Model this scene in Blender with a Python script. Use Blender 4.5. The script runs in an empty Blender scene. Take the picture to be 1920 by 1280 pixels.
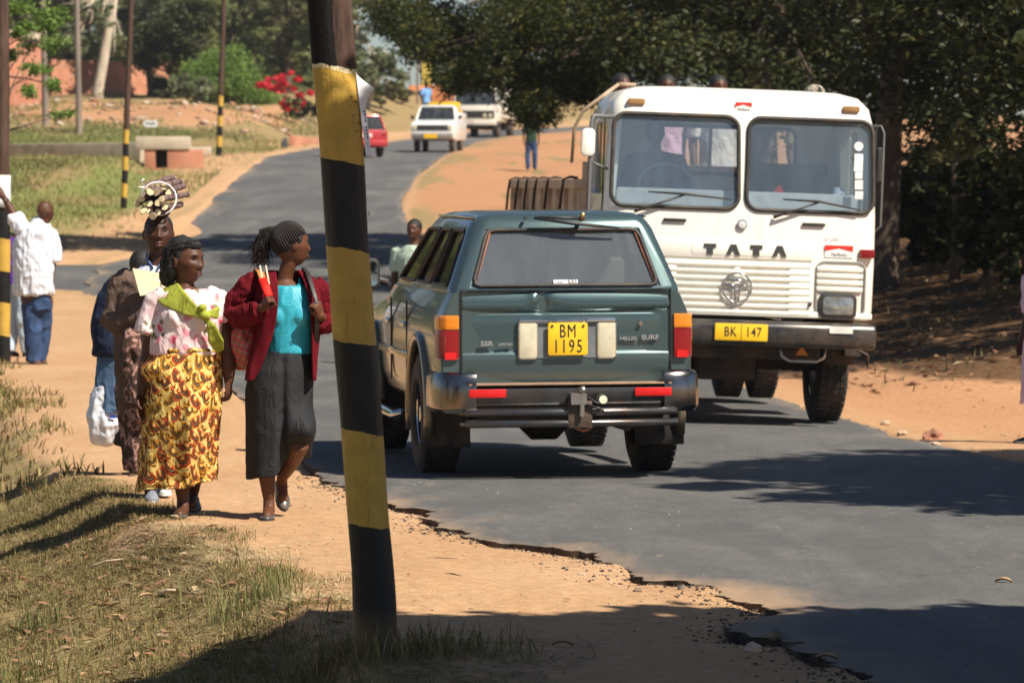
import bpy, bmesh, math, random
import numpy as np
from mathutils import Vector, Matrix, noise as mnoise

# ------------------------------------------------------------------ camera, sky, sun
SC = bpy.context.scene
COL = SC.collection
R = math.radians
FPX, CX, YH, CAMH = 8000.0, 960.0, 346.0, 1.84
PITCH = math.atan((640 - YH) / FPX)
cam_d = bpy.data.cameras.new('camera')
cam_d.sensor_width = 36.0
cam_d.lens = 36.0 * FPX / 1920.0 * math.cos(PITCH)
cam_d.clip_start = 0.5
cam_d.clip_end = 3000
cam_d.dof.use_dof = True
cam_d.dof.focus_distance = 20.5
cam_d.dof.aperture_fstop = 8.0
cam = bpy.data.objects.new('camera', cam_d)
COL.objects.link(cam)
cam.location = (0, 0, CAMH)
cam.rotation_euler = (R(90) - PITCH, 0, 0)
SC.camera = cam

SUN_EL, SUN_AZ = 50.0, 130.0      # azimuth clockwise from +y
tosun = Vector((math.sin(R(SUN_AZ)) * math.cos(R(SUN_EL)), math.cos(R(SUN_AZ)) * math.cos(R(SUN_EL)), math.sin(R(SUN_EL))))
sd = bpy.data.lights.new('sun', 'SUN')
sd.energy = 5.0
sd.angle = R(0.53)
sd.color = (1.0, 0.92, 0.79)
so = bpy.data.objects.new('sun', sd)
so.rotation_euler = tosun.to_track_quat('Z', 'Y').to_euler()
so.location = (20, -20, 30)
COL.objects.link(so)
W = bpy.data.worlds.new('World')
SC.world = W
W.use_nodes = True
nt = W.node_tree
nt.nodes.clear()
sky = nt.nodes.new('ShaderNodeTexSky')
sky.sky_type = 'NISHITA'
sky.sun_disc = False
sky.sun_elevation = R(SUN_EL)
sky.sun_rotation = R(SUN_AZ)
sky.altitude = 1000
sky.air_density = 1.0
sky.dust_density = 1.0
sky.ozone_density = 2.5
bg = nt.nodes.new('ShaderNodeBackground')
bg.inputs[1].default_value = 0.052
wo = nt.nodes.new('ShaderNodeOutputWorld')
nt.links.new(sky.outputs[0], bg.inputs[0])
nt.links.new(bg.outputs[0], wo.inputs[0])
SC.view_settings.view_transform = 'Standard'
SC.view_settings.look = 'None'
SC.view_settings.exposure = 0.7
SC.view_settings.gamma = 1.0
SC.view_settings.use_curve_mapping = False
SC.cycles.max_bounces = 6
SC.cycles.transparent_max_bounces = 12

rng = np.random.default_rng(7)
random.seed(7)

def P(px, py, d):
    return Vector(((px - CX) / FPX * d, d, CAMH - (py - YH) / FPX * d))

# ------------------------------------------------------------------ numpy noise
def _h(ix, iy, seed):
    n = (ix.astype(np.int64) * 374761393 + iy.astype(np.int64) * 668265263 + seed * 1442695041) & 0xffffffff
    n = ((n ^ (n >> 13)) * 1274126177) & 0xffffffff
    n = n ^ (n >> 16)
    return (n & 0xffff) / 65535.0
def vnoise(x, y, seed=0):
    x = np.asarray(x, float); y = np.asarray(y, float)
    ix = np.floor(x).astype(np.int64); iy = np.floor(y).astype(np.int64)
    fx = x - ix; fy = y - iy
    fx = fx * fx * (3 - 2 * fx); fy = fy * fy * (3 - 2 * fy)
    a = _h(ix, iy, seed); b = _h(ix + 1, iy, seed); c = _h(ix, iy + 1, seed); d = _h(ix + 1, iy + 1, seed)
    return (a + (b - a) * fx) * (1 - fy) + (c + (d - c) * fx) * fy - 0.5
def fbm(x, y, seed=0, octv=4):
    s = 0; a = 1.0; f = 1.0
    for i in range(octv):
        s = s + a * vnoise(np.asarray(x) * f, np.asarray(y) * f, seed + i * 17)
        a *= 0.5; f *= 2.03
    return s
def sst(a, b, x):
    t = np.clip((np.asarray(x, float) - a) / (b - a), 0, 1)
    return t * t * (3 - 2 * t)

# ------------------------------------------------------------------ tagging and object helpers
def tag(o, label=None, cat=None, group=None, kind=None):
    if label: o['label'] = label
    if cat: o['category'] = cat
    if group: o['group'] = group
    if kind: o['kind'] = kind
    return o
def thing(name, label, cat, loc=(0, 0, 0), rot=(0, 0, 0), group=None):
    o = bpy.data.objects.new(name, None)
    o.empty_display_size = 0.3
    o.location = loc
    o.rotation_euler = rot
    COL.objects.link(o)
    return tag(o, label, cat, group)
def link_mesh(name, me, mat=None, parent=None, smooth=True):
    o = bpy.data.objects.new(name, me)
    COL.objects.link(o)
    if parent: o.parent = parent
    if mat is not None:
        for m in (mat if isinstance(mat, (list, tuple)) else [mat]):
            me.materials.append(m)
    if smooth and len(me.polygons):
        me.polygons.foreach_set('use_smooth', np.ones(len(me.polygons), bool))
    me.update()
    return o
def np_mesh(name, verts, faces):
    me = bpy.data.meshes.new(name)
    verts = np.asarray(verts, dtype=np.float32).reshape(-1, 3)
    faces = np.asarray(faces, dtype=np.int32)
    k = faces.shape[1]
    me.vertices.add(len(verts)); me.vertices.foreach_set('co', verts.ravel())
    me.loops.add(faces.size); me.loops.foreach_set('vertex_index', faces.ravel())
    me.polygons.add(len(faces))
    me.polygons.foreach_set('loop_start', np.arange(0, faces.size, k, dtype=np.int32))
    me.update(calc_edges=True)
    return me
def copy_tree(o, parent=None):
    c = o.copy()
    COL.objects.link(c)
    c.parent = parent
    for ch in list(o.children):
        copy_tree(ch, c)
    return c

class MB:
    """collects simple solids into one mesh"""
    def __init__(s):
        s.v = []; s.f = []; s.m = []; s.mi = 0
    def add(s, vs, fs):
        b = len(s.v)
        s.v += [tuple(v) for v in vs]
        s.f += [tuple(i + b for i in f) for f in fs]
        s.m += [s.mi] * len(fs)
    def box(s, c, d, rot=None):
        x, y, z = d[0] / 2, d[1] / 2, d[2] / 2
        vs = [Vector((a * x, b * y, e * z)) for a in (-1, 1) for b in (-1, 1) for e in (-1, 1)]
        if rot is not None: vs = [rot @ v for v in vs]
        vs = [v + Vector(c) for v in vs]
        s.add(vs, [(0, 1, 3, 2), (4, 6, 7, 5), (0, 4, 5, 1), (2, 3, 7, 6), (0, 2, 6, 4), (1, 5, 7, 3)])
    def hexa(s, p):   # p: 8 points bottom ring 0-3 then top ring 4-7
        s.add(p, [(3, 2, 1, 0), (4, 5, 6, 7), (0, 1, 5, 4), (1, 2, 6, 5), (2, 3, 7, 6), (3, 0, 4, 7)])
    def rings(s, rings, cap=True, closed=True):
        n = len(rings[0]); vs = [v for r in rings for v in r]; fs = []
        for i in range(len(rings) - 1):
            for j in range(n if closed else n - 1):
                a = i * n + j; b = i * n + (j + 1) % n
                fs.append((a, b, b + n, a + n))
        if cap:
            fs.append(tuple(range(n - 1, -1, -1)))
            fs.append(tuple((len(rings) - 1) * n + j for j in range(n)))
        s.add(vs, fs)
    def tube(s, pts, rad, seg=10, cap=True, round_end=False, flat=1.0, up=None):
        pts = [Vector(p) for p in pts]
        if not hasattr(rad, '__len__'): rad = [rad] * len(pts)
        rad = list(rad)
        if round_end:
            d0 = (pts[0] - pts[1]).normalized(); d1 = (pts[-1] - pts[-2]).normalized()
            a, b = [], []
            for t in (80, 55, 28):
                a.append((pts[0] + d0 * rad[0] * math.sin(R(t)), rad[0] * math.cos(R(t))))
                b.insert(0, (pts[-1] + d1 * rad[-1] * math.sin(R(t)), rad[-1] * math.cos(R(t))))
            pts = [q[0] for q in a] + pts + [q[0] for q in b]
            rad = [q[1] for q in a] + rad + [q[1] for q in b]
        rs = []
        prev = None
        for i, p in enumerate(pts):
            t = (pts[min(i + 1, len(pts) - 1)] - pts[max(i - 1, 0)])
            if t.length < 1e-9: t = Vector((0, 0, 1))
            t.normalize()
            if prev is None:
                u = Vector(up) if up is not None else (Vector((0, 0, 1)) if abs(t.z) < 0.9 else Vector((0, 1, 0)))
                u = (u - t * u.dot(t)).normalized()
            else:
                u = (prev - t * prev.dot(t))
                u = u.normalized() if u.length > 1e-6 else prev
            prev = u
            w = t.cross(u)
            rs.append([p + (u * math.cos(2 * math.pi * k / seg) + w * math.sin(2 * math.pi * k / seg) * flat) * rad[i] for k in range(seg)])
        s.rings(rs, cap)
    def ell(s, c, r, rot=None, nu=14, nv=9):
        c = Vector(c); rs = []
        for i in range(nv):
            ph = math.pi * (i + 0.5) / nv - math.pi / 2
            if i == 0: ph = -math.pi / 2 + 0.12
            if i == nv - 1: ph = math.pi / 2 - 0.12
            ring = []
            for j in range(nu):
                th = 2 * math.pi * j / nu
                v = Vector((r[0] * math.cos(ph) * math.cos(th), r[1] * math.cos(ph) * math.sin(th), r[2] * math.sin(ph)))
                if rot is not None: v = rot @ v
                ring.append(c + v)
            rs.append(ring)
        s.rings(rs)
    def disc(s, c, r, axis='y', h=0.01, seg=24, r2=None):
        c = Vector(c); ax = {'x': Vector((1, 0, 0)), 'y': Vector((0, 1, 0)), 'z': Vector((0, 0, 1))}[axis]
        s.tube([c - ax * h / 2, c + ax * h / 2], [r, r2 if r2 else r], seg)
    def prism(s, poly, y0, y1, ax='y'):
        n = len(poly)
        def mk(a, b, d):
            return {'y': (a, d, b), 'x': (d, a, b), 'z': (a, b, d)}[ax]
        vs = [mk(a, b, y0) for a, b in poly] + [mk(a, b, y1) for a, b in poly]
        fs = [tuple(range(n - 1, -1, -1)), tuple(range(n, 2 * n))] + [(j, (j + 1) % n, (j + 1) % n + n, j + n) for j in range(n)]
        s.add(vs, fs)
    def mesh(s, name, bevel=0.0, bseg=2, recalc=True):
        me = bpy.data.meshes.new(name)
        me.from_pydata(s.v, [], s.f)
        if any(s.m): me.polygons.foreach_set('material_index', s.m)
        if recalc or bevel:
            bm = bmesh.new(); bm.from_mesh(me)
            bmesh.ops.recalc_face_normals(bm, faces=bm.faces)
            if bevel:
                es = [e for e in bm.edges if len(e.link_faces) == 2 and e.calc_face_angle(0) > R(32)]
                try: bmesh.ops.bevel(bm, geom=es, offset=bevel, segments=bseg, profile=0.5, affect='EDGES', clamp_overlap=True)
                except Exception: pass
            bm.to_mesh(me); bm.free()
        return me
    def build(s, name, mat, parent=None, bevel=0.0, bseg=2, smooth=False, label=None, angle=35):
        me = s.mesh(name, bevel, bseg)
        o = link_mesh(name, me, mat, parent, smooth=False)
        if smooth or bevel:
            me.polygons.foreach_set('use_smooth', np.ones(len(me.polygons), bool))
            if not smooth or smooth == 'auto': me.set_sharp_from_angle(angle=R(angle))
        me.update()
        if label: o['label'] = label
        return o

def eval_mods(me, mods):
    """apply modifiers [(type, {settings})] to a mesh and return the new mesh"""
    o = bpy.data.objects.new('working', me)
    COL.objects.link(o)
    for t, kw in mods:
        m = o.modifiers.new(t.lower(), t)
        for k, v in kw.items(): setattr(m, k, v)
    bpy.context.view_layer.update()
    dg = bpy.context.evaluated_depsgraph_get()
    out = bpy.data.meshes.new_from_object(o.evaluated_get(dg))
    bpy.data.objects.remove(o)
    return out
def remesh(me, vox, smooth=2):
    return eval_mods(me, [('REMESH', dict(mode='VOXEL', voxel_size=vox, use_smooth_shade=True)), ('SMOOTH', dict(factor=0.5, iterations=smooth))])
def boolean_cut(me, cutters):
    co = bpy.data.objects.new('working_cutter', cutters); COL.objects.link(co)
    out = eval_mods(me, [('BOOLEAN', dict(operation='DIFFERENCE', object=co, solver='EXACT'))])
    bpy.data.objects.remove(co)
    return out
def displace(me, fn):
    n = len(me.vertices)
    co = np.empty(n * 3, np.float32); me.vertices.foreach_get('co', co); co = co.reshape(-1, 3)
    no = np.empty(n * 3, np.float32); me.vertices.foreach_get('normal', no); no = no.reshape(-1, 3)
    co = fn(co.copy(), no)
    me.vertices.foreach_set('co', np.asarray(co, np.float32).ravel()); me.update()

# ------------------------------------------------------------------ materials
def lin(c):
    if isinstance(c, str):
        c = tuple(int(c[i:i + 2], 16) / 255 for i in (0, 2, 4))
        return tuple(x / 12.92 if x <= 0.04045 else ((x + 0.055) / 1.055) ** 2.4 for x in c)
    return c
class NT:
    def __init__(s, name):
        s.mat = bpy.data.materials.new(name)
        s.mat.use_nodes = True
        s.t = s.mat.node_tree
        s.b = s.t.nodes['Principled BSDF']
        s.out = s.t.nodes['Material Output']
    def n(s, typ, **kw):
        nd = s.t.nodes.new('ShaderNode' + typ)
        for k, v in kw.items():
            if k.startswith('i_'):
                key = k[2:]
                key = int(key) if key.isdigit() else key
                nd.inputs[key].default_value = v
            else: setattr(nd, k, v)
        return nd
    def l(s, a, b): s.t.links.new(a, b)
    def coord(s, kind='Object', scale=(1, 1, 1)):
        tc = s.n('TexCoord'); mp = s.n('Mapping')
        mp.inputs['Scale'].default_value = scale
        s.l(tc.outputs[kind], mp.inputs[0]); return mp.outputs[0]
    def noise(s, vec, scale, detail=4, rough=0.55):
        nd = s.n('TexNoise'); nd.inputs['Scale'].default_value = scale; nd.inputs['Detail'].default_value = detail; nd.inputs['Roughness'].default_value = rough
        if vec is not None: s.l(vec, nd.inputs['Vector'])
        return nd.outputs['Fac']
    def ramp(s, fac, stops, interp='LINEAR'):
        r = s.n('ValToRGB'); r.color_ramp.interpolation = interp
        cr = r.color_ramp
        while len(cr.elements) < len(stops): cr.elements.new(0.5)
        for e, (p, c) in zip(cr.elements, stops):
            e.position = p
            c = lin(c) if not isinstance(c, (int, float)) else (c, c, c)
            e.color = (*c[:3], 1)
        s.l(fac, r.inputs[0]); return r.outputs[0]
    def mix(s, fac, a, b, blend='MIX'):
        m = s.n('MixRGB'); m.blend_type = blend
        for i, v in ((0, fac), (1, a), (2, b)):
            if isinstance(v, (int, float)): m.inputs[i].default_value = v if i == 0 else (v, v, v, 1)
            elif isinstance(v, (tuple, str)): m.inputs[i].default_value = (*lin(v)[:3], 1)
            else: s.l(v, m.inputs[i])
        return m.outputs[0]
    def math(s, op, a, b=0.0, c=None):
        m = s.n('Math'); m.operation = op
        for i, v in enumerate((a, b) if c is None else (a, b, c)):
            if isinstance(v, (int, float)): m.inputs[i].default_value = v
            else: s.l(v, m.inputs[i])
        return m.outputs[0]
    def bump(s, h, strength=0.3, dist=0.01):
        b = s.n('Bump'); b.inputs['Strength'].default_value = strength; b.inputs['Distance'].default_value = dist
        s.l(h, b.inputs['Height']); s.l(b.outputs[0], s.b.inputs['Normal'])
    def col(s, x):
        if isinstance(x, (tuple, str)): s.b.inputs['Base Color'].default_value = (*lin(x)[:3], 1)
        else: s.l(x, s.b.inputs['Base Color'])
    def set(s, **kw):
        for k, v in kw.items():
            k = k.replace('_', ' ')
            if isinstance(v, (int, float, tuple)): s.b.inputs[k].default_value = v
            else: s.l(v, s.b.inputs[k])
        return s
def pmat(name, c, rough=0.6, metal=0.0, var=0.15, scale=8.0, bump=0.0, bscale=40.0, dirt=None, dirt_amt=0.0, spec=None, coat=0.0, stretch=(1, 1, 1), c2=None):
    """generic procedural material with mottling, optional dust and fine relief"""
    k = NT(name)
    v = k.coord('Object', stretch)
    c = lin(c)
    n = k.noise(v, scale, 5)
    dark = tuple(x * (1 - var) for x in c); lite = tuple(min(1, x * (1 + var)) for x in c)
    if c2: lite = lin(c2)
    base = k.ramp(n, [(0.3, dark), (0.7, lite)])
    if dirt:
        n2 = k.noise(v, scale * 0.45 + 1, 6, 0.7)
        f = k.ramp(n2, [(0.42, 0.0), (0.75, 1.0)])
        f = k.math('MULTIPLY', f, dirt_amt)
        base = k.mix(f, base, dirt)
    k.col(base)
    k.set(Roughness=rough, Metallic=metal)
    if coat: k.set(Coat_Weight=coat, Coat_Roughness=0.08)
    if spec is not None: k.b.inputs['Specular IOR Level'].default_value = spec
    if bump: k.bump(k.noise(v, bscale, 4), bump, 0.01)
    return k.mat
# ------------------------------------------------------------------ terrain shape
_PY = np.array([-60, 0, 26, 28, 32, 37, 42, 50, 60, 75, 85, 95, 111, 130, 149, 170, 200, 230, 300, 400, 600, 800.])
_PZ = np.array([0, 0, 0, -.04, -.10, -.18, -.23, -.24, -.18, 0.0, .2, .5, 1.12, 2.05, 2.78, 3.3, 3.85, 4.7, 6.3, 8.2, 11, 12.])
_yy = np.linspace(-60, 800, 3441)
_zz = np.interp(_yy, _PY, _PZ)
for _ in range(3): _zz = np.convolve(np.pad(_zz, 6, mode='edge'), np.ones(13) / 13, mode='valid')
def zc(y): return np.interp(y, _yy, _zz)

_EDGE = [(1660, 1282), (1600, 1262), (1490, 1212), (1500, 1204), (1470, 1198), (1412, 1190), (1352, 1182), (1372, 1168), (1452, 1150), (1448, 1138), (1425, 1132), (1372, 1120), (1345, 1106), (1325, 1094), (1278, 1087), (1205, 1083), (1182, 1074), (1162, 1060), (1128, 1042), (1060, 1026), (985, 1018), (918, 1012), (905, 1005), (868, 1000), (872, 991), (828, 984), (806, 968), (812, 953), (735, 948), (700, 925), (640, 905), (600, 880)]
_ed = sorted([(FPX * CAMH / (y - YH), (x - CX) / FPX * FPX * CAMH / (y - YH)) for x, y in _EDGE])
_LY = [-60, 5, 12] + [e[0] for e in _ed] + [32, 39.4, 60, 71, 73.5, 86.5, 89, 111, 149, 170, 185, 200, 215, 230, 260, 290]
_LX = [4, 3.0, 2.0] + [e[1] for e in _ed] + [-1.75, -2.56, -5.1, -6.7, -7.4, -8.3, -7.9, -8.15, -8.65, -7.9, -6.9, -5.6, -4.2, -2.0, 4.5, 12]
_RY = [-60, 5, 15, 20, 24, 29.4, 37.5, 45, 60, 75, 95, 111, 118, 130, 148, 160, 175, 200, 215, 230, 250, 290]
_RX = [9, 7.0, 5.6, 4.9, 4.25, 3.55, 3.1, 2.55, .9, -.7, -2.1, -2.85, -3.0, -2.95, -2.5, -2.25, -1.85, -1.6, -.2, 2.9, 8, 20]
def Lx(y): return np.interp(y, _LY, _LX)
def Rx(y): return np.interp(y, _RY, _RX)
def zroad(x, y):
    x = np.asarray(x, float); y = np.asarray(y, float)
    xc = (Lx(y) + Rx(y)) / 2
    cr = -0.035 * np.clip(x - xc, -3, 3.4) * sst(28, 36, y) * (1 - sst(52, 66, y))
    return zc(y) + cr
def side_mask(x, y):      # side road on the left
    return (x < -6.6) & (y > 74.0 + (-7 - x) * 0.25) & (y < 86.5 - 0.02 * (-7 - x))
_BY = [-60, 10, 15, 17, 19, 21, 24, 27, 30, 46, 60, 70]
_BX = [1.2, .6, -.35, -.68, -.98, -1.5, -2.2, -2.75, -3.35, -5.75, -8.2, -9.8]
def Bx(y): return np.interp(y, _BY, _BX)
def hgt(x, y, fine=True):
    x = np.asarray(x, float); y = np.asarray(y, float)
    L = Lx(y); Rr = Rx(y)
    z = zroad(np.clip(x, L - 6, Rr + 6), y)
    l = L - x; r = x - Rr
    far = sst(27, 34, y)
    inside = np.minimum(sst(-.30, -.05, l + 0 * x), 1)
    # distance outside of the road (positive outside)
    out = np.maximum(l, r)
    m_in = 1 - sst(-.16, .0, out)
    z = z - 0.13 * m_in
    # broken edge: dirt eroded below the asphalt near the camera
    near = (1 - far)
    er = near * (l > -.2) * np.exp(-np.clip(l, 0, 9) / .5)
    z = z - (0.034 + .05 * fbm(x * 2.2, y * 1.6, 83, 3)) * er
    pot = np.exp(-(((x - .42) / .55) ** 2 + ((y - 19.0) / 1.1) ** 2))
    z = z - 0.0 * pot * near
    # far shoulders creep slightly over the asphalt
    z = z + far * 0.03 * sst(-.05, .5, out)
    # right side near: dust level
    z = z + (r > 0) * (-0.02 * np.clip(r, 0, 3) * (1 - sst(60, 80, y)))
    # left bank
    b = Bx(y) - x
    drop = np.clip(b, 0, None)
    dd = 0.30 * (1 - np.exp(-drop / 0.55)) + 0.12 * np.clip(drop, 0, 4)
    fade = 1 - sst(60, 72, y)
    z = z - np.where(b > 0, dd, 0) * fade * (0.55 + .45 * (1 - sst(30, 45, y)))
    # left far side rises
    lf = sst(0.5, 8, l)
    z = z + lf * (sst(150, 200, y) * 1.3 + sst(195, 232, y) * .7)
    # ditch across the left field near the culvert
    ditch = np.exp(-((y - (137 + .25 * (-13 - x))) / 5.0) ** 2) * sst(2.5, 5, l)
    z = z - 0.12 * ditch
    z = z + .42 * sst(118, 127, y) * (1 - sst(138.5, 142, y)) * sst(-11.6, -12.6, x)
    # dirt mounds left
    def mound(cx, cy, rx, ry, h): return h * np.exp(-(((x - cx) / rx) ** 2 + ((y - cy) / ry) ** 2))
    z = z + mound(-13.2, 188, 2.4, 5, .6) + mound(-17.5, 196, 2.8, 5, .5) + mound(-22, 200, 3.4, 6, .35) + mound(-10.8, 181, 1.6, 3, .3)
    z = z + mound(-12.2, 100, 4.5, 9, .42)
    # right bank beneath the trees
    rb = np.minimum((y - 43.0) * .55, x - (Rr + 1.0)) 
    z = z + np.clip(rb * .17, 0, 1.5) * (1 - sst(95, 115, y)) * sst(42.5, 45, y)
    z = z + sst(9, 16, r) * sst(20, 30, y) * .8 * (1 - sst(95, 115, y))
    if fine:
        nf = fbm(x * 1.3, y * .8, 3, 3) * .03 * sst(.1, 1.2, out)
        grassy = sst(0, .3, b) * fade
        nf = nf + fbm(x * 3, y * 2, 5, 3) * .05 * grassy
        nf = nf + vnoise(x * 9, y * 5, 9) * .006 * (out > 0) + vnoise(x * 25, y * 14, 29) * .005 * (out > 0) * near
        nf = nf + fbm(x * .35, y * .12, 15, 4) * .22 * sst(75, 110, y) * sst(.3, 4, out)
        z = z + nf
    sm = side_mask(x, y)
    z = np.where(sm, zc(y) - .16 - 0.0 * x, z)
    return z
def gz(x, y): return float(hgt(np.array([x]), np.array([y]), False)[0])
def rz(x, y): return float(zroad(np.array([x]), np.array([y]))[0])

# terrain sheet
def build_ground():
    ys = [-60, -30, -10, 0, 5]
    y = 8.0
    while y < 14: ys.append(y); y += .4
    while y < 30: ys.append(y); y += .085
    while y < 800: ys.append(y); y *= 1.0078
    ys = np.array(ys)
    n = 300
    s = np.linspace(-1, 1, n)
    Y = np.repeat(ys[:, None], n, 1)
    W1 = .15 * np.clip(Y, 10, None) + .8
    X = s[None, :] * W1 + np.sign(s[None, :]) * np.abs(s[None, :]) ** 7 * 110
    Z = hgt(X, Y)
    v = np.stack([X, Y, Z], -1).reshape(-1, 3)
    r, c = len(ys), n
    i = (np.arange(r - 1)[:, None] * c + np.arange(c - 1)[None, :]).ravel()
    f = np.stack([i, i + 1, i + 1 + c, i + c], -1)
    me = np_mesh('ground', v, f)
    x = v[:, 0]; y = v[:, 1]
    l = Lx(y) - x; rr = x - Rx(y); b = Bx(y) - x
    fade = 1 - sst(60, 72, y)
    dry = sst(-.25, .25, b + .5 * fbm(x * 1.5, y * 1.0, 31, 4)) * fade
    # far left: dry grass belts and green patches
    lf = sst(.6, 3.0, l + 1.4 * fbm(x * .5, y * .15, 41, 3)) * sst(86, 92, y)
    dry = np.maximum(dry, lf * .85)
    dry = np.maximum(dry, sst(-.1, .3, rr) * (1 - sst(.5, 1.5, rr + 1.1 * fbm(x * .9, y * .25, 43, 4))) * sst(95, 105, y) * .62)
    dry = np.maximum(dry, sst(.1, .5, fbm(x * 1.1, y * .22, 44, 4)) * sst(.3, 1.6, rr) * sst(80, 90, y) * .85)
    dry = np.maximum(dry, (1 - sst(.2, 1.2, l)) * sst(.02, .12, l) * sst(30, 40, y) * .5)
    bare = sst(.05, .35, fbm(x * .22, y * .05, 47, 3) + .05) * sst(86, 95, y)
    dry = dry * (1 - .7 * bare * (y < 165)) 
    moundm = np.clip(sst(176, 184, y) * sst(3.5, 5, l), 0, 1) * (1 - sst(212, 220, y))
    dry = dry * (1 - .85 * moundm) + moundm * .75 * sst(.1, .45, fbm(x * .9, y * .2, 48, 4))
    green = lf * (np.exp(-((y - 163) / 9.) ** 2) * sst(5, 9, l) * 1.0 + np.exp(-((y - 126) / 8.) ** 2) * sst(6, 9, l) + .5 * sst(.0, .5, fbm(x * .3, y * .07, 53)) * (y < 175))
    green = np.maximum(green, .7 * lf * sst(-.25, .2, fbm(x * .25, y * .06, 57, 4)) * (y > 100) * (y < 178))
    green = np.maximum(green * (1 - moundm), .25 * (b > 0) * fade * sst(-.2, .5, fbm(x * .8, y * .5, 59)))
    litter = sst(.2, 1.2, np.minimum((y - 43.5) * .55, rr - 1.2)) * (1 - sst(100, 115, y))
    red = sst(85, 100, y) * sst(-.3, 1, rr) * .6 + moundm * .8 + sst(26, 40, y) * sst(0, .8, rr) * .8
    ca = me.color_attributes.new('mask', 'FLOAT_COLOR', 'POINT')
    arr = np.stack([np.clip(dry, 0, 1), np.clip(green, 0, 1), np.clip(litter, 0, 1), np.clip(red, 0, 1)], -1).astype(np.float32)
    ca.data.foreach_set('color', arr.ravel())
    k = NT('ground')
    at = k.n('Attribute', attribute_name='mask')
    sp = k.n('SeparateColor'); k.l(at.outputs['Color'], sp.inputs[0])
    v1 = k.coord('Object')
    v2 = k.coord('Object', (1, .35, 1))
    n1 = k.noise(v2, 1.1, 6, .6); n2 = k.noise(v1, 14, 6, .65); n3 = k.noise(v1, 90, 3, .6)
    sand = k.ramp(n1, [(.25, (.41, .225, .11)), (.5, (.51, .31, .165)), (.75, (.60, .40, .24))])
    sand = k.mix(.55, sand, k.ramp(n2, [(.3, (.36, .19, .09)), (.7, (.62, .40, .235))]))
    redd = k.ramp(n2, [(.3, (.36, .17, .08)), (.75, (.55, .31, .17))])
    sand = k.mix(at.outputs['Alpha'], sand, redd)
    dryc = k.ramp(n2, [(.28, (.13, .085, .035)), (.5, (.30, .215, .10)), (.75, (.46, .35, .17))])
    grn = k.ramp(n2, [(.3, (.11, .14, .035)), (.7, (.27, .29, .09))])
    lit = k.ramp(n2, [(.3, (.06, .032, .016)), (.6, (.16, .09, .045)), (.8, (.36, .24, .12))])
    f = k.math('MULTIPLY', sp.outputs[0], 1.0)
    fn = k.math('ADD', f, k.math('MULTIPLY', k.math('SUBTRACT', n2, .5), .9))
    fr = k.ramp(fn, [(.35, 0.0), (.6, 1.0)])
    c = k.mix(fr, sand, dryc)
    gn = k.math('ADD', sp.outputs[1], k.math('MULTIPLY', k.math('SUBTRACT', n1, .5), .9))
    c = k.mix(k.ramp(gn, [(.3, 0.0), (.65, 1.0)]), c, grn)
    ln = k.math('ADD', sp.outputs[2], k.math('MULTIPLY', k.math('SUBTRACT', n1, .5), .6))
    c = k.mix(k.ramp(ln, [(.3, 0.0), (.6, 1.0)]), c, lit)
    # pebbles and grit
    vo = k.n('TexVoronoi'); vo.inputs['Scale'].default_value = 38; k.l(v1, vo.inputs[0])
    grit = k.ramp(vo.outputs['Distance'], [(.05, 1.0), (.12, 0.0)])
    sel = k.n('SeparateColor'); k.l(vo.outputs['Color'], sel.inputs[0])
    grit = k.math('MULTIPLY', grit, k.math('GREATER_THAN', sel.outputs[0], .86))
    c = k.mix(k.math('MULTIPLY', grit, .7), c, k.mix(sel.outputs[1], (.12, .07, .04), (.62, .5, .38)))
    c = k.mix(.35, c, k.ramp(n3, [(.3, .35), (.7, 1.0)]), 'MULTIPLY')
    k.col(c); k.set(Roughness=.95)
    k.b.inputs['Specular IOR Level'].default_value = .15
    k.bump(k.math('ADD', n2, k.math('MULTIPLY', n3, .35)), .55, .03)
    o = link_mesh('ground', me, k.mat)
    tag(o, kind='structure')

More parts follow.
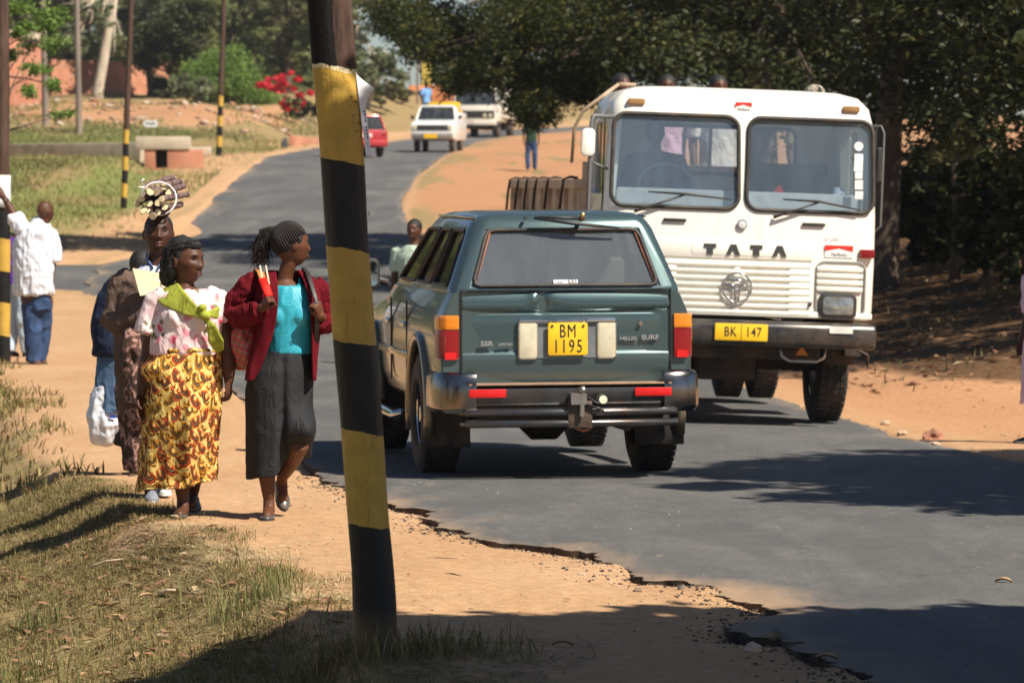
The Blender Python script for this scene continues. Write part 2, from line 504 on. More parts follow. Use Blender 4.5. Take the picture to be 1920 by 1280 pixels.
def asphalt_mat(name):
    k = NT(name)
    v = k.coord('Object'); v2 = k.coord('Object', (1, .22, 1))
    n1 = k.noise(v2, .9, 5, .6); n2 = k.noise(v, 30, 5, .7); n3 = k.noise(v, 220, 2, .5)
    c = k.ramp(n1, [(.25, (.105, .105, .106)), (.5, (.15, .147, .143)), (.78, (.23, .215, .195))])
    c = k.mix(.65, c, k.ramp(n2, [(.3, .40), (.7, 1.05)]), 'MULTIPLY')
    n5 = k.noise(k.coord('Object', (1, .5, 1)), 7, 6, .7)
    c = k.mix(.5, c, k.ramp(n5, [(.35, .6), (.65, 1.0)]), 'MULTIPLY')
    vo = k.n('TexVoronoi'); vo.inputs['Scale'].default_value = 55; k.l(v, vo.inputs[0])
    sel = k.n('SeparateColor'); k.l(vo.outputs['Color'], sel.inputs[0])
    ag = k.math('MULTIPLY', k.ramp(vo.outputs['Distance'], [(.12, 1.0), (.25, 0.0)]), k.math('GREATER_THAN', sel.outputs[0], .93))
    c = k.mix(k.math('MULTIPLY', ag, .8), c, (.40, .37, .33))
    at = k.n('Attribute', attribute_name='dust')
    n4 = k.noise(v2, 2.4, 6, .7)
    f = k.math('ADD', at.outputs['Fac'], k.math('MULTIPLY', k.math('SUBTRACT', n4, .5), 1.3))
    c = k.mix(k.math('MULTIPLY', k.ramp(f, [(.35, 0.0), (1.0, 1.0)]), .75), c, (.44, .29, .17))
    st = k.noise(k.coord('Object', (2.0, .5, 1)), 2.3, 5, .75)
    c = k.mix(k.math('MULTIPLY', k.ramp(st, [(.62, 0.0), (.70, 1.0)]), .35), c, (.42, .31, .2))
    pt = k.noise(k.coord('Object', (1.6, .35, 1)), .55, 3, .5)
    c = k.mix(k.ramp(pt, [(.52, 0.0), (.56, .45)]), c, (.075, .075, .078))
    vc = k.n('TexVoronoi'); vc.feature = 'DISTANCE_TO_EDGE'; vc.inputs['Scale'].default_value = .55
    wv = k.n('VectorMath'); wv.operation = 'ADD'; k.l(v, wv.inputs[0])
    nn = k.n('TexNoise'); nn.inputs['Scale'].default_value = 2.2; k.l(v, nn.inputs[0]); k.l(nn.outputs['Color'], wv.inputs[1]); k.l(wv.outputs[0], vc.inputs[0])
    crk = k.ramp(vc.outputs[0], [(.0, .55), (.007, 1.0)])
    c = k.mix(k.ramp(n1, [(.45, 0.0), (.6, .8)]), c, k.mix(1.0, c, crk, 'MULTIPLY'))
    k.col(c); k.set(Roughness=.85); k.b.inputs['Specular IOR Level'].default_value = .3
    k.bump(k.math('ADD', n3, k.math('MULTIPLY', n2, .6)), .5, .012)
    return k.mat
ASPH = asphalt_mat('asphalt')
def build_road():
    ys = [-60, -20, 0, 5, 9, 12, 14]
    y = 15.0
    while y < 27.5: ys.append(y); y += .022
    while y < 60: ys.append(y); y += .18
    while y < 285: ys.append(y); y += 1.1
    ys = np.array(ys)
    L = Lx(ys); Rr = Rx(ys)
    nr = ys > 15
    L = L + np.where(nr & (ys < 30), fbm(ys * 5, ys * 0 + 3, 61, 4) * .09 + vnoise(ys * 42, ys * 0, 62) * .055, 0) + fbm(ys * .5, ys * 0, 63, 4) * .22 * sst(30, 36, ys)
    Rr = Rr + fbm(ys * .6, ys * 0 + 9, 67, 4) * .2
    n = 42
    t = np.linspace(0, 1, n) ** 1.25
    X = L[:, None] + (Rr - L)[:, None] * t[None, :]
    Y = np.repeat(ys[:, None], n, 1)
    Z = zroad(X, Y) + fbm(X * .8, Y * .5, 71, 3) * .008
    # broken rim crumbles down a little
    Z = Z - ((.012 + .016 * vnoise(Y * 9, X * 9, 74)) * np.exp(-(X - L[:, None]) / .06)) * (Y < 28)
    Y = Y + (fbm(X * 5, X * 0 + 2, 75, 4) * .09 * np.exp(-(X - L[:, None]) / .4)) * (Y < 27) * (Y > 15.1)
    jx = vnoise(X * 31, Y * 31, 73) * .02 * (Y < 28) * (t[None, :] > 0) * (t[None, :] < .2)
    X = X + jx
    v = np.stack([X, Y, Z], -1).reshape(-1, 3)
    r, c = len(ys), n
    i = (np.arange(r - 1)[:, None] * c + np.arange(c - 1)[None, :]).ravel()
    f = np.stack([i, i + 1, i + 1 + c, i + c], -1)
    # skirts
    base = len(v)
    lv = np.stack([X[:, 0] + .012 + vnoise(ys * 50, ys, 5) * .03, Y[:, 0], Z[:, 0] - .10], -1)
    rv = np.stack([X[:, -1], ys, Z[:, -1] - .12], -1)
    tv = np.stack([X[:, 0], Y[:, 0], Z[:, 0]], -1)
    v = np.concatenate([v, lv, rv, tv])
    a = np.arange(r - 1)
    nf0 = len(f)
    f = np.concatenate([f, np.stack([base + 2 * r + a, base + 2 * r + a + 1, base + a + 1, base + a], -1), np.stack([a * c + c - 1, base + r + a, base + r + a + 1, (a + 1) * c + c - 1], -1)])
    me = np_mesh('road', v, f)
    at = me.attributes.new('dust', 'FLOAT', 'POINT')
    lx = np.interp(v[:, 1], ys, L); rx = np.interp(v[:, 1], ys, Rr)
    dl = v[:, 0] - lx; dr = rx - v[:, 0]
    dust = np.exp(-np.clip(dl, 0, 9) / .35) * .55 + np.exp(-np.clip(dr, 0, 9) / .35) * .5
    pot = np.exp(-(((v[:, 0] - .6) / .8) ** 2 + ((v[:, 1] - 19.1) / 1.0) ** 2)) * .5
    dust = dust + pot + np.exp(-np.clip(dl, 0, 9) / .8) * .45 * np.clip(fbm(v[:, 0] * 1.2, v[:, 1] * .8, 85, 4) + .2, 0, 1)
    dust[base:] = 0
    at.data.foreach_set('value', dust.astype(np.float32))
    mi = np.zeros(len(f), np.int32); mi[nf0:] = 1
    me.polygons.foreach_set('material_index', mi)
    o = link_mesh('road', me, [ASPH, pmat('broken_tar_edge', (.030, .026, .022), .95, var=.5, scale=25, bump=.8, bscale=60, dirt=(.25, .15, .08), dirt_amt=.5)])
    tag(o, kind='structure')
    # side road
    ys = np.linspace(73.4, 87.2, 24); xs = np.linspace(-7.0, -60, 60)
    X, Y = np.meshgrid(xs, ys)
    Y = Y + (-7 - X) * .25 * (1 - (Y - 73.4) / 13.8)
    Y[0] += fbm(X[0] * .6, X[0] * 0, 77, 3) * .8; Y[-1] += fbm(X[0] * .6, X[0] * 0, 79, 3) * .5
    X[:, 0] += .9
    Z = zc(Y) - .02
    v = np.stack([X, Y, Z], -1).reshape(-1, 3)
    i = (np.arange(23)[:, None] * 60 + np.arange(59)[None, :]).ravel()
    me = np_mesh('side_road', v, np.stack([i, i + 60, i + 61, i + 1], -1))
    me.attributes.new('dust', 'FLOAT', 'POINT')
    tag(link_mesh('side_road', me, ASPH), kind='structure')
build_ground()
build_road()
# ------------------------------------------------------------------ vegetation
def leafmat(name, cols, trans=.35, rough=.55):
    k = NT(name)
    g = k.n('NewGeometry')
    c = k.ramp(g.outputs['Random Per Island'], [(i / max(1, len(cols) - 1), x) for i, x in enumerate(cols)])
    n = k.noise(k.coord('Object'), .35, 3)
    c = k.mix(.45, c, k.ramp(n, [(.3, .45), (.7, 1.0)]), 'MULTIPLY')
    k.col(c); k.set(Roughness=rough); k.b.inputs['Specular IOR Level'].default_value = .3
    tr = k.n('BsdfTranslucent'); k.l(c, tr.inputs[0])
    ms = k.n('MixShader'); ms.inputs[0].default_value = trans
    k.l(k.b.outputs[0], ms.inputs[1]); k.l(tr.outputs[0], ms.inputs[2]); k.l(ms.outputs[0], k.out.inputs[0])
    return k.mat
GRASS = leafmat('grass_blades', [(.12, .095, .035), (.27, .20, .08), (.16, .15, .045), (.38, .29, .13), (.22, .15, .06), (.11, .13, .035), (.48, .37, .18), (.25, .21, .075), (.18, .11, .05), (.17, .17, .05)], .25, .8)
GREENG = leafmat('green_grass', [(.11, .13, .04), (.19, .20, .065), (.28, .25, .10), (.13, .15, .05)], .3, .7)

def blades(name, xy, length, width, lean, mat, zoff=0, seed=0, fine=True):
    n = len(xy)
    g = np.random.default_rng(seed)
    x, y = xy[:, 0], xy[:, 1]
    z = hgt(x, y, fine) + zoff
    a = g.uniform(0, 2 * np.pi, n); le = length * g.uniform(.5, 1.25, n); ln = np.clip(lean * g.uniform(.2, 1.8, n), 0, 1.45)
    wd = width * g.uniform(.7, 1.3, n)
    d = np.stack([np.cos(a), np.sin(a)], -1); pd = np.stack([-d[:, 1], d[:, 0]], -1)
    base = np.stack([x, y, z], -1)
    def pt(t, w):
        ang = ln * (0.35 + .65 * t) if lean < 1.3 else np.clip(ln + .9, 0, 1.5)
        h = le * t * np.cos(ang); r = le * t * np.sin(ang)
        c = base + np.concatenate([d * r[:, None], h[:, None]], -1)
        off = np.concatenate([pd * (wd * w)[:, None], np.zeros((n, 1))], -1)
        return c - off, c + off
    p = [*pt(0, .5), *pt(.55, .42), *pt(1, .05)]
    v = np.stack(p, 1).reshape(-1, 3)
    i = np.arange(n)[:, None] * 6
    f = np.concatenate([i + np.array([[0, 1, 3, 2]]), i + np.array([[2, 3, 5, 4]])], 0)
    o = link_mesh(name, np_mesh(name, v, f), mat)
    tag(o, kind='stuff')
    return o
def scatter(n, y0, y1, xfun, dens, seed, pw=1.0):
    g = np.random.default_rng(seed)
    y = y0 + (y1 - y0) * g.uniform(0, 1, n * 4) ** pw
    lo, hi = xfun(y)
    x = lo + (hi - lo) * g.uniform(0, 1, n * 4)
    keep = g.uniform(0, 1, n * 4) < dens(x, y)
    return np.stack([x, y], -1)[keep][:n]
def dnear(x, y):
    b = Bx(y) - x
    return np.clip(sst(-.35, .3, b + .7 * fbm(x * 2.2, y * 1.4, 91, 4)) * (.15 + 1.4 * sst(-.35, .3, fbm(x * 3.5, y * 2.2, 93, 4))), 0, 1)
xy = scatter(90000, 14, 27.5, lambda y: (-.135 * y - .3, Bx(y) + .45), dnear, 1)
tag(blades('verge_grass', xy, .04, .0038, 1.0, GRASS, seed=3), 'short dry yellow green grass on the near left roadside bank', 'grass')
xy = scatter(3800, 14.5, 21, lambda y: (-.135 * y - .2, Bx(y) + .1), lambda x, y: sst(.25, .5, fbm(x * 1.7, y * 1.3, 97, 3)) + .03, 2)
tag(blades('tall_grass', xy, .16, .005, .45, GREENG, seed=4), 'taller green grass tufts scattered in the near left verge', 'grass')
xy = scatter(22000, 27.5, 62, lambda y: (-.14 * y - 1, Bx(y) + .5), dnear, 5)
tag(blades('bank_grass', xy, .09, .012, .7, GRASS, seed=6), 'dry grass on the bank behind the walking women', 'grass')
xy = scatter(60000, 14, 27, lambda y: (-.135 * y - .3, Bx(y) + .3), lambda x, y: .25 + sst(-.4, .3, Bx(y) - x) * sst(-.35, .3, fbm(x * 2.7, y * 1.9, 191, 4)), 192)
tag(blades('matted_grass', xy, .06, .004, 1.4, GRASS, .002, seed=193), 'matted flattened dead grass between the standing tufts of the near bank', 'grass')
# pole foot tufts
g = np.random.default_rng(8)
a = g.uniform(0, 6.28, 900); rr_ = .11 + .3 * g.uniform(0, 1, 900) ** 1.4
xy = np.stack([-.545 + rr_ * np.cos(a) * 1.5 + .05, 16.68 + rr_ * np.sin(a) * 1.2], -1)
tag(blades('pole_foot_grass', xy, .13, .005, .7, GRASS, seed=9), 'dry grass tufts round the foot of the near striped pole', 'grass')
g = np.random.default_rng(11)
xy = np.stack([g.uniform(-.6, .35, 2600), 15.4 + g.uniform(0, 1.9, 2600)], -1)
xy = xy[g.uniform(0, 1, 2600) < sst(.5, -.5, xy[:, 0] + .8 * fbm(xy[:, 0] * 3, xy[:, 1] * 2, 12, 3))]
tag(blades('straw_litter', xy, .09, .004, 1.4, GRASS, .004, seed=10), 'flattened straw on the dirt right of the near pole', 'straw')
# straw patch on path edge
xy = scatter(4200, 18.6, 23, lambda y: (Bx(y) - .2, Bx(y) + 1.0), lambda x, y: np.exp(-((x - Bx(y)) / .4) ** 2) * sst(-.3, .3, fbm(x * 3, y * 2, 14, 3)), 15)
tag(blades('path_edge_straw', xy, .085, .0045, 1.45, leafmat('straw', [(.55, .42, .22), (.62, .5, .3), (.4, .28, .13)], .15, .85), .004, seed=16), 'flattened pale straw along the inner edge of the footpath', 'straw')
# far field grass
xy = scatter(26000, 90, 178, lambda y: (Lx(y) - .065 * y - 6, Lx(y) - .6), lambda x, y: sst(-.3, .3, fbm(x * .4, y * .1, 17, 4)) * .8 + .1, 18)
tag(blades('field_grass', xy, .16, .03, .6, leafmat('field_grass', [(.30, .27, .10), (.24, .26, .08), (.40, .34, .15), (.18, .22, .06)], .3, .8), seed=19), 'dry grass of the field left of the distant road', 'grass')
xy = scatter(12000, 150, 176, lambda y: (Lx(y) * 0 - 24, Lx(y) - 5.0), lambda x, y: .9 + 0 * x, 20)
tag(blades('green_field_grass', xy, .14, .03, .6, GREENG, seed=21), 'green grass strip above the concrete drain wall', 'grass')
xy = scatter(9000, 119, 133, lambda y: (Lx(y) * 0 - 20, Lx(y) - 5.0), lambda x, y: sst(-.4, .2, fbm(x * .4, y * .15, 37, 4)), 22)
tag(blades('green_ditch_grass', xy, .14, .03, .6, GREENG, seed=23), 'green grass in the hollow below the concrete drain wall', 'grass')
xy = scatter(9000, 44, 100, lambda y: (Rx(y) + 1.2, Rx(y) + 12), lambda x, y: sst(.1, .5, fbm(x * .8, y * .3, 39, 4)) + .08, 24)
tag(blades('bank_weeds', xy, .14, .018, .8, leafmat('weeds', [(.10, .08, .03), (.07, .09, .025), (.28, .19, .09)], .25, .8), seed=25), 'sparse weeds and dead grass on the shaded right bank', 'weeds')

# leaf litter
def litter(name, xy, size, mat, label, seed):
    g = np.random.default_rng(seed); n = len(xy)
    z = hgt(xy[:, 0], xy[:, 1]) + .006 + g.uniform(0, .012, n)
    a = g.uniform(0, 6.28, n); s = size * g.uniform(.5, 1.3, n)
    u = np.stack([np.cos(a), np.sin(a), g.uniform(-.35, .35, n)], -1) * s[:, None]
    w = np.stack([-np.sin(a), np.cos(a), g.uniform(-.4, .4, n)], -1) * (s * g.uniform(.3, .6, n))[:, None]
    c = np.stack([xy[:, 0], xy[:, 1], z], -1)
    up = np.array([0, 0, 1.0]) * (s * .28)[:, None]
    v = np.stack([c - u, c - w * .8 + up * .6, c + w * .1 - up * .1, c + w * .8 + up * .5, c + u], 1).reshape(-1, 3)
    i = np.arange(n)[:, None] * 5
    f = np.concatenate([i + np.array([[0, 1, 2]]), i + np.array([[0, 2, 3]]), i + np.array([[1, 4, 2]]), i + np.array([[2, 4, 3]])])
    o = link_mesh(name, np_mesh(name, v, f), mat, smooth=False)
    tag(o, label, 'leaves', kind='stuff')
LEAFL = leafmat('dead_leaves', [(.22, .10, .05), (.42, .27, .15), (.34, .17, .10), (.15, .07, .04), (.50, .36, .22)], .15, .7)
xy = scatter(1100, 14.6, 24, lambda y: (-.13 * y, Bx(y) + .3), dnear, 31)
litter('leaf_litter', xy, .038, LEAFL, 'dead brown leaves scattered through the near grass', 32)
g = np.random.default_rng(33)
xy = np.stack([g.uniform(-1.2, 2.2, 120), g.uniform(15.4, 24, 120)], -1)
xy = xy[xy[:, 0] < Lx(xy[:, 1]) + .1]
litter('path_litter', xy, .018, LEAFL, 'small bits of dead leaf on the sandy path', 34)
xy = scatter(5000, 44, 95, lambda y: (Rx(y) + 1.0, Rx(y) + 10), lambda x, y: .5 + 0 * x, 35)
litter('bank_litter', xy, .08, LEAFL, 'dead leaves covering the shaded right bank', 36)

BARK = pmat('bark', (.10, .07, .05), .9, var=.35, scale=5, bump=.6, bscale=18, stretch=(1, 1, .3))
PALEBARK = pmat('pale_bark', (.50, .42, .32), .85, var=.2, scale=3, bump=.4, bscale=14, stretch=(1, 1, .3), dirt=(.22, .16, .1), dirt_amt=.6)

def cloud(clumps, n, size, aspect=.45, seed=0, droop=0.0, hollow=.45, spread=1.0):
    """rhombic leaves spread through ellipsoid clumps; clumps = [(cx,cy,cz,rx,ry,rz)]"""
    g = np.random.default_rng(seed)
    cl = np.array(clumps, float)
    vol = (cl[:, 3] * cl[:, 4] * cl[:, 5]) ** (2 / 3)
    idx = g.choice(len(cl), n, p=vol / vol.sum())
    # sub-clusters so that the crown reads as sprays with gaps
    k = max(6, n // 45)
    ci = g.choice(len(cl), k, p=vol / vol.sum())
    d = g.normal(size=(k, 3)); d /= np.linalg.norm(d, axis=1)[:, None]
    rad = hollow + (1 - hollow) * g.uniform(0, 1, k) ** .6
    cc = cl[ci, :3] + d * cl[ci, 3:] * rad[:, None]
    sr = (cl[ci, 3:].mean(1) * .20) * g.uniform(.6, 1.4, k)
    which = g.integers(0, k, n)
    off = g.normal(size=(n, 3)) * .55 * spread
    off[:, 2] *= .6
    p = cc[which] + off * sr[which][:, None]
    u = g.normal(size=(n, 3)); u[:, 2] = u[:, 2] * .6 - droop; u /= np.linalg.norm(u, axis=1)[:, None]
    w = np.cross(u, g.normal(size=(n, 3))); w /= np.linalg.norm(w, axis=1)[:, None] + 1e-9
    s = size * g.uniform(.55, 1.35, n)
    U = u * s[:, None] * .5; Wd = w * (s * aspect * .5)[:, None]
    v = np.stack([p - U, p + Wd, p + U, p - Wd], 1).reshape(-1, 3)
    f = np.arange(n * 4).reshape(n, 4)
    return v, f
def crown(name, parent, clumps, n, size, mat, **kw):
    v, f = cloud(clumps, n, size, **kw)
    return link_mesh(name, np_mesh(name, v, f), mat, parent, smooth=False)
def trunk(parent, base, clumps, r, mat=BARK, top=None, nl=8, seed=0):
    g = random.Random(seed)
    m = MB()
    b = Vector(base); cs = [Vector(c[:3]) for c in clumps]
    t = top and Vector(top) or sum(cs, Vector()) / len(cs)
    mid = b.lerp(t, .5) + Vector((g.uniform(-.3, .3), g.uniform(-.3, .3), 0))
    m.tube([b - Vector((0, 0, .3)), b + Vector((0, 0, .25)), mid, t], [r * 1.5, r * 1.1, r * .8, r * .45], 10)
    for c in g.sample(cs, min(nl, len(cs))):
        s = mid.lerp(t, g.uniform(0, 1)); q = s.lerp(c, .5) + Vector((g.uniform(-.2, .2), g.uniform(-.2, .2), g.uniform(0, .4)))
        m.tube([s, q, c], [r * .45, r * .28, r * .1], 6)
        for _ in range(3):
            e = c + Vector((g.uniform(-1, 1), g.uniform(-1, 1), g.uniform(-.5, .8))) * (r * 4)
            m.tube([q.lerp(c, g.uniform(0, 1)), e], [r * .15, r * .05], 5)
    return m.build('trunk', mat, parent, smooth=True)
def tree(name, label, cat, base, clumps, n, size, lmat, r=.2, group=None, bark=BARK, seed=0, nl=8, top=None, **kw):
    """clumps in world coordinates"""
    t = thing(name, label, cat, base, group=group)
    bx, by, bz = base
    cl = [(c[0] - bx, c[1] - by, c[2] - bz, *c[3:]) for c in clumps]
    trunk(t, (0, 0, 0), cl, r, bark, top=top, nl=nl, seed=seed)
    crown('crown', t, cl, n, size, lmat, seed=seed, **kw)
    return t
def pc(px, py, d, rx, rz_, ry=None):   # clump from a direction, a distance and pixel half sizes
    p = P(px, py, d); s = FPX / d
    return (p.x, p.y, p.z, rx / s, (ry if ry is not None else rx / s), rz_ / s)

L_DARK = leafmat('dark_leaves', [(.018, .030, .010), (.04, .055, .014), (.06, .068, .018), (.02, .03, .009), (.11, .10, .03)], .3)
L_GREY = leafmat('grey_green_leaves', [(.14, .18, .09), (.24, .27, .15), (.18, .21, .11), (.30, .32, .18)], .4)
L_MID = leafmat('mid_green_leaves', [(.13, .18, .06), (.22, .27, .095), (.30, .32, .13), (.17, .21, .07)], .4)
L_BRIGHT = leafmat('bright_leaves', [(.13, .23, .04), (.22, .32, .07), (.17, .27, .055)], .35)
L_OLIVE = leafmat('olive_leaves', [(.13, .13, .05), (.19, .17, .07), (.10, .11, .04)], .3)
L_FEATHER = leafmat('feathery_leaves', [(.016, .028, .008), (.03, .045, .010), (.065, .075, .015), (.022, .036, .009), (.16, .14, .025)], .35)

def crumbs(name, label, xy, smin, smax, mat, seed, sink=.3):
    g = np.random.default_rng(seed); n = len(xy)
    zz = np.where(xy[:, 0] > Lx(xy[:, 1]) + .03, zroad(xy[:, 0], xy[:, 1]), hgt(xy[:, 0], xy[:, 1]))
    s = smin + (smax - smin) * g.uniform(0, 1, n) ** 3
    base = np.array([[1, 0, 0], [0, 1, 0], [-1, 0, 0], [0, -1, 0], [0, 0, .8], [0, 0, -.8]], float)
    v = base[None] * s[:, None, None] * g.uniform(.5, 1.25, (n, 6, 1)) + g.normal(size=(n, 6, 3)) * (s * .2)[:, None, None]
    v[:, :, 2] *= .7
    v += np.stack([xy[:, 0], xy[:, 1], zz + s * sink], -1)[:, None, :]
    t = np.array([[0, 1, 4], [1, 2, 4], [2, 3, 4], [3, 0, 4], [1, 0, 5], [2, 1, 5], [3, 2, 5], [0, 3, 5]])
    f = (np.arange(n)[:, None, None] * 6 + t[None]).reshape(-1, 3)
    tag(link_mesh(name, np_mesh(name, v.reshape(-1, 3), f), mat, smooth=False), label, 'gravel', kind='stuff')
g = np.random.default_rng(61)
yy = g.uniform(15.6, 27.5, 2600); xx = Lx(yy) - np.abs(g.normal(size=2600)) * .14 + .03
crumbs('edge_gravel', 'dark crumbs of asphalt along the broken road edge', np.stack([xx, yy], -1), .002, .014, leafmat('tar_crumbs', [(.05, .045, .04), (.11, .09, .075), (.20, .15, .11)], 0, .95), 62)
yy = g.uniform(16, 27, 1500); xx = Lx(yy) - np.abs(g.normal(size=1500)) * .5
crumbs('sand_pebbles', 'pale pebbles lying in the sand beside the broken road edge', np.stack([xx, yy], -1), .0015, .009, leafmat('pebbles', [(.5, .38, .26), (.62, .5, .38), (.3, .18, .11)], 0, .95), 63)
yy = g.uniform(16, 40, 900); xx = Lx(yy) + g.uniform(0, 1, 900) ** 1.5 * (Rx(yy) - Lx(yy))
crumbs('road_grit', 'tiny bright grit scattered over the near asphalt', np.stack([xx, yy], -1), .0015, .006, leafmat('grit', [(.55, .5, .42), (.7, .66, .6), (.3, .25, .2)], 0, .9), 64)
yy = g.uniform(28, 44, 700); xx = Rx(yy) + g.uniform(0, 2.2, 700)
crumbs('shoulder_pebbles', 'pebbles on the orange dirt shoulder right of the truck', np.stack([xx, yy], -1), .004, .022, leafmat('shoulder_stones', [(.5, .36, .24), (.36, .18, .10), (.6, .48, .36)], 0, .95), 65)

g = np.random.default_rng(66)
yy = g.uniform(174, 212, 1500); xx = g.uniform(-25, -9.2, 1500)
kp = np.sin(xx * 1.7 + yy * .3) + g.normal(size=1500) * .6 > .2
crumbs('rubble', 'broken bricks and clods of earth on the mounds before the brick wall', np.stack([xx, yy], -1)[kp], .03, .28, leafmat('rubble_stones', [(.50, .34, .24), (.38, .18, .11), (.6, .5, .4), (.26, .15, .09)], 0, .95), 67)
xy = scatter(7000, 172, 214, lambda y: (-.14 * y, Lx(y) - 3.0), lambda x, y: sst(-.05, .35, fbm(x * .5, y * .16, 68, 4)), 69)
tag(blades('mound_grass', xy, .22, .035, .7, leafmat('mound_tufts', [(.36, .29, .13), (.22, .24, .08), (.16, .19, .06)], .3, .8), seed=70), 'tufts of dry and green grass on the earth mounds', 'grass')

# ---- overhanging tree right of the road (seen at the top of the picture)
gb = gz(5.0, 88)
cl = []
for (x, y, rx, rz_) in [(735, 30, 42, 48), (790, 60, 48, 62), (850, 70, 60, 70), (850, 150, 40, 26), (930, 60, 60, 80), (905, 135, 44, 34), (985, 150, 50, 60), (1005, 205, 36, 36), (1060, 60, 70, 80), (1075, 160, 50, 45), (1140, 40, 60, 80), (1130, 130, 55, 55), (1000, 30, 60, 60), (1230, 90, 80, 80), (1330, 60, 80, 100), (1440, 90, 90, 100), (1540, 70, 90, 100)]:
    for kk in range(2):
        cl.append(pc(x, y, 88 + random.uniform(-5, 7), rx, rz_, 2.0))
far_up = []
for _ in range(40):
    a = random.uniform(0, 6.28); rr = 7.5 * math.sqrt(random.random())
    far_up.append((3.4 + rr * math.cos(a), 88 + rr * math.sin(a) * .95, random.uniform(7.6, 12.5), 1.5, 1.5, .9))
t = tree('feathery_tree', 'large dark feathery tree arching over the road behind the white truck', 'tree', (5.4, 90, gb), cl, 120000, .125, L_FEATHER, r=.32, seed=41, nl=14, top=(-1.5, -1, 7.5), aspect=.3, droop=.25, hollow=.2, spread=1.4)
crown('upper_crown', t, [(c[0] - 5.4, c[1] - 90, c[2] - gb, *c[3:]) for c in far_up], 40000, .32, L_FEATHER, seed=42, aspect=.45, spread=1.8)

# ---- dark trees on the right bank
def grove(name, label, cx, cy, rad, z0, z1, n, size, lmat, r, seed, ncl=22, group='shady trees on the right bank', rz_=1.2):
    g = random.Random(seed); cl = []
    for _ in range(ncl):
        a = g.uniform(0, 6.28); rr = rad * math.sqrt(g.random())
        cl.append((cx + rr * math.cos(a), cy + rr * math.sin(a), g.uniform(z0, z1), g.uniform(.9, 1.5), g.uniform(.9, 1.5), g.uniform(.6, 1.0) * rz_))
    b = gz(cx, cy)
    return tree(name, label, 'tree', (cx, cy, b), cl, n, size, lmat, r=r, group=group, seed=seed, spread=1.7)
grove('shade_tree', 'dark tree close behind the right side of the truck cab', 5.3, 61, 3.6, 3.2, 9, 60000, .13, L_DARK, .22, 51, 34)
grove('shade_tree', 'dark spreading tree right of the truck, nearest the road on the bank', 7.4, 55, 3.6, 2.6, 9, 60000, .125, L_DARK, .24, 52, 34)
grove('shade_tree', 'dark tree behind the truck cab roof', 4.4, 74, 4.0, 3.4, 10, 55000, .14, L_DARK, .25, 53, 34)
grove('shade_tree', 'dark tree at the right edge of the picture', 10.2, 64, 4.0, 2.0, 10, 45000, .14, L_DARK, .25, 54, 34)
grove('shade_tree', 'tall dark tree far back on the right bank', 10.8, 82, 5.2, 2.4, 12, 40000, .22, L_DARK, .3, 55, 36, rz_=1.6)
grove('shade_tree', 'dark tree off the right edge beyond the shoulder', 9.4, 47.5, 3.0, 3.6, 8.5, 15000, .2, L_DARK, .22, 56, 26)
def bush(name, label, cx, cy, rx, h, n, size, lmat, seed, cat='bush', group=None, base=None, nc=7, stem=.05):
    g = random.Random(seed)
    b = gz(cx, cy) if base is None else base
    cl = [(cx + g.uniform(-.6, .6) * rx, cy + g.uniform(-.6, .6) * rx, b + h * g.uniform(.35, .75), rx * .5, rx * .5, h * .3) for _ in range(nc)]
    return tree(name, label, cat, (cx, cy, b), cl, n, size, lmat, r=stem, seed=seed, group=group, nl=5)
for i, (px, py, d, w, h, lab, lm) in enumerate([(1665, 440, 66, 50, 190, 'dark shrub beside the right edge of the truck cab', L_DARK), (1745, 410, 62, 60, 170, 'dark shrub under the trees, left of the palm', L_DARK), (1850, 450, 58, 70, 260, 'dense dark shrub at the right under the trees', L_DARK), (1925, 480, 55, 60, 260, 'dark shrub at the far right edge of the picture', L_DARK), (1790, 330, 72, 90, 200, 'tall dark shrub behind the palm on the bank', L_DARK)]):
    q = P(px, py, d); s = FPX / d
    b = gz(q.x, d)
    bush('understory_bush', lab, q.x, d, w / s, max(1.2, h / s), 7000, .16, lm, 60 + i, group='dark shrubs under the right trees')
q = P(1086, 345, 92); bush('roadside_bush', 'small dark bush on the dirt shoulder left of the truck mirror', q.x, 92, .7, .95, 3500, .1, L_OLIVE, 70)
q = P(1060, 320, 99); bush('roadside_bush', 'thin dry bush at the edge of the orange dirt shoulder', q.x + .3, 99, .8, .8, 900, .1, L_OLIVE, 71)
# palm fan
pq = P(1790, 300, 60)
pt_ = thing('fan_palm', 'small fan palm catching sun among the dark shrubs', 'palm', (pq.x, 60, gz(pq.x, 60)))
hh = pq.z - pt_.location.z
m = MB(); m.tube([(0, 0, 0), (.05, 0, hh * .5), (0, 0, hh)], [.09, .07, .05], 8); m.build('stem', BARK, pt_, smooth=True)
m = MB()
for i in range(26):
    a = R(-100 + i * 8.5); dr = Vector((math.sin(a) * .55, -.25 + random.uniform(-.2, .2), math.cos(a) * .5))
    w = Vector((.018, 0, 0)) if abs(math.cos(a)) > .5 else Vector((0, 0, .018))
    b0 = Vector((0, 0, hh)); e = b0 + dr
    m.add([b0 - w * .4, b0.lerp(e, .6) - w, e, b0.lerp(e, .6) + w], [(0, 1, 2, 3)])
m.build('frond', leafmat('palm_leaf', [(.16, .16, .06), (.24, .22, .09)], .3), pt_)

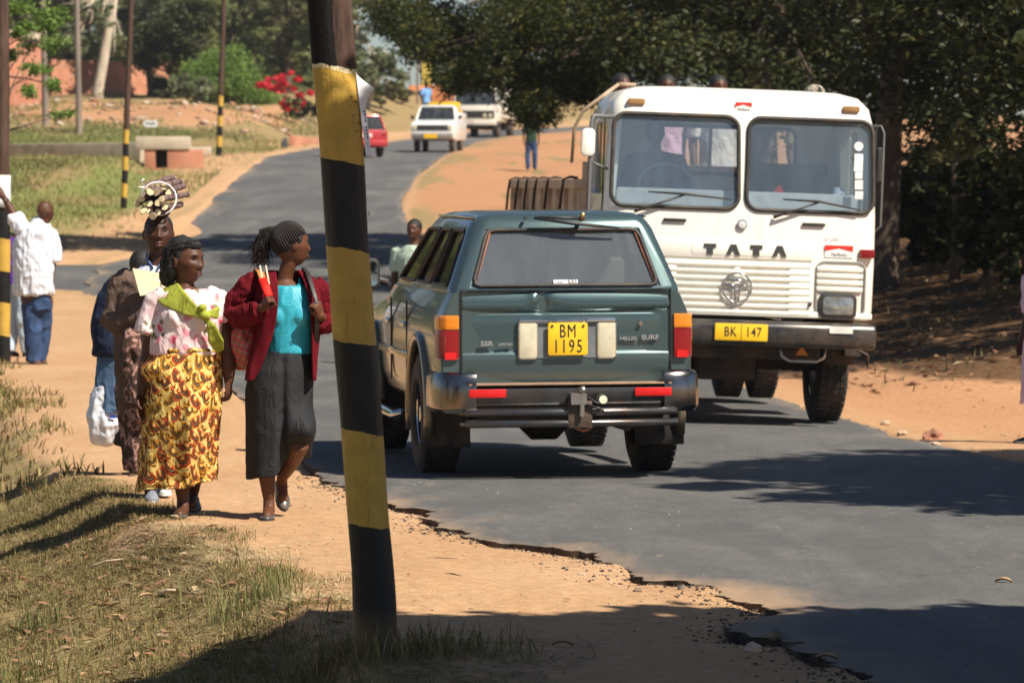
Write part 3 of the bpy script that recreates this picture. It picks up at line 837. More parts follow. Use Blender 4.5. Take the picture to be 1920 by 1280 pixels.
# ---- shade trees beside the camera (outside the frame, they cast the shadows on the near road)
def offtree(name, label, base, clumps, n, size, seed):
    return tree(name, label, 'tree', base, clumps, n, size, L_MID, r=.2, seed=seed, nl=10, aspect=.55, hollow=.1, group=None, spread=2.0)
def shadowed(gx, gy, h, rx, ry, rz_=.7):   # clump at height h whose shade reaches the ground at gx, gy
    return (gx + .643 * h, gy - .54 * h, h, rx, ry, rz_)
cl = [shadowed(3.9, 26.6, 6.2, 1.3, 1.3), shadowed(3.1, 26.4, 5.8, 1.1, 1.1), shadowed(2.5, 27.3, 6.4, .9, 1.0), shadowed(1.75, 27.6, 6.1, .62, .75, .5), shadowed(4.8, 26.0, 6.0, 1.3, 1.5), shadowed(5.8, 27.5, 6.4, 1.5, 1.5), shadowed(5.2, 25.0, 5.5, 1.3, .9),
      shadowed(1.25, 26.3, 5.8, .45, .35, .3), shadowed(3.6, 25.0, 6.0, .9, .6, .4), shadowed(4.6, 28.1, 6.4, 1.0, .6, .5), shadowed(6.8, 29.4, 6.4, 1.6, 1.2), shadowed(7.5, 27, 6.4, 1.6, 1.6),
      shadowed(2.9, 29.3, 6.4, .9, 1.1), shadowed(4.2, 29.8, 6.4, 1.2, 1.2), shadowed(3.3, 24.2, 5.8, .8, .5, .3), shadowed(4.4, 23.8, 5.8, .9, .6, .3), shadowed(2.0, 28.9, 6.3, .5, .6, .3), shadowed(2.2, 25.2, 5.8, .7, .5, .3), shadowed(3.9, 27.8, 6.2, 1.1, 1.1), shadowed(2.9, 24.6, 5.8, .8, .5, .3), shadowed(3.6, 31, 6.6, .9, .7, .4)]
offtree('roadside_tree', 'tree beyond the right edge shading the band of road behind the car', (8.6, 24.0, gz(8.6, 24.0)), cl, 60000, .19, 81)
cl = []
for (gx, gy, h, rx, ry) in [(x_, y_, 5.0 + .3 * math.sin(x_ * 3 + y_), .6, .55) for x_ in np.arange(-1.9, 4.2, .62) for y_ in (17.75 - .11 * max(0, -x_ - .4) ** 1.5 * 2.2 + .10 * math.sin(x_ * 5.1), 16.8 - .1 * max(0, -x_), 15.8)] + [(2.9, 17.2, 5.2, .9, .95), (1.7, 17.25, 5, .85, .75), (.5, 17.35, 5, .8, .75), (-.6, 17.4, 4.6, .7, .8), (-1.6, 16.5, 4.6, .7, .8), (-2.6, 15.8, 4.8, .8, .8), (-.2, 15.9, 5, 1, 1), (1.2, 15.6, 5, 1.1, 1), (2.6, 15.5, 5.4, 1.1, 1), (-1.4, 14.6, 5, 1, 1), (.2, 14.2, 5, 1.1, 1), (2, 14, 5, 1.2, 1), (3.9, 16.5, 5.6, 1.1, 1.1), (4.5, 14.8, 5.4, 1.2, 1.2), (-.5, 12.8, 5, 1.2, 1.2), (1.6, 12.4, 5, 1.2, 1.2), (3.6, 12.9, 5.4, 1.2, 1.2), (5.2, 17.2, 5.6, .9, .9), (2.1, 18.35, 5.2, .8, .13), (.9, 18.5, 5.1, .6, .12), (3.3, 18.4, 5.3, .8, .16), (.2, 18.1, 5.0, .35, .12)]:
    cl.append(shadowed(gx, gy, h, rx, ry, .45 if ry > .3 else .2))
offtree('roadside_tree', 'tree right of the camera whose crown shades the near path and pole foot', (6.2, 12.0, gz(6.2, 12)), cl, 110000, .19, 82)

# ---- background trees at left and centre
BT = [
 (20, 60, 245, 70, 90, L_MID, 'mid green tree behind the red brick wall'),
 (110, 30, 238, 60, 80, L_GREY, 'grey green tree above the left pair of wooden poles'),
 (190, 60, 232, 55, 90, L_GREY, 'grey green tree with pale leaning trunk'),
 (285, 70, 226, 60, 110, L_GREY, 'drooping grey green conifer left of the far striped pole'),
 (360, 40, 240, 60, 90, L_MID, 'tall green tree behind the bright hedge'),
 (455, 40, 250, 60, 80, L_MID, 'green tree beyond the hedge, right of the far striped pole'),
 (540, 60, 246, 60, 90, L_OLIVE, 'olive tree above the red flowering bush'),
 (610, 90, 240, 50, 90, L_MID, 'green tree partly hidden by the near pole'),
 (330, 150, 222, 45, 50, L_DARK, 'low dark tree at the left foot of the hedge'),
]
for i, (px, py, d, rx, rz_, lm, lab) in enumerate(BT):
    q = P(px, py, d); s = FPX / d; b = gz(q.x, d); cl = []
    g = random.Random(200 + i)
    for _ in range(20):
        a = g.uniform(0, 6.28); e = math.sqrt(g.random())
        cl.append(pc(px + rx * e * math.cos(a), py + rz_ * e * math.sin(a) - 10, d + g.uniform(-2.5, 2.5), rx * .36, rz_ * .3, 1.0))
    for _ in range(8):   # crown above the frame
        a = g.uniform(0, 6.28)
        cl.append((q.x + 1.6 * math.cos(a), d + 1.6 * math.sin(a), q.z + rz_ / s + g.uniform(0, 2.0), 1.1, 1.1, .9))
    tree('background_tree', lab, 'tree', (q.x, d, b), cl, 17000, .26, lm, r=.22, group='trees behind the left field', seed=300 + i, nl=10, bark=BARK, hollow=.1, spread=1.7)
# wide far belts that fill the gaps
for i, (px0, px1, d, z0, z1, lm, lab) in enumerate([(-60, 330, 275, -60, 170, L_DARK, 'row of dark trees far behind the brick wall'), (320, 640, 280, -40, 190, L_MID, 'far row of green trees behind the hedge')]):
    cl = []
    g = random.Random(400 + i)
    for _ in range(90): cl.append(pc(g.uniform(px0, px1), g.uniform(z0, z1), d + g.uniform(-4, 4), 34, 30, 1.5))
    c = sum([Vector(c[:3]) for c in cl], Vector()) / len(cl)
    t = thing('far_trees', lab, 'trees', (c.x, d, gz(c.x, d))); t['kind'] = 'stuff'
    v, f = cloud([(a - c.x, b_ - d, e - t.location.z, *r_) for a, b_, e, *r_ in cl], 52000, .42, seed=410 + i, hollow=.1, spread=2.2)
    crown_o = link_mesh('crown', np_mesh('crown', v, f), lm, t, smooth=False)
# woods beyond the field on both sides (they stand outside the frame and mirror in the car flanks)
for nm, x0, x1, y0, y1, lab, sd_ in (('wood', -95, -27, 150, 235, 'wood along the far side of the left field', 601), ('wood', -34, -15, 96, 128, 'wood on the left beyond the side road', 602), ('wood', 30, 70, 60, 150, 'wood far right behind the bank', 603)):
    g = random.Random(sd_); cl = []
    for _ in range(60):
        x, y = g.uniform(x0, x1), g.uniform(y0, y1)
        if abs(x) < .14 * y + 3: continue
        cl.append((x, y, gz(x, y) + g.uniform(1, 11), 3.2, 3.2, 2.2))
    cx_, cy_ = (x0 + x1) / 2, (y0 + y1) / 2; cz_ = gz(cx_, cy_)
    t = thing(nm, lab, 'wood', (cx_, cy_, cz_)); t['kind'] = 'stuff'
    v, f = cloud([(a - cx_, b_ - cy_, e - cz_, *r_) for a, b_, e, *r_ in cl], 26000, 1.0, seed=sd_, hollow=.1, spread=1.8)
    link_mesh('crown', np_mesh('crown', v, f), L_MID, t, smooth=False)
# tree right of the near pole, with pale leaning trunk
d = 225; q = P(695, 215, d)
cl = [pc(x, y, d + random.uniform(-2, 2), rx, rz_, 1.0) for x, y, rx, rz_ in [(690, 130, 30, 26), (720, 115, 30, 28), (745, 145, 20, 20), (675, 95, 25, 30), (700, 160, 25, 14), (725, 170, 18, 10), (665, 60, 20, 20), (660, 150, 20, 25)]]
tree('leaning_tree', 'grey green tree with pale leaning trunk right of the near pole', 'tree', (P(688, 240, d).x, d, gz(P(688, 240, d).x, d)), cl, 6500, .3, L_GREY, r=.16, seed=501, bark=PALEBARK, hollow=.15, top=(1.0, 0, 3.0))
cl = [pc(x, y, d, rx, rz_, 1.0) for x, y, rx, rz_ in [(650, 20, 30, 20), (690, 10, 22, 14), (640, 60, 20, 20), (715, 25, 10, 8), (655, 110, 25, 20)]]
tree('leaning_tree', 'sparse olive tree against the sky just right of the near pole', 'tree', (P(655, 240, d).x, d + 4, gz(P(655, 240, d).x, d + 4)), cl, 2400, .3, L_OLIVE, r=.14, seed=502, bark=PALEBARK, hollow=.15)
# hedge dome
d = 216; q = P(438, 160, d); b = gz(q.x, d)
cl = [pc(x, y, d - 4 + random.uniform(-1, 1), 38, 34, 1.4) for x, y in [(400, 130), (430, 120), (455, 150), (475, 180), (420, 160), (390, 165), (445, 190), (410, 190), (490, 195), (380, 140)]]
tree('round_hedge', 'large rounded bright green hedge behind the far striped pole', 'hedge', (q.x, d, b), cl, 30000, .16, L_BRIGHT, r=.12, seed=510, hollow=.5, nl=6, spread=1.6)
bush('agave_bush', 'grey green spiky bush left of the rounded hedge', P(352, 190, 210).x, 210, 1.3, 1.7, 2600, .35, L_GREY, 511, aspect=None) if False else bush('spiky_bush', 'grey green spiky bush left of the rounded hedge', P(362, 190, 208).x, 208, 1.2, 1.6, 2600, .32, L_GREY, 511)
bush('roadside_shrub', 'dark shrub at the right foot of the red flowering bush', P(572, 200, 205).x, 205, 1.0, 1.5, 2500, .22, L_DARK, 512)
bush('roadside_shrub', 'pale grey green shrub beyond the red car', P(715, 200, 228).x, 228, 1.4, 1.6, 3000, .25, L_OLIVE, 513)
bush('roadside_shrub', 'low grey shrub between the leaning tree and the gap of sky', P(755, 200, 236).x, 236, 1.2, 1.0, 2000, .25, L_OLIVE, 514)
# red flowering bush
d = 200; q = P(538, 170, d); b = gz(q.x, d)
t = thing('flowering_bush', 'bush covered with bright red flowers left of the near pole', 'bush', (q.x, d, b))
cl = [pc(x, y, d + random.uniform(-.5, .5), 20, 14, .7) for x, y in [(505, 158), (520, 145), (540, 140), (535, 165), (555, 160), (535, 188), (560, 185), (580, 170), (500, 160), (548, 195)]]
lc = [(a - q.x, b_ - d, e - b, *r_) for a, b_, e, *r_ in cl]
trunk(t, (0, 0, 0), lc, .05, BARK, nl=8, seed=515)
crown('flowers', t, lc, 1500, .3, leafmat('red_flowers', [(.75, .03, .05), (.62, .02, .05), (.85, .08, .08)], .3), seed=516, hollow=.2)
crown('leaves', t, lc, 450, .25, L_MID, seed=517)
# overhanging leafy branch at upper left, nearer
d = 78
cl = [pc(x, y, d + random.uniform(-1, 1), rx, rz_, .5) for x, y, rx, rz_ in [(30, 15, 34, 16), (80, 40, 26, 22), (60, 85, 22, 18), (95, 80, 24, 20), (40, 55, 18, 14), (110, 30, 25, 18), (25, 105, 14, 10), (70, 130, 20, 10), (55, 175, 12, 14), (100, 160, 12, 10), (120, 215, 22, 6)]]
tree('young_tree', 'thin leafy tree hanging in from the top left before the wall', 'tree', (P(-60, 300, d).x, d, gz(P(-60, 300, d).x, d)), cl, 4200, .10, L_BRIGHT, r=.05, seed=520, nl=7, hollow=.1, top=(.4, 0, 4.5), spread=2.2)
# eucalyptus trunk
for (px, y0, d, r, lab) in [(184, 192, 222, .30, 'thick pale eucalyptus trunk before the red brick wall')]:
    q = P(px, y0, d); b = gz(q.x, d)
    cl = [(q.x + random.uniform(-2, 2), d + random.uniform(-2, 2), b + 10 + random.uniform(-1, 3), 1.3, 1.3, .9) for _ in range(8)]
    cl += [pc(x, y, 218, 26, 16, .8) for x, y in [(150, 20), (200, 40), (225, 70), (170, 60), (145, 85), (215, 100), (185, 15)]]
    tree('eucalyptus_tree', lab, 'tree', (q.x, d, b), cl, 7500, .26, L_GREY, r=.27, bark=PALEBARK, seed=530, top=(1.3, 0, 10), spread=1.5)

# ------------------------------------------------------------------ poles
def pole_mat(name, off, paint_y=(.56, .345, .06)):
    k = NT(name)
    tc = k.n('TexCoord'); sp = k.n('SeparateXYZ'); k.l(tc.outputs['Object'], sp.inputs[0])
    v = k.coord('Object', (1, 1, .12)); vv = k.coord('Object')
    wob = k.math('MULTIPLY', k.math('SUBTRACT', k.noise(vv, 14, 4), .5), .028)
    z = k.math('ADD', k.math('ADD', sp.outputs[2], wob), k.math('MULTIPLY', sp.outputs[0], .16))
    z = k.math('SUBTRACT', z, off)
    edges = [.42, .785, 1.13, 1.49, 1.83, 2.19]
    fac = 0.0
    for i, e in enumerate(edges):
        g = k.math('GREATER_THAN', z, e)
        fac = k.math('ADD', g, fac)
    odd = k.math('MODULO', fac, 2.0)
    woodf = k.math('GREATER_THAN', z, edges[-1] )
    n = k.noise(v, 22, 5, .7); n2 = k.noise(vv, 9, 6, .7)
    yel = k.ramp(n2, [(.25, tuple(x * .72 for x in paint_y)), (.6, paint_y), (.85, (.66, .42, .09))])
    chips = k.ramp(k.noise(vv, 46, 6, .75), [(.68, 0.0), (.71, 1.0)])
    yel = k.mix(k.math('MULTIPLY', chips, .6), yel, (.15, .09, .04))
    blk = k.ramp(n2, [(.3, (.006, .006, .006)), (.75, (.018, .017, .015))])
    blk = k.mix(k.math('MULTIPLY', k.ramp(k.noise(v, 40, 5, .8), [(.62, 0.0), (.72, 1.0)]), .25), blk, (.2, .17, .13))
    # white splash and soil near the foot
    foot = k.ramp(k.math('ADD', z, k.math('MULTIPLY', n2, .12)), [(.0, 1.0), (.17, 0.0)])
    blk = k.mix(k.math('MULTIPLY', foot, .75), blk, (.19, .12, .065))
    wood = k.ramp(n, [(.3, (.030, .017, .012)), (.55, (.085, .048, .034)), (.8, (.14, .085, .06))])
    c = k.mix(odd, blk, yel)
    c = k.mix(woodf, c, wood)
    tar = k.math('LESS_THAN', k.math('ADD', sp.outputs[0], k.math('MULTIPLY', k.noise(vv, 7, 4), .05)), k.math('SUBTRACT', k.math('MULTIPLY', sp.outputs[2], -.075), -.055)) if off else 0.0
    if off:
        c = k.mix(k.math('MULTIPLY', tar, woodf), c, (.006, .005, .005))
        rim = k.math('MULTIPLY', k.math('GREATER_THAN', z, edges[-1] - .012), k.math('LESS_THAN', z, edges[-1] + .004))
        c = k.mix(k.math('MULTIPLY', rim, k.ramp(k.noise(k.coord('Object', (6, 6, 1)), 20, 3), [(.4, 0.0), (.5, .8)])), c, (.72, .66, .45))
        drip = k.ramp(k.noise(k.coord('Object', (1, 1, .07)), 60, 4, .7), [(.60, 0.0), (.66, .55)])
        c = k.mix(k.math('MULTIPLY', drip, odd), c, (.26, .15, .03))
    k.col(c); k.set(Roughness=k.mix(woodf, .5, .85)); k.b.inputs['Specular IOR Level'].default_value = .3
    k.bump(k.math('ADD', k.noise(v, 26, 5, .7), k.math('MULTIPLY', k.noise(vv, 60, 4), .3)), .7, .012)
    return k.mat
def tapered_pole(parent, pts, rad, mat, seg=28, ridge=.0025, seed=0):
    m = MB(); pts = [Vector(p) for p in pts]
    ps, rs = [], []
    for i in range(len(pts) - 1):
        n = max(2, int((pts[i + 1] - pts[i]).length / .06))
        for j in range(n):
            ps.append(pts[i].lerp(pts[i + 1], j / n)); rs.append(rad[i] + (rad[i + 1] - rad[i]) * j / n)
    ps.append(pts[-1]); rs.append(rad[-1])
    for _ in range(6):
        ps = [ps[0]] + [(ps[i - 1] + ps[i] * 2 + ps[i + 1]) / 4 for i in range(1, len(ps) - 1)] + [ps[-1]]
    rings = []
    for p, r in zip(ps, rs):
        rings.append([p + Vector((math.cos(2 * math.pi * k / seg), math.sin(2 * math.pi * k / seg), 0)) * (r + ridge * 2 * mnoise.noise(Vector((math.cos(6.283 * k / seg) * 3.5 + seed, math.sin(6.283 * k / seg) * 3.5, p.z * 1.0))) + ridge * mnoise.noise(Vector((k * 1.7 + seed, 3.3, p.z * 4)))) for k in range(seg)])
    m.rings(rings)
    return m.build('pole_shaft', mat, parent, smooth=True)
PD = 16.7
np_base = P(703, 1236, PD)
pole = thing('utility_pole', 'near wooden utility pole painted in black and yellow bands', 'pole', np_base, group='banded utility poles')
pts = [P(px, py, PD) - np_base for px, py in [(705, 1300), (702, 1236), (702, 1100), (689, 978), (679, 808), (664, 645), (651, 470), (643, 308), (628, 135), (618, 0)]]
pts.append(pts[-1] + (pts[-1] - pts[-2]) * 22 + Vector((0, 0, 0)))
rr = [.086, .084, .0815, .0785, .0885 * .93, .0835, .0845, .0855, .0855, .0835, .075]
rr = [.090, .087, .0835, .0785, .0815, .0825, .0835, .0845, .084, .083, .07]
tapered_pole(pole, pts, rr, pole_mat('near_pole_paint', .097), seed=2)
# nails, knot and poster
NAIL = pmat('rusty_nail', (.16, .08, .05), .6, .6, bump=.3)
for (px, py) in [(667, 192), (673, 232), (660, 182), (699, 398), (701, 402), (662, 218), (670, 247)]:
    q = P(px, py, PD) - np_base
    fx = (px - (643 + (py - 308) * .08)) / 42.0
    a = math.asin(max(-.95, min(.95, fx)))
    c = (pts[7] if py > 250 else pts[8]).copy(); c.z = q.z; c.x += (q.z - c.z)
    cx_ = q.x - fx * .084
    p0 = Vector((cx_ + math.sin(a) * .082, -math.cos(a) * .082, q.z)); n_ = Vector((math.sin(a), -math.cos(a), .2))
    m = MB(); m.tube([p0, p0 + n_ * .006], .0015, 6); m.tube([p0 + n_ * .005, p0 + n_ * .007], .0035, 8)
    m.build('nail', NAIL, pole, smooth=False)
# paper poster
PAPER = pmat('paper', (.80, .80, .84), .8, var=.04)
def poster():
    t = thing('paper_notice', 'white paper notice curling off the right side of the near banded pole', 'poster', np_base)
    # sheet grid: u runs round the pole, v down
    nu, nv = 14, 26
    H = (296 - 138) / 479.0; vs = []
    ztop = CAMH - (136 - YH) * PD / FPX - np_base.z
    for j in range(nv + 1):
        v = j / nv; z = ztop - v * H
        py = 136 + v * (296 - 136); cxp = np.interp(py, [0, 135, 308, 470], [618, 628, 643, 651])
        cx_ = P(cxp, py, PD).x - np_base.x
        for i in range(nu + 1):
            u = i / nu
            peel = max(0, 1 - v / .42) ** 1.0
            ang = R(66) + u * R(30)                 # hugging the pole from front right to side
            x = cx_ + .0875 * math.sin(ang) + .012 * v; y = -.0875 * math.cos(ang)
            # outward curl of the upper flap
            out = math.sin(min(1, v / .42) * math.pi * .78 + .15) if v < .42 else 0
            wv = .004 + .056 * (v / .19) ** .6 if v < .19 else (.014 + .046 * max(0, 1 - (v - .19) / .23) ** 1.5)
            x += (u ** 1.1) * wv; y -= (u ** 1.3) * wv * (.9 if v < .42 else .3)
            if v < .2: z2 = z - u * .03 * (1 - v / .2)
            else: z2 = z
            vs.append((x + .002, y, z2))
    fs = [(j * (nu + 1) + i, j * (nu + 1) + i + 1, (j + 1) * (nu + 1) + i + 1, (j + 1) * (nu + 1) + i) for j in range(nv) for i in range(nu)]
    me = bpy.data.meshes.new('sheet'); me.from_pydata(vs, [], fs)
    me = eval_mods(me, [('SOLIDIFY', dict(thickness=.0006))])
    link_mesh('sheet', me, PAPER, t)
    # typed lines
    m = MB()
    def on_sheet(u, v):
        a = vs[int(round(v * nv)) * (nu + 1) + int(round(u * nu))]
        return Vector(a) + Vector((.0022, -.0022, 0))
    for k_ in range(8):
        m.box(on_sheet(.5, .46 + k_ * .045), (.004, .004, .007))
    for k_ in range(4): m.box(on_sheet(.45, .84 + k_ * .02), (.006, .006, .0015))
    m.build('printed_text', pmat('print_ink', (.03, .03, .035), .7), t)
poster()

POLEP = pole_mat('far_pole_paint', 0.0)
def far_pole(px, py, d, label, top_px, w, h=8.5, mat=POLEP, group='banded utility poles', name='utility_pole', cat='pole'):
    b = P(px, py, d)
    g0 = gz(b.x, d); b.z = min(b.z, g0 + .02) if abs(b.z - g0) < .6 else b.z
    t = thing(name, label, cat, b, group=group)
    lean = (P(top_px, 0, d).x - b.x) / (P(top_px, 0, d).z - b.z)
    tapered_pole(t, [(0, 0, -.8), (0, 0, 0), (lean * h, 0, h)], [w, w, w * .75], mat, seg=14, ridge=.004, seed=px)
    m = MB(); m.box((lean * (h - .6), 0, h - .6), (1.9, .1, .1))
    for x in (-.8, -.3, .3, .8): m.tube([(lean * (h - .6) + x, 0, h - .55), (lean * (h - .6) + x, 0, h - .38)], [.04, .025], 8)
    if name == 'utility_pole' and cat == 'pole': m.build('cross_arm', BARK, t)
    return t
far_pole(231, 400, 111, 'leaning banded pole beside the road bend, left of the bundle carrier', 247, .085)
far_pole(410, 297, 149, 'farthest banded pole, before the green hedge', 421, .10)
ep = far_pole(4, 700, 47, 'banded pole cut by the left picture edge, a man leaning on it', 6, .085)
m = MB()
epb = ep.location
for k_ in range(1):
    rs = []
    for z in np.linspace(2.18, 1.83, 6):
        rs.append([Vector((math.sin(a) * .098 , -math.cos(a) * .098, z)) for a in np.linspace(R(-60), R(78), 12)])
    m.rings(rs, cap=False, closed=False)
nt_ = thing('paper_notice', 'white paper wrapped on the pole at the left edge', 'poster', epb)
link_mesh('sheet', eval_mods(m.mesh('sheet'), [('SOLIDIFY', dict(thickness=.001))]), PAPER, nt_)
GREYP = pmat('weathered_pole', (.22, .17, .14), .9, var=.3, scale=3, bump=.3, stretch=(1, 1, .2))
far_pole(86, 232, 178, 'weathered wooden pole left of a thinner one by the brick wall', 82, .14, mat=GREYP, group='weathered bare poles', name='wooden_pole')
far_pole(149, 236, 172, 'weathered wooden pole between the brick wall and the pale trunk', 145, .13, mat=GREYP, group='weathered bare poles', name='wooden_pole')

# ------------------------------------------------------------------ walls, culvert, sign, far structures
BRICKRED = pmat('red_brick_plaster', (.42, .17, .10), .9, var=.18, scale=1.2, bump=.3, bscale=9, dirt=(.5, .32, .2), dirt_amt=.5)
CONC = pmat('old_concrete', (.50, .43, .33), .9, var=.2, scale=1.5, bump=.3, bscale=12, dirt=(.3, .2, .12), dirt_amt=.6)
def wall(name, label, cat, p0, p1, z0, z1, th, mat, cap=None, capm=None, group=None):
    a = Vector((p0[0], p0[1], 0)); b = Vector((p1[0], p1[1], 0)); L_ = (b - a).length
    t = thing(name, label, cat, (a.x, a.y, z0), (0, 0, math.atan2(b.y - a.y, b.x - a.x)), group=group)
    n = max(2, int(L_ / .8)); m = MB()
    m.box((L_ / 2, 0, (z1 - z0) / 2 - .3), (L_, th, z1 - z0 + .6)); m.build('wall_body', mat, t, bevel=.03)
    if cap:
        m = MB()
        for i in range(n):
            m.box(((i + .5) * L_ / n, 0, z1 - z0 + cap / 2 + .003 + random.uniform(-.01, .02)), (L_ / n - .02, th + .12, cap))
        m.build('coping', capm or mat, t, bevel=.02)
    return t
q0 = P(-40, 200, 196); q1 = P(82, 220, 205)
wall('brick_wall', 'tall red brick wall with pale coping at the left edge', 'wall', (q0.x, 196), (q1.x, 205), 4.4, 1.84 + (YH - 78) / FPX * 205 , .3, BRICKRED, .35, CONC)
q0 = P(95, 200, 226); q1 = P(330, 220, 232)
wall('garden_wall', 'lower red wall in the shade behind the pale trunk', 'wall', (q0.x, 226), (q1.x, 232), 4.8, 1.84 + (YH - 112) / FPX * 226, .3, BRICKRED)
q0 = P(-50, 270, 147); q1 = P(271, 278, 139.5)
wall('drain_wall', 'long low grey concrete wall across the left field', 'wall', (q0.x, 147), (q1.x, 139.5), 2.0, 1.84 + (YH - 268) / FPX * 141, .35, CONC)
# culvert headwall with a dark opening
cb = P(318, 305, 138)
t = thing('culvert', 'concrete and brick culvert with square dark opening beside the road', 'culvert', (cb.x, 138, cb.z - .35))
s = FPX / 138
m = MB(); m.box((-.42 - .2, 0, .35), (.35, .5, 1.1)); m.box((.52, 0, .28), (1.15, .5, .95)); m.box((-.22, 0, .05), (.5, .5, .25)); m.build('brick_face', BRICKRED, t, bevel=.02)
m = MB(); m.box((-.2, 0, .98), (1.75, .62, .42)); m.build('slab', CONC, t, bevel=.04)
m = MB(); m.box((.95, .3, .72), (.75, .5, .28)); m.build('slab', CONC, t, bevel=.04)
m = MB(); m.box((-.22, .8, .5), (.6, .9, .9)); m.build('opening', pmat('culvert_painted_shade', (.02, .015, .012), .95), t)  # solid near-black block, painted shade for the inside of the hole
# small arrow sign
sb = P(294, 271, 156)
t = thing('arrow_sign', 'small white arrow signboard on a thin post in the left field', 'sign', (sb.x, 156, gz(sb.x, 156)))
zt = P(282, 232, 156).z - t.location.z
m = MB(); m.tube([(0, 0, -.1), (0, 0, zt + .1)], .022, 8); m.build('post', BARK, t)
m = MB(); m.prism([(-.5, zt), (-.42, zt + .12), (.02, zt + .12), (.02, zt - .12), (-.42, zt - .12)], -.035, -.015); m.build('board', pmat('sign_white', (.72, .74, .74), .6), t)
def text_obj(s, size, loc, mat, parent, name='lettering', rot=(R(90), 0, 0), ext=.001, bold=0.0, align='CENTER', sx=1.0, space=1.0, shear=0.0):
    cu = bpy.data.curves.new('text', 'FONT')
    cu.body = s; cu.size = size; cu.extrude = ext; cu.align_x = align; cu.align_y = 'CENTER'; cu.offset = bold; cu.space_character = space; cu.shear = shear
    cu.resolution_u = 3
    o = bpy.data.objects.new('text', cu); COL.objects.link(o)
    bpy.context.view_layer.update()
    me = bpy.data.meshes.new_from_object(o.evaluated_get(bpy.context.evaluated_depsgraph_get()))
    bpy.data.objects.remove(o)
    r = link_mesh(name, me, mat, parent, smooth=False)
    r.location = loc; r.rotation_euler = rot; r.scale = (sx, 1, 1)
    return r
INK = pmat('black_lettering', (.02, .02, .022), .5)
m = MB()
for i, x in enumerate((-.38, -.3, -.22, -.15, -.08)):
    m = MB(); m.box((x, -.037, zt + (.01 if i % 2 else -.01)), (.045, .003, .11)); m.build('letter', INK, t)
# boundary blocks and small stones
def rock(name, label, cat, loc, r, mat, seed, group=None, sq=(1, 1, .7)):
    bm = bmesh.new(); bmesh.ops.create_icosphere(bm, subdivisions=3, radius=1)
    for v in bm.verts:
        n = mnoise.noise(v.co * 1.3 + Vector((seed * 7.1, 0, 0))) * .45 + mnoise.noise(v.co * 3.5 + Vector((seed, 3, 0))) * .16
        v.co = v.co * (1 + n); v.co.x *= sq[0] * r; v.co.y *= sq[1] * r; v.co.z *= sq[2] * r
    me = bpy.data.meshes.new(name); bm.to_mesh(me); bm.free()
    o = link_mesh(name, me, mat, None, smooth=False); o.location = loc
    o.rotation_euler = (0, 0, seed)
    return tag(o, label, cat, group)
RED_ROCK = pmat('red_stone', (.30, .13, .08), .9, var=.3, bump=.5)
PALE_ROCK = pmat('pale_stone', (.50, .36, .26), .9, var=.2, bump=.5)
CHUNK = pmat('asphalt_chunk', (.13, .11, .09), .9, var=.3, bump=.6, dirt=(.4, .26, .15), dirt_amt=.8)
def on_ground(px, py):   # march along the ray until it meets the ground
    d = 14.0
    while d < 300:
        p = P(px, py, d)
        if p.z < max(gz(p.x, d), rz(p.x, d) - 5 if not (Lx(d) < p.x < Rx(d)) else rz(p.x, d)): return p
        d += .02 + d * .0006
    return P(px, py, 100)
for i, (px, py, r, m_, lab) in enumerate([(1752, 824, .085, RED_ROCK, 'reddish brown stone on the right dirt shoulder'), (1662, 797, .045, PALE_ROCK, 'small pale stone on the right shoulder close to the truck wheel'), (1693, 816, .04, PALE_ROCK, 'pale flat stone between the red stone and the road'), (1757, 835, .03, PALE_ROCK, 'pebble touching the front of the red stone'),
        (1454, 1196, .032, CHUNK, 'broken asphalt chunk at the tip of the pothole'), (1196, 1112, .022, CHUNK, 'small dark asphalt chunk lying in the pothole'), (1412, 1222, .036, PALE_ROCK, 'sandy stone at the lower lip of the pothole'), (1280, 1105, .02, CHUNK, 'dark pebble near the right of the pothole'), (1091, 1080, .016, PALE_ROCK, 'tiny pale pebble in the sand left of the pothole'), (808, 985, .014, CHUNK, 'dark pebble under the first notch of the broken asphalt edge')]):
    p = on_ground(px, py)
    rock('stone' if m_ is not CHUNK else 'asphalt_chunk', lab, 'stone', (p.x, p.y, p.z + r * .25), r, m_, i + 1)
# sticks and chips in the grass
DRYWOOD = pmat('dry_wood', (.62, .46, .30), .85, var=.15, bump=.3)
TWIG = pmat('dark_twig', (.09, .055, .03), .85)
def stick(label, a, b, r, mat=DRYWOOD, name='stick', bend=.1):
    pa, pb = on_ground(*a), on_ground(*b)
    L_ = (pb - pa); o = pa
    m = MB(); mid = L_ * .5 + Vector((0, 0, r + bend * L_.length * .3))
    m.tube([Vector((0, 0, r)), L_ * .25 + Vector((.0, 0, r + bend * .1 * L_.length)), mid, L_ + Vector((0, 0, r))], [r, r * 1.05, r * .9, r * .6], 7)
    ob = m.build(name, mat, None, smooth=True); ob.location = o
    tag(ob, label, 'stick'); return ob
stick('pale stripped stick lying in the near left grass', (163, 1068), (230, 1052), .008)
stick('dark thin twig on the sand right of the near pole', (824, 1078), (875, 1086), .004, TWIG)
stick('long thin twig on the sand above the other one', (788, 1049), (858, 1050), .0028, TWIG)
stick('dry bark strip at the sunlit edge of the near grass', (296, 1118), (326, 1112), .011)
stick('short twig on the shaded sand near the bottom', (1068, 1252), (1125, 1250), .003, TWIG)
stick('straight dry stalk crossing the path edge grass', (400, 1013), (358, 1015), .004)
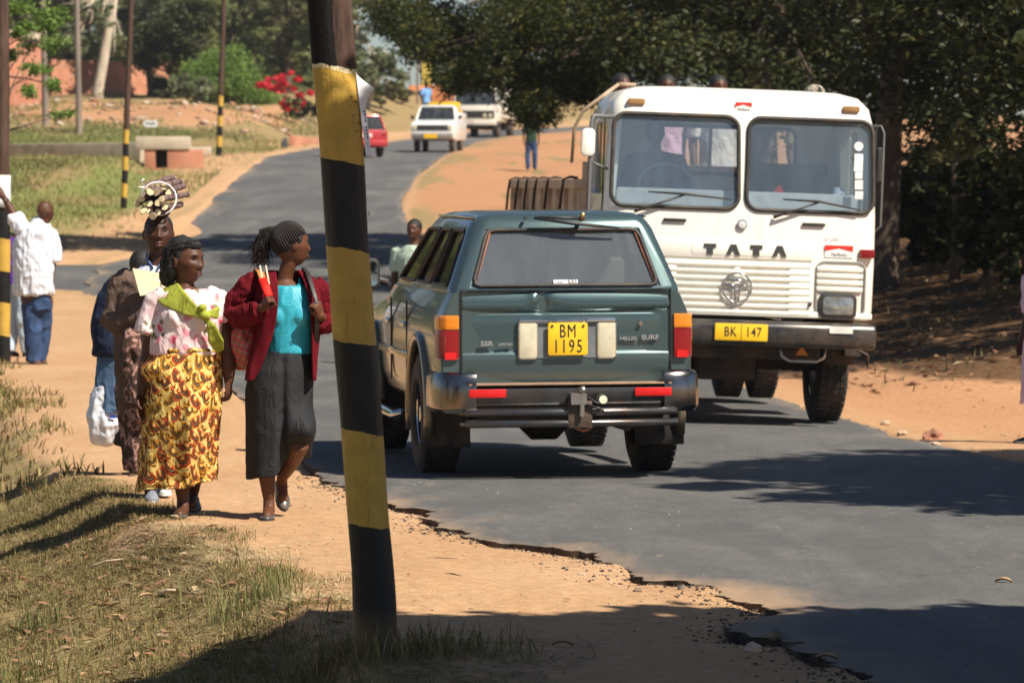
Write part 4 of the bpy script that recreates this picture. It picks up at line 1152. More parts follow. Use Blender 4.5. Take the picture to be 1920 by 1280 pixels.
for i, (px, py, lab) in enumerate([(1055, 1213, 'curled dry leaf lying alone on the shaded sand'), (1553, 1239, 'long dry leaf on the shaded road near the bottom'), (1885, 1094, 'pale leaf on the sunlit road at the right edge'), (272, 1123, 'large pale dead leaf low in the grass at left'), (200, 1142, 'reddish brown dead leaf standing in the left grass'), (430, 1105, 'large tan leaf at the edge of the tree shade')]):
    p = on_ground(px, py)
    m = MB(); a = random.uniform(0, 3); rs = []
    for j in range(7):
        t_ = j / 6; w = .016 * math.sin(math.pi * min(1, t_ * .93 + .04)) + .001
        c = Vector(((t_ - .5) * .085, 0, .012 + .014 * math.sin(t_ * 3) + .004))
        rs.append([c + Vector((0, -w, .007)), c + Vector((0, 0, -.003)), c + Vector((0, w, .009))])
    m.rings(rs, cap=False, closed=False)
    ob = m.build('dry_leaf', pmat('dry_leaf', [(.40, .26, .14), (.22, .10, .05)][i in (4,)], .8, var=.25), None, smooth=True)
    ob.location = p - Vector((0, 0, .012)); ob.rotation_euler = (.05, .05, a * .4 - .5); tag(ob, lab, 'leaf')
# far orange hoarding, post and yellow banner
ORANGE = pmat('orange_board', (.62, .23, .09), .8, var=.12, scale=1)
hb = P(812, 200, 245)
t = thing('hoarding', 'orange brown hoarding standing far beyond the white pickup', 'hoarding', (hb.x, 245, hb.z - .3))
m = MB(); m.box((-.93, 0, 1.0), (.9, .08, 1.0)); m.build('panel', ORANGE, t, bevel=.01)
m = MB(); m.box((.62, 0, 1.05), (2.0, .08, .95)); m.build('panel', ORANGE, t, bevel=.01)
m = MB()
for x in (-1.35, -.42, .6, 1.55): m.tube([(x, .12, -1.2), (x, .12, 1.5)], .05, 8)
m.build('post', BARK, t)
yb = P(800, 150, 250)
t = thing('yellow_banner', 'tall yellow banner above the orange hoarding', 'banner', (yb.x, 250, yb.z - 2.5))
m = MB(); m.box((0, 0, 2.6), (.55, .06, 2.1)); m.build('cloth', pmat('yellow_cloth', (.62, .46, .08), .8), t, bevel=.02)
m = MB(); m.tube([(-.3, .05, -.6), (-.3, .05, 3.9)], .045, 8); m.build('post', BARK, t)
far_pole(783, 225, 240, 'thin pole against the sky gap beyond the pickup', 783, .07, h=9, mat=GREYP, group=None, name='thin_pole')
far_pole(771, 225, 262, 'slim leaning post left of the thin pole in the sky gap', 765, .05, h=9, mat=GREYP, group=None, name='thin_pole')
# small dark marker stone by the road and low brick kerb
q = P(534, 262, 168)
rock('marker_stone', 'dark upright stone beside the distant left road edge', 'stone', (q.x, 168, gz(q.x, 168) + .15), .2, pmat('dark_stone', (.07, .07, .08), .9), 5, sq=(.7, .6, 1.3))
q0 = P(548, 268, 172); q1 = P(600, 262, 183)
wall('low_brick_wall', 'low broken red brick wall by the bend left of the near pole', 'wall', (q0.x, 172), (q1.x, 183), 3.4, 1.84 + (YH - 256) / FPX * 175, .25, BRICKRED)
# ------------------------------------------------------------------ vehicles
def carpaint(name, c, flake=.25, rough=.32, dirt=.35, dc=(.30, .20, .13)):
    k = NT(name)
    v = k.coord('Object')
    n = k.noise(v, 2.2, 6, .65); n2 = k.noise(v, 60, 3, .6)
    tc = k.n('TexCoord'); sp = k.n('SeparateXYZ'); k.l(tc.outputs['Object'], sp.inputs[0])
    low = k.ramp(sp.outputs[2], [(.35, 1.0), (1.1, 0.15)])
    f = k.math('MULTIPLY', k.math('MULTIPLY', k.ramp(n, [(.3, .35), (.75, 1.0)]), low), dirt)
    f = k.math('ADD', f, k.math('MULTIPLY', k.ramp(n2, [(.55, 0.0), (.8, 1.0)]), dirt * .18))
    base = k.mix(f, c, dc)
    if not flake:
        st = k.noise(k.coord('Object', (5, 5, .35)), 2.2, 5, .7)
        base_ = k.mix(f, c, dc); f2 = k.math('MULTIPLY', k.ramp(st, [(.55, 0.0), (.72, 1.0)]), dirt * .55)
    base = k.mix(f, c, dc) if flake else k.mix(f2, base_, dc)
    k.col(base); k.set(Metallic=flake, Roughness=k.math('ADD', k.math('MULTIPLY', f, .5), rough), Coat_Weight=.6, Coat_Roughness=.06)
    return k.mat
def glassmat(name, tint=(.75, .82, .85), streak=True, rough=.03, film=(.5, .5, .5), film_amt=.08):
    """thin glazing: lets light through with a tint, mirrors the surroundings, carries a diffuse film painted in for hazy reflections"""
    k = NT(name)
    t = k.t
    tr = k.n('BsdfTransparent'); tr.inputs[0].default_value = (*tint, 1)
    gl = k.n('BsdfGlossy'); gl.inputs['Roughness'].default_value = rough
    fr = k.n('LayerWeight'); fr.inputs[0].default_value = .5
    m1 = k.n('MixShader'); k.l(k.math('ADD', k.math('MULTIPLY', k.math('POWER', fr.outputs['Facing'], 4.0), .85), .07), m1.inputs[0]); k.l(tr.outputs[0], m1.inputs[1]); k.l(gl.outputs[0], m1.inputs[2])
    df = k.n('BsdfDiffuse'); df.inputs[0].default_value = (*film, 1)
    n = k.noise(k.coord('Object', (1.6, 1, .35)), 3.5, 6, .7)
    f = k.math('MULTIPLY', k.ramp(n, [(.35, .3 if streak else .8), (.5, .55 if streak else .9), (.7, 1.3 if streak else 1.1)]), film_amt)
    m2 = k.n('MixShader'); k.l(f, m2.inputs[0]); k.l(m1.outputs[0], m2.inputs[1]); k.l(df.outputs[0], m2.inputs[2])
    k.l(m2.outputs[0], k.out.inputs[0])
    return k.mat
RUBBER = pmat('tyre_rubber', (.022, .021, .020), .85, var=.2, bump=.3, dirt=(.22, .14, .09), dirt_amt=.55, scale=4)
CHROME = pmat('chrome', (.62, .62, .62), .14, 1.0, var=.08, dirt=(.3, .2, .12), dirt_amt=.3)
DARKCHROME = pmat('dull_chrome', (.20, .20, .21), .2, 1.0, var=.15, dirt=(.25, .17, .1), dirt_amt=.5)
STEEL = pmat('painted_steel', (.13, .135, .14), .28, .85, var=.2, dirt=(.25, .13, .07), dirt_amt=.5)
BLACKP = pmat('black_plastic', (.018, .018, .019), .5, var=.2, dirt=(.2, .14, .1), dirt_amt=.25)
UNDER = pmat('underbody', (.035, .030, .026), .85, var=.3, dirt=(.16, .09, .05), dirt_amt=.6)
YELP = pmat('number_plate_yellow', (.80, .47, .012), .4, var=.05)
WHITEP = carpaint('truck_white', (.88, .85, .76), 0, .40, .38, (.46, .29, .16))
REDL = NT('red_lens').set(Roughness=.12, Coat_Weight=.6); REDL.col(REDL.ramp(REDL.n('TexWave', i_Scale=30.0).outputs[0], [(0, (.26, .008, .010)), (1, (.42, .015, .015))])); REDL.bump(REDL.n('TexWave', i_Scale=22.0, bands_direction='Z').outputs[0], .6, .01); REDL = REDL.mat
ORL = NT('orange_lens').set(Roughness=.12, Coat_Weight=.6); ORL.col(ORL.ramp(ORL.n('TexWave', i_Scale=30.0).outputs[0], [(0, (.62, .17, .01)), (1, (.78, .26, .02))])); ORL = ORL.mat
CLEARL = pmat('clear_lens', (.55, .50, .36), .15, var=.12, scale=20, coat=.6)
REFL = pmat('red_reflector', (.62, .012, .012), .35, var=.1, scale=30)
SEAT = pmat('seat_cloth', (.10, .10, .11), .95, var=.2)
SEATL = pmat('pale_seat_cloth', (.55, .48, .42), .95, var=.15)
SILVER = pmat('silver_badge', (.7, .7, .7), .25, .9, var=.05)
WINRUB = pmat('window_rubber', (.022, .02, .02), .6, var=.2, dirt=(.3, .2, .12), dirt_amt=.25)
RUSTSEAL = pmat('rusty_seal', (.34, .12, .06), .7, var=.25)

def wheel(parent, loc, Rw, Ww, side, rimr=.22, name='wheel', rimmat=None, dual=False):
    """side=+1 outer face to +x"""
    m = MB(); prof = [(rimr, -.42), (rimr + .02, -.5), (Rw - .05, -.5), (Rw - .012, -.42), (Rw, -.3), (Rw, .3), (Rw - .012, .42), (Rw - .05, .5), (rimr + .02, .5), (rimr, .42)]
    n = 40; rs = []
    for a in range(n):
        an = 2 * math.pi * a / n
        rs.append([(w * Ww, r * math.sin(an), r * math.cos(an)) for r, w in prof])
    rs.append(rs[0]); m.rings(rs, cap=False, closed=False)
    # tread blocks
    for a in range(44):
        an = 2 * math.pi * a / 44
        for w in (-.33, -.11, .11, .33):
            rot = Matrix.Rotation(-an + (.04 if w > 0 else 0), 3, 'X')
            c = rot @ Vector((w * Ww, 0, Rw))
            m.box(c, (Ww * .18, Rw * .1, .016), rot)
    o = m.build(name, RUBBER, parent, smooth='auto'); o.location = loc
    m = MB(); d = side * Ww
    m.tube([(d * .18, 0, 0), (d * .2, 0, 0)], [rimr, rimr], 28)
    m.tube([(-d * .4, 0, 0), (-d * .35, 0, 0)], [rimr, rimr], 28)
    m.tube([(d * .2, 0, 0), (d * .34, 0, 0), (d * .34, 0, 0), (d * .42, 0, 0)], [.085, .08, .06, .055], 16)
    for a in range(6):
        an = a * math.pi / 3; rot = Matrix.Rotation(an, 3, 'X')
        m.box(rot @ Vector((d * .27, 0, rimr * .6)), (Ww * .12, .05, rimr * .8), rot)
    m.tube([(d * .36, 0, 0), (d * .43, 0, 0)], [rimr, rimr + .012], 28, cap=False)
    m.build('rim', rimmat or CHROME, o, bevel=.004)
    return o

def rounded_rect(w, h, r, n=5):
    pts = []
    for cx, cz, a0 in ((w / 2 - r, h / 2 - r, 0), (-w / 2 + r, h / 2 - r, 90), (-w / 2 + r, -h / 2 + r, 180), (w / 2 - r, -h / 2 + r, 270)):
        for i in range(n + 1):
            a = R(a0 + 90 * i / n); pts.append((cx + r * math.cos(a), cz + r * math.sin(a)))
    return pts

# ---------------- green four wheel drive car
SUVP = carpaint('metallic_green', (.074, .124, .132), .58, .25, .34, (.26, .21, .16))
SUVP2 = carpaint('two_tone_lower', (.16, .145, .10), .5, .22, .35, (.34, .24, .15))
GLASS_R = glassmat('rear_glass', (.76, .80, .82), streak=False, film=(.46, .50, .54), film_amt=.13, rough=.05)  # grey film puts milky reflections into the pane's colour
GLASS_S = glassmat('side_glass', (.42, .44, .42), film=(.2, .2, .18), film_amt=.05)
def suv():
    X0, D0 = .21, 27.98
    t = thing('four_wheel_drive_car', 'dark green four wheel drive car seen from behind, with dented tailgate and yellow plate', 'car', (X0, D0, -.038), (R(0), R(-.3), R(8.5)))
    # lower body solid
    def ring(y, sc=1.0, zt=1.205, xt=.735, z0=.42):
        half = [(.70, z0), (.775, z0 + .06), (.815, .60), (.822, .80), (.818, .98), (.795, 1.08), (xt, zt - .02), (xt - .03, zt)]
        half = [(x * sc, min(z, zt) if z < 1.0 or zt > 1.1 else min(z, zt)) for x, z in half]
        return [(-x, y, z) for x, z in half][::-1] + [(x, y, z) for x, z in half]
    rg = []
    for y, sc, zt, xt in [(-.945, .975, 1.205, .745), (-.90, .99, 1.205, .745), (-.6, 1.0, 1.205, .745), (0, 1.005, 1.205, .745), (.8, 1.01, 1.205, .745), (1.6, 1.0, 1.205, .745), (1.95, 1.0, 1.20, .745), (2.1, .995, 1.10, .74), (2.6, .985, 1.06, .73), (3.1, .96, 1.02, .70), (3.28, .93, .95, .66), (3.33, .90, .85, .64)]:
        half = [(.70, .42), (.775, .48), (.815, .60), (.822, min(.80, zt - .04)), (.818, min(.98, zt - .03)), (.795, min(1.08, zt - .02)), (xt, zt - .01), (xt - .04, zt)]
        half = [(x * sc, z) for x, z in half]
        rg.append([(x, y, z) for x, z in half] + [(-x, y, z) for x, z in half[::-1]])
    m = MB(); m.rings(rg)
    me = m.mesh('body')
    c = MB()
    for y in (0, 2.62):
        for s in (-1, 1):
            c.tube([(s * .48, y, .40), (s * 1.2, y, .40)], [.475, .475], 28)
    me = boolean_cut(me, c.mesh('cut'))
    bmx = bmesh.new(); bmx.from_mesh(me)
    bmesh.ops.bevel(bmx, geom=[e for e in bmx.edges if len(e.link_faces) == 2 and e.calc_face_angle(0) > R(40)], offset=.012, segments=2, affect='EDGES', clamp_overlap=True)
    bmx.to_mesh(me); bmx.free()
    body = link_mesh('body', me, SUVP, t); me.set_sharp_from_angle(angle=R(30))
    # wheel arch flares
    for s in (-1, 1):
        for y in (0, 2.62):
            m = MB(); pts = []
            for i in range(15):
                a = R(-18 + i * 216 / 14); pts.append((s * .825, y + .485 * math.cos(a), .41 + .485 * math.sin(a)))
            m.tube(pts, .032, 8, up=(1, 0, 0)); m.build('arch_flare', SUVP2, t, smooth=True)
        m = MB(); m.box((s * .80, -.7, .76), (.03, .36, .05)); m.build('side_moulding', SUVP2, t, bevel=.008)
        m = MB(); m.box((s * .828, 1.31, .75), (.025, 1.62, .05)); m.build('side_moulding', SUVP2, t, bevel=.008)
        m = MB(); m.tube([(s * .86, .62, .36), (s * .88, .75, .34), (s * .88, 1.85, .34), (s * .86, 1.98, .36)], .035, 8, flat=1.6); m.build('side_step', CHROME, t, smooth=True)
        # door gaps, dark recesses standing a hair inside
        for y in (.62, 1.48):
            m = MB(); m.box((s * .826, y, .83), (.012, .012, .56)); m.build('door_gap', BLACKP, t)
        m = MB(); m.box((s * .838, .72, .95), (.03, .15, .035)); m.build('door_handle', CHROME, t, bevel=.01)
        m = MB(); m.box((s * .838, 1.60, .95), (.03, .15, .035)); m.build('door_handle', CHROME, t, bevel=.01)
    # greenhouse: perimeter grid with openings
    lv = [(1.20, .745, -.945, 2.03), (1.235, .735, -.935, 1.95), (1.595, .598, -.80, 1.32), (1.635, .572, -.785, 1.25), (1.668, .545, -.765, 1.20), (1.695, .49, -.70, 1.10), (1.708, .36, -.5, .95)]
    def per(z, hw, yr, yf):
        cr = .12 * (hw / .745)
        gw = hw - .128 * (hw / .745)   # rear glass half width
        P_ = [(gw, yr), (hw - .045, yr + .012), (hw - .008, yr + .06), (hw, yr + .17)]
        side = [.30, .80, .885, 1.50, 1.60]   # side break points as absolute y
        a, b = yr + .17, yf - .12
        ys_ = [a + (b - a) * f for f in (.27, .31, .58, .62, .97)]
        P_ += [(hw + .004, y) for y in ys_[:-1]] + [(hw - .005, ys_[-1]), (hw - .07, yf - .02), (hw - .15, yf + .03)]
        full = P_ + [(-x, y) for x, y in P_[::-1]]
        return [Vector((x, y, z)) for x, y in full]
    rings = [per(*l) for l in lv]; n = len(rings[0])
    vs = [v for r_ in rings for v in r_]; fs = []; holes = []
    half = n // 2
    def idx(i, j): return i * n + (j % n)
    win_side = [3, 5, 7]       # segments opened on the right side
    open_seg = set()
    for j in win_side: open_seg.add(j); open_seg.add(n - 2 - j)
    rear_seg = n - 1           # between last (-gw) and first (+gw)
    front_seg = half - 1
    open_seg |= {rear_seg, front_seg}
    for i in range(len(rings) - 1):
        for j in range(n):
            q = (idx(i, j), idx(i, j + 1), idx(i + 1, j + 1), idx(i + 1, j))
            if i == 1 and j in open_seg: holes.append((j, q)); continue
            fs.append(q)
    fs.append(tuple(idx(len(rings) - 1, j) for j in range(n)))
    me = bpy.data.meshes.new('roof'); me.from_pydata([tuple(v) for v in vs], [], fs)
    me = eval_mods(me, [('SOLIDIFY', dict(thickness=.035, offset=-1)), ('BEVEL', dict(width=.006, segments=2, limit_method='ANGLE', angle_limit=R(40)))])
    roof = link_mesh('upper_body', me, SUVP, t); me.set_sharp_from_angle(angle=R(38))
    for j, q in holes:
        pts = [vs[k] for k in q]; ctr = sum(pts, Vector()) / 4
        nrm = (pts[1] - pts[0]).cross(pts[3] - pts[0]).normalized()
        inw = Vector((0, .4, 1.4)) - ctr
        if nrm.dot(inw) < 0: nrm = -nrm
        rear = j == rear_seg
        pp = [p + nrm * (.012 if not rear else .008) for p in pts]
        m = MB(); m.add(pp + [p + nrm * .004 for p in pp], [(0, 1, 2, 3), (7, 6, 5, 4)])
        m.build('rear_window' if rear else ('windscreen' if j == front_seg else 'side_window'), GLASS_R if rear else GLASS_S, t)
        # rubber seal
        m = MB(); e = [p - nrm * .002 + (ctr - p).normalized() * .012 for p in pts]
        e2 = []
        for a in range(4):
            p, nx, pv = e[a], e[(a + 1) % 4], e[a - 1]
            e2 += [p + (pv - p).normalized() * .05, p + ((pv - p).normalized() + (nx - p).normalized()) * .012, p + (nx - p).normalized() * .05]
        m.tube(e2 + [e2[0]], .013 if rear else .011, 6, cap=False)
        m.build('window_seal', WINRUB, t, smooth=True)
        if rear:
            m = MB(); e = [p - nrm * .001 + (ctr - p).normalized() * .034 for p in pts]
            m.tube([e[3], e[0], e[1], e[2]], .0055, 6); m.build('rusty_trim', RUSTSEAL, t, smooth=True)
    # inside: seats and floor shelf
    m = MB(); m.box((0, .5, 1.16), (1.35, 2.6, .05)); m.build('cabin_floor', SEAT, t)
    for (x, y) in ((-.34, .35), (.34, .35), (-.36, 1.15), (.36, 1.15)):
        m = MB(); m.box((x, y, 1.24), (.5, .14, .30), Matrix.Rotation(R(10), 3, 'X')); m.box((x, y - .03, 1.46), (.26, .09, .15)); m.box((x, y - .01, 1.38), (.03, .03, .1)); m.build('seat', SEAT if y > .5 else SEATL, t, bevel=.03)
    # roof gutter + aerial wiper
    for s in (-1, 1):
        m = MB(); m.tube([(s * .552, -.70, 1.672), (s * .556, 0, 1.676), (s * .55, 1.0, 1.672)], .009, 6); m.build('roof_gutter', CHROME, t, smooth=True)
    # ---- tailgate with dent
    zs = [.625, .66, .70, .76, .795, .812, .820, .84, .92, 1.0, 1.05, 1.062, 1.07, 1.078, 1.088, 1.10, 1.12, 1.14, 1.16, 1.18, 1.195, 1.208]
    yo = [-.947, -.955, -.962, -.968, -.969, -.966, -.956, -.955, -.958, -.960, -.960, -.957, -.948, -.956, -.966, -.971, -.973, -.971, -.966, -.958, -.95, -.940]
    nx = 91; gv = []
    for i, z in enumerate(zs):
        for j in range(nx):
            x = -.665 + 1.33 * j / (nx - 1)
            bow = .018 * (x / .665) ** 2
            dent = .030 * math.exp(-((x + .155) / .035) ** 2 - ((z - 1.135) / .05) ** 2) + .014 * math.exp(-((x + .12 + (z - 1.1) * .8) / .12) ** 2 - ((z - 1.11) / .03) ** 2) - .012 * math.exp(-((x + .205) / .03) ** 2 - ((z - 1.15) / .05) ** 2)
            gv.append((x, yo[i] + bow + dent, z))
    gf = [(i * nx + j, i * nx + j + 1, (i + 1) * nx + j + 1, (i + 1) * nx + j) for i in range(len(zs) - 1) for j in range(nx - 1)]
    me = bpy.data.meshes.new('tailgate'); me.from_pydata(gv, [], gf)
    me = eval_mods(me, [('SOLIDIFY', dict(thickness=.02, offset=-1))])
    tg = link_mesh('tailgate', me, SUVP, t); me.set_sharp_from_angle(angle=R(50))
    m = MB()
    for s in (-1, 1): m.box((s * .672, -.952, .92), (.006, .02, .6))
    m.box((0, -.956, 1.213), (1.34, .02, .006)); m.build('tailgate_gap', BLACKP, t)
    # number plate housing
    F = -.972
    m = MB(); m.prism([(a, b + .905) for a, b in rounded_rect(.63, .255, .03)], F + .004, F + .02); m.build('plate_housing', CHROME, tg, bevel=.004)
    m = MB(); m.prism([(a, b + .892) for a, b in rounded_rect(.57, .215, .015)], F - .002, F + .010); m.build('plate_recess', pmat('grey_recess', (.20, .22, .23), .4, .3), tg)
    m = MB(); m.box((0, F - .006, 1.016), (.62, .025, .034)); m.build('garnish_bar', CHROME, tg, bevel=.006)
    text_obj('TO', .034, (-.10, F - .021, 1.016), BLACKP, tg, 'lettering', space=1.6, ext=.002)
    text_obj('OY', .034, (.10, F - .021, 1.016), BLACKP, tg, 'lettering', space=1.6, ext=.002)
    for s in (-1, 1):
        m = MB(); m.prism([(a + s * .252, b + .895) for a, b in rounded_rect(.115, .235, .018)], F - .018, F + .008); m.build('reversing_light', CLEARL, tg, bevel=.006)
        m = MB(); m.prism([(a + s * .252, b + .895) for a, b in rounded_rect(.128, .248, .022)], F - .010, F + .006); m.build('light_bezel', CHROME, tg, bevel=.003)
    pl = MB(); pl.prism([(a, b + .902) for a, b in rounded_rect(.255, .207, .014)], F - .034, F - .026); plate = pl.build('number_plate', YELP, tg, bevel=.003)
    text_obj('BM', .118, (0, F - .0355, .949), INK, plate, 'lettering', space=1.15, sx=.66)
    text_obj('1195', .118, (0, F - .0355, .853), INK, plate, 'lettering', space=1.25, sx=.68)
    m = MB()
    for s in (-1, 1): m.disc((s * .1, F - .036, .985), .009, 'y', .006, 10)
    m.build('plate_screw', NAIL, plate)
    text_obj('SSR', .042, (-.515, F - .003, .876), SILVER, tg, 'badge', ext=.004, bold=.0015, sx=1.25)
    text_obj('LIMITED', .022, (-.395, F - .003, .871), SILVER, tg, 'badge', ext=.003, bold=.0008, sx=1.15)
    text_obj('HILUX', .030, (.395, F + .004, .900), SILVER, tg, 'badge', ext=.004, bold=.0012, sx=1.25)
    text_obj('SURF', .042, (.535, F + .007, .905), SILVER, tg, 'badge', ext=.004, bold=.0015, sx=1.2)
    m = MB(); m.disc((.475, F + .004, .995), .014, 'y', .012, 16); m.build('lock', CHROME, tg)
    st = MB(); st.box((0, -.9285, 1.262), (.155, .002, .026), Matrix.Rotation(R(-19), 3, 'X')); sk = st.build('window_sticker', PAPER, t)
    text_obj('Chitolan', .026, (-.042, -.9305, 1.262), INK, sk, 'lettering', rot=(R(71), 0, 0), ext=.0004, sx=.62)
    text_obj('RUKA', .032, (.043, -.9305, 1.262), INK, sk, 'lettering', rot=(R(71), 0, 0), ext=.0004, sx=.72, bold=.0006)
    # lamps wrap the corners
    for s in (-1, 1):
        for zz0, zz1, mt, nm in ((.965, 1.055, ORL, 'indicator_lamp'), (.78, .962, REDL, 'tail_lamp')):
            m = MB(); rg = []
            for z in np.linspace(zz0, zz1, 5):
                q = [(s * .690, -.972), (s * .775, -.962), (s * .812, -.93), (s * .832, -.84), (s * .80, -.84), (s * .78, -.90), (s * .69, -.93)]
                rg.append([(x, y, z) for x, y in q])
            m.rings(rg); m.build(nm, mt, t, bevel=.006)
        m = MB()
        m.prism([(a + s * .745, b + .80) for a, b in rounded_rect(.075, .045, .006)], -.9745, -.966) 
        m.build('lamp_reflector', REFL, t)
    # rear wiper, folded high
    m = MB(); m.tube([(.12, -.80, 1.655), (.12, -.865, 1.66)], .014, 10); m.tube([(.12, -.86, 1.66), (-.02, -.862, 1.668), (-.17, -.858, 1.672)], [.012, .009, .007], 8); m.tube([(-.19, -.86, 1.668), (.05, -.868, 1.632), (.36, -.862, 1.600)], [.010, .012, .006], 8)
    m.build('rear_wiper', BLACKP, t, smooth=True)
    m = MB(); m.tube([(.12, -.866, 1.652), (.12, -.872, 1.70)], .016, 10); m.build('wiper_pivot', pmat('brass', (.45, .28, .12), .35, .8), t, smooth=True)
    m = MB(); m.tube([(-.24, -.80, 1.664), (-.24, -.83, 1.667)], .011, 8); m.build('washer_nozzle', BLACKP, t)
    # bumper
    m = MB(); m.prism([(-1.10, .60), (-.95, .625), (-.93, .625), (-.93, .46), (-1.06, .46), (-1.085, .50)], -.66, .66, ax='x'); m.build('bumper', STEEL, t, bevel=.012)
    m = MB(); m.box((0, -1.045, .622), (1.30, .13, .012)); m.build('bumper_step', pmat('dusty_step', (.30, .19, .12), .8, var=.3), t, bevel=.003)
    for s in (-1, 1):
        m = MB(); rg = []
        for z, o_ in ((.44, -.025), (.47, 0), (.58, .0), (.66, -.004), (.69, -.02), (.70, -.05)):
            q = [(s * .60, -1.115 - o_), (s * (.74 + o_), -1.10 - o_), (s * (.815 + o_), -1.05), (s * (.85 + o_), -.95), (s * (.855 + o_), -.60), (s * .80, -.60), (s * .79, -.93), (s * .60, -1.0)]
            rg.append([(x, y, z) for x, y in q])
        m.rings(rg); m.build('bumper_corner', DARKCHROME, t, bevel=.012)
        m = MB(); m.box((s * .53, -1.112, .568), (.235, .006, .052)); m.build('reflector', REFL, t, bevel=.002)
        m = MB(); m.box((s * .70, -.44, .36), (.30, .015, .34), Matrix.Rotation(R(-6), 3, 'X')); m.build('mudflap', RUBBER, t, bevel=.006)
    for z in (.445, .375):
        m = MB(); m.tube([(-.68, -1.06, z - (.0 if z > .4 else .002)), (-.665, -1.12, z), (.665, -1.12, z), (.68, -1.06, z)], .024, 12); m.build('bumper_bar', STEEL, t, smooth=True)
    # tow hitch
    h = MB(); h.box((.055, -1.13, .43), (.155, .03, .17)); hitch = h.build('tow_hitch', pmat('hitch_steel', (.10, .07, .05), .6, .5, var=.3, bump=.3), t, bevel=.006)
    m = MB(); m.box((.04, -1.14, .53), (.10, .09, .07)); m.tube([(.06, -1.17, .42), (.065, -1.17, .56)], .017, 12); m.ell((.065, -1.17, .585), (.026, .026, .026)); m.build('tow_ball', pmat('worn_steel', (.45, .42, .38), .3, .9, dirt=(.2, .1, .05), dirt_amt=.5), hitch, smooth='auto')
    m = MB(); m.tube([(.08, -1.16, .50), (.17, -1.17, .47), (.2, -1.17, .45)], .008, 6); m.tube([(.10, -1.17, .54), (.16, -1.18, .50), (.2, -1.17, .52)], .007, 6); m.build('hitch_wire', BLACKP, hitch, smooth=True)
    m = MB(); m.tube([(.185, -1.13, .525), (.185, -1.18, .525)], .036, 18); m.build('trailer_socket', BLACKP, hitch, bevel=.004)
    m = MB(); m.tube([(.195, -1.181, .525), (.195, -1.186, .525)], .026, 18); m.build('socket_cover', pmat('cream_cap', (.75, .68, .5), .5), hitch)
    m = MB(); m.tube([(.02, -1.1, .35), (.08, -1.12, .325), (.14, -1.1, .35)], .009, 6); m.build('safety_chain', pmat('orange_cable', (.45, .16, .06), .7), hitch)
    # underbody
    m = MB(); m.box((0, .9, .46), (1.1, 3.7, .12)); m.tube([(-.72, 0, .38), (.72, 0, .38)], .045, 10); m.tube([(-.2, 0, .38), (-.07, 0, .355), (.07, 0, .355), (.2, 0, .38)], [.05, .15, .15, .05], 14)
    m.tube([(.42, -.75, .39), (.42, -.4, .39)], .09, 12); m.box((-.35, -.55, .42), (.35, .5, .1)); m.tube([(-.7, 2.62, .38), (.7, 2.62, .38)], .05, 10)
    m.build('underbody', UNDER, t, bevel=.01)
    m = MB(); m.tube([(.38, -.98, .34), (.38, -.6, .36)], .028, 10); m.build('exhaust_pipe', UNDER, t, smooth=True)
    for y in (0, 2.62):
        for s in (-1, 1): wheel(t, (s * .715, y, .385), .385, .255, s, .215)
    # door mirrors
    for s in (-1, 1):
        m = MB(); m.prism([(a + s * .96, b + 1.265) for a, b in rounded_rect(.19, .22, .05)], 1.78, 1.88); m.tube([(s * .80, 1.86, 1.2), (s * .9, 1.85, 1.23)], .03, 8); mr = m.build('door_mirror', BLACKP, t, bevel=.02)
        m = MB(); m.prism([(a + s * .96, b + 1.265) for a, b in rounded_rect(.15, .17, .035)], 1.774, 1.779); m.build('mirror_glass', pmat('mirror', (.8, .8, .82), .05, 1.0, var=.02), mr)
    return t
SUV = suv()

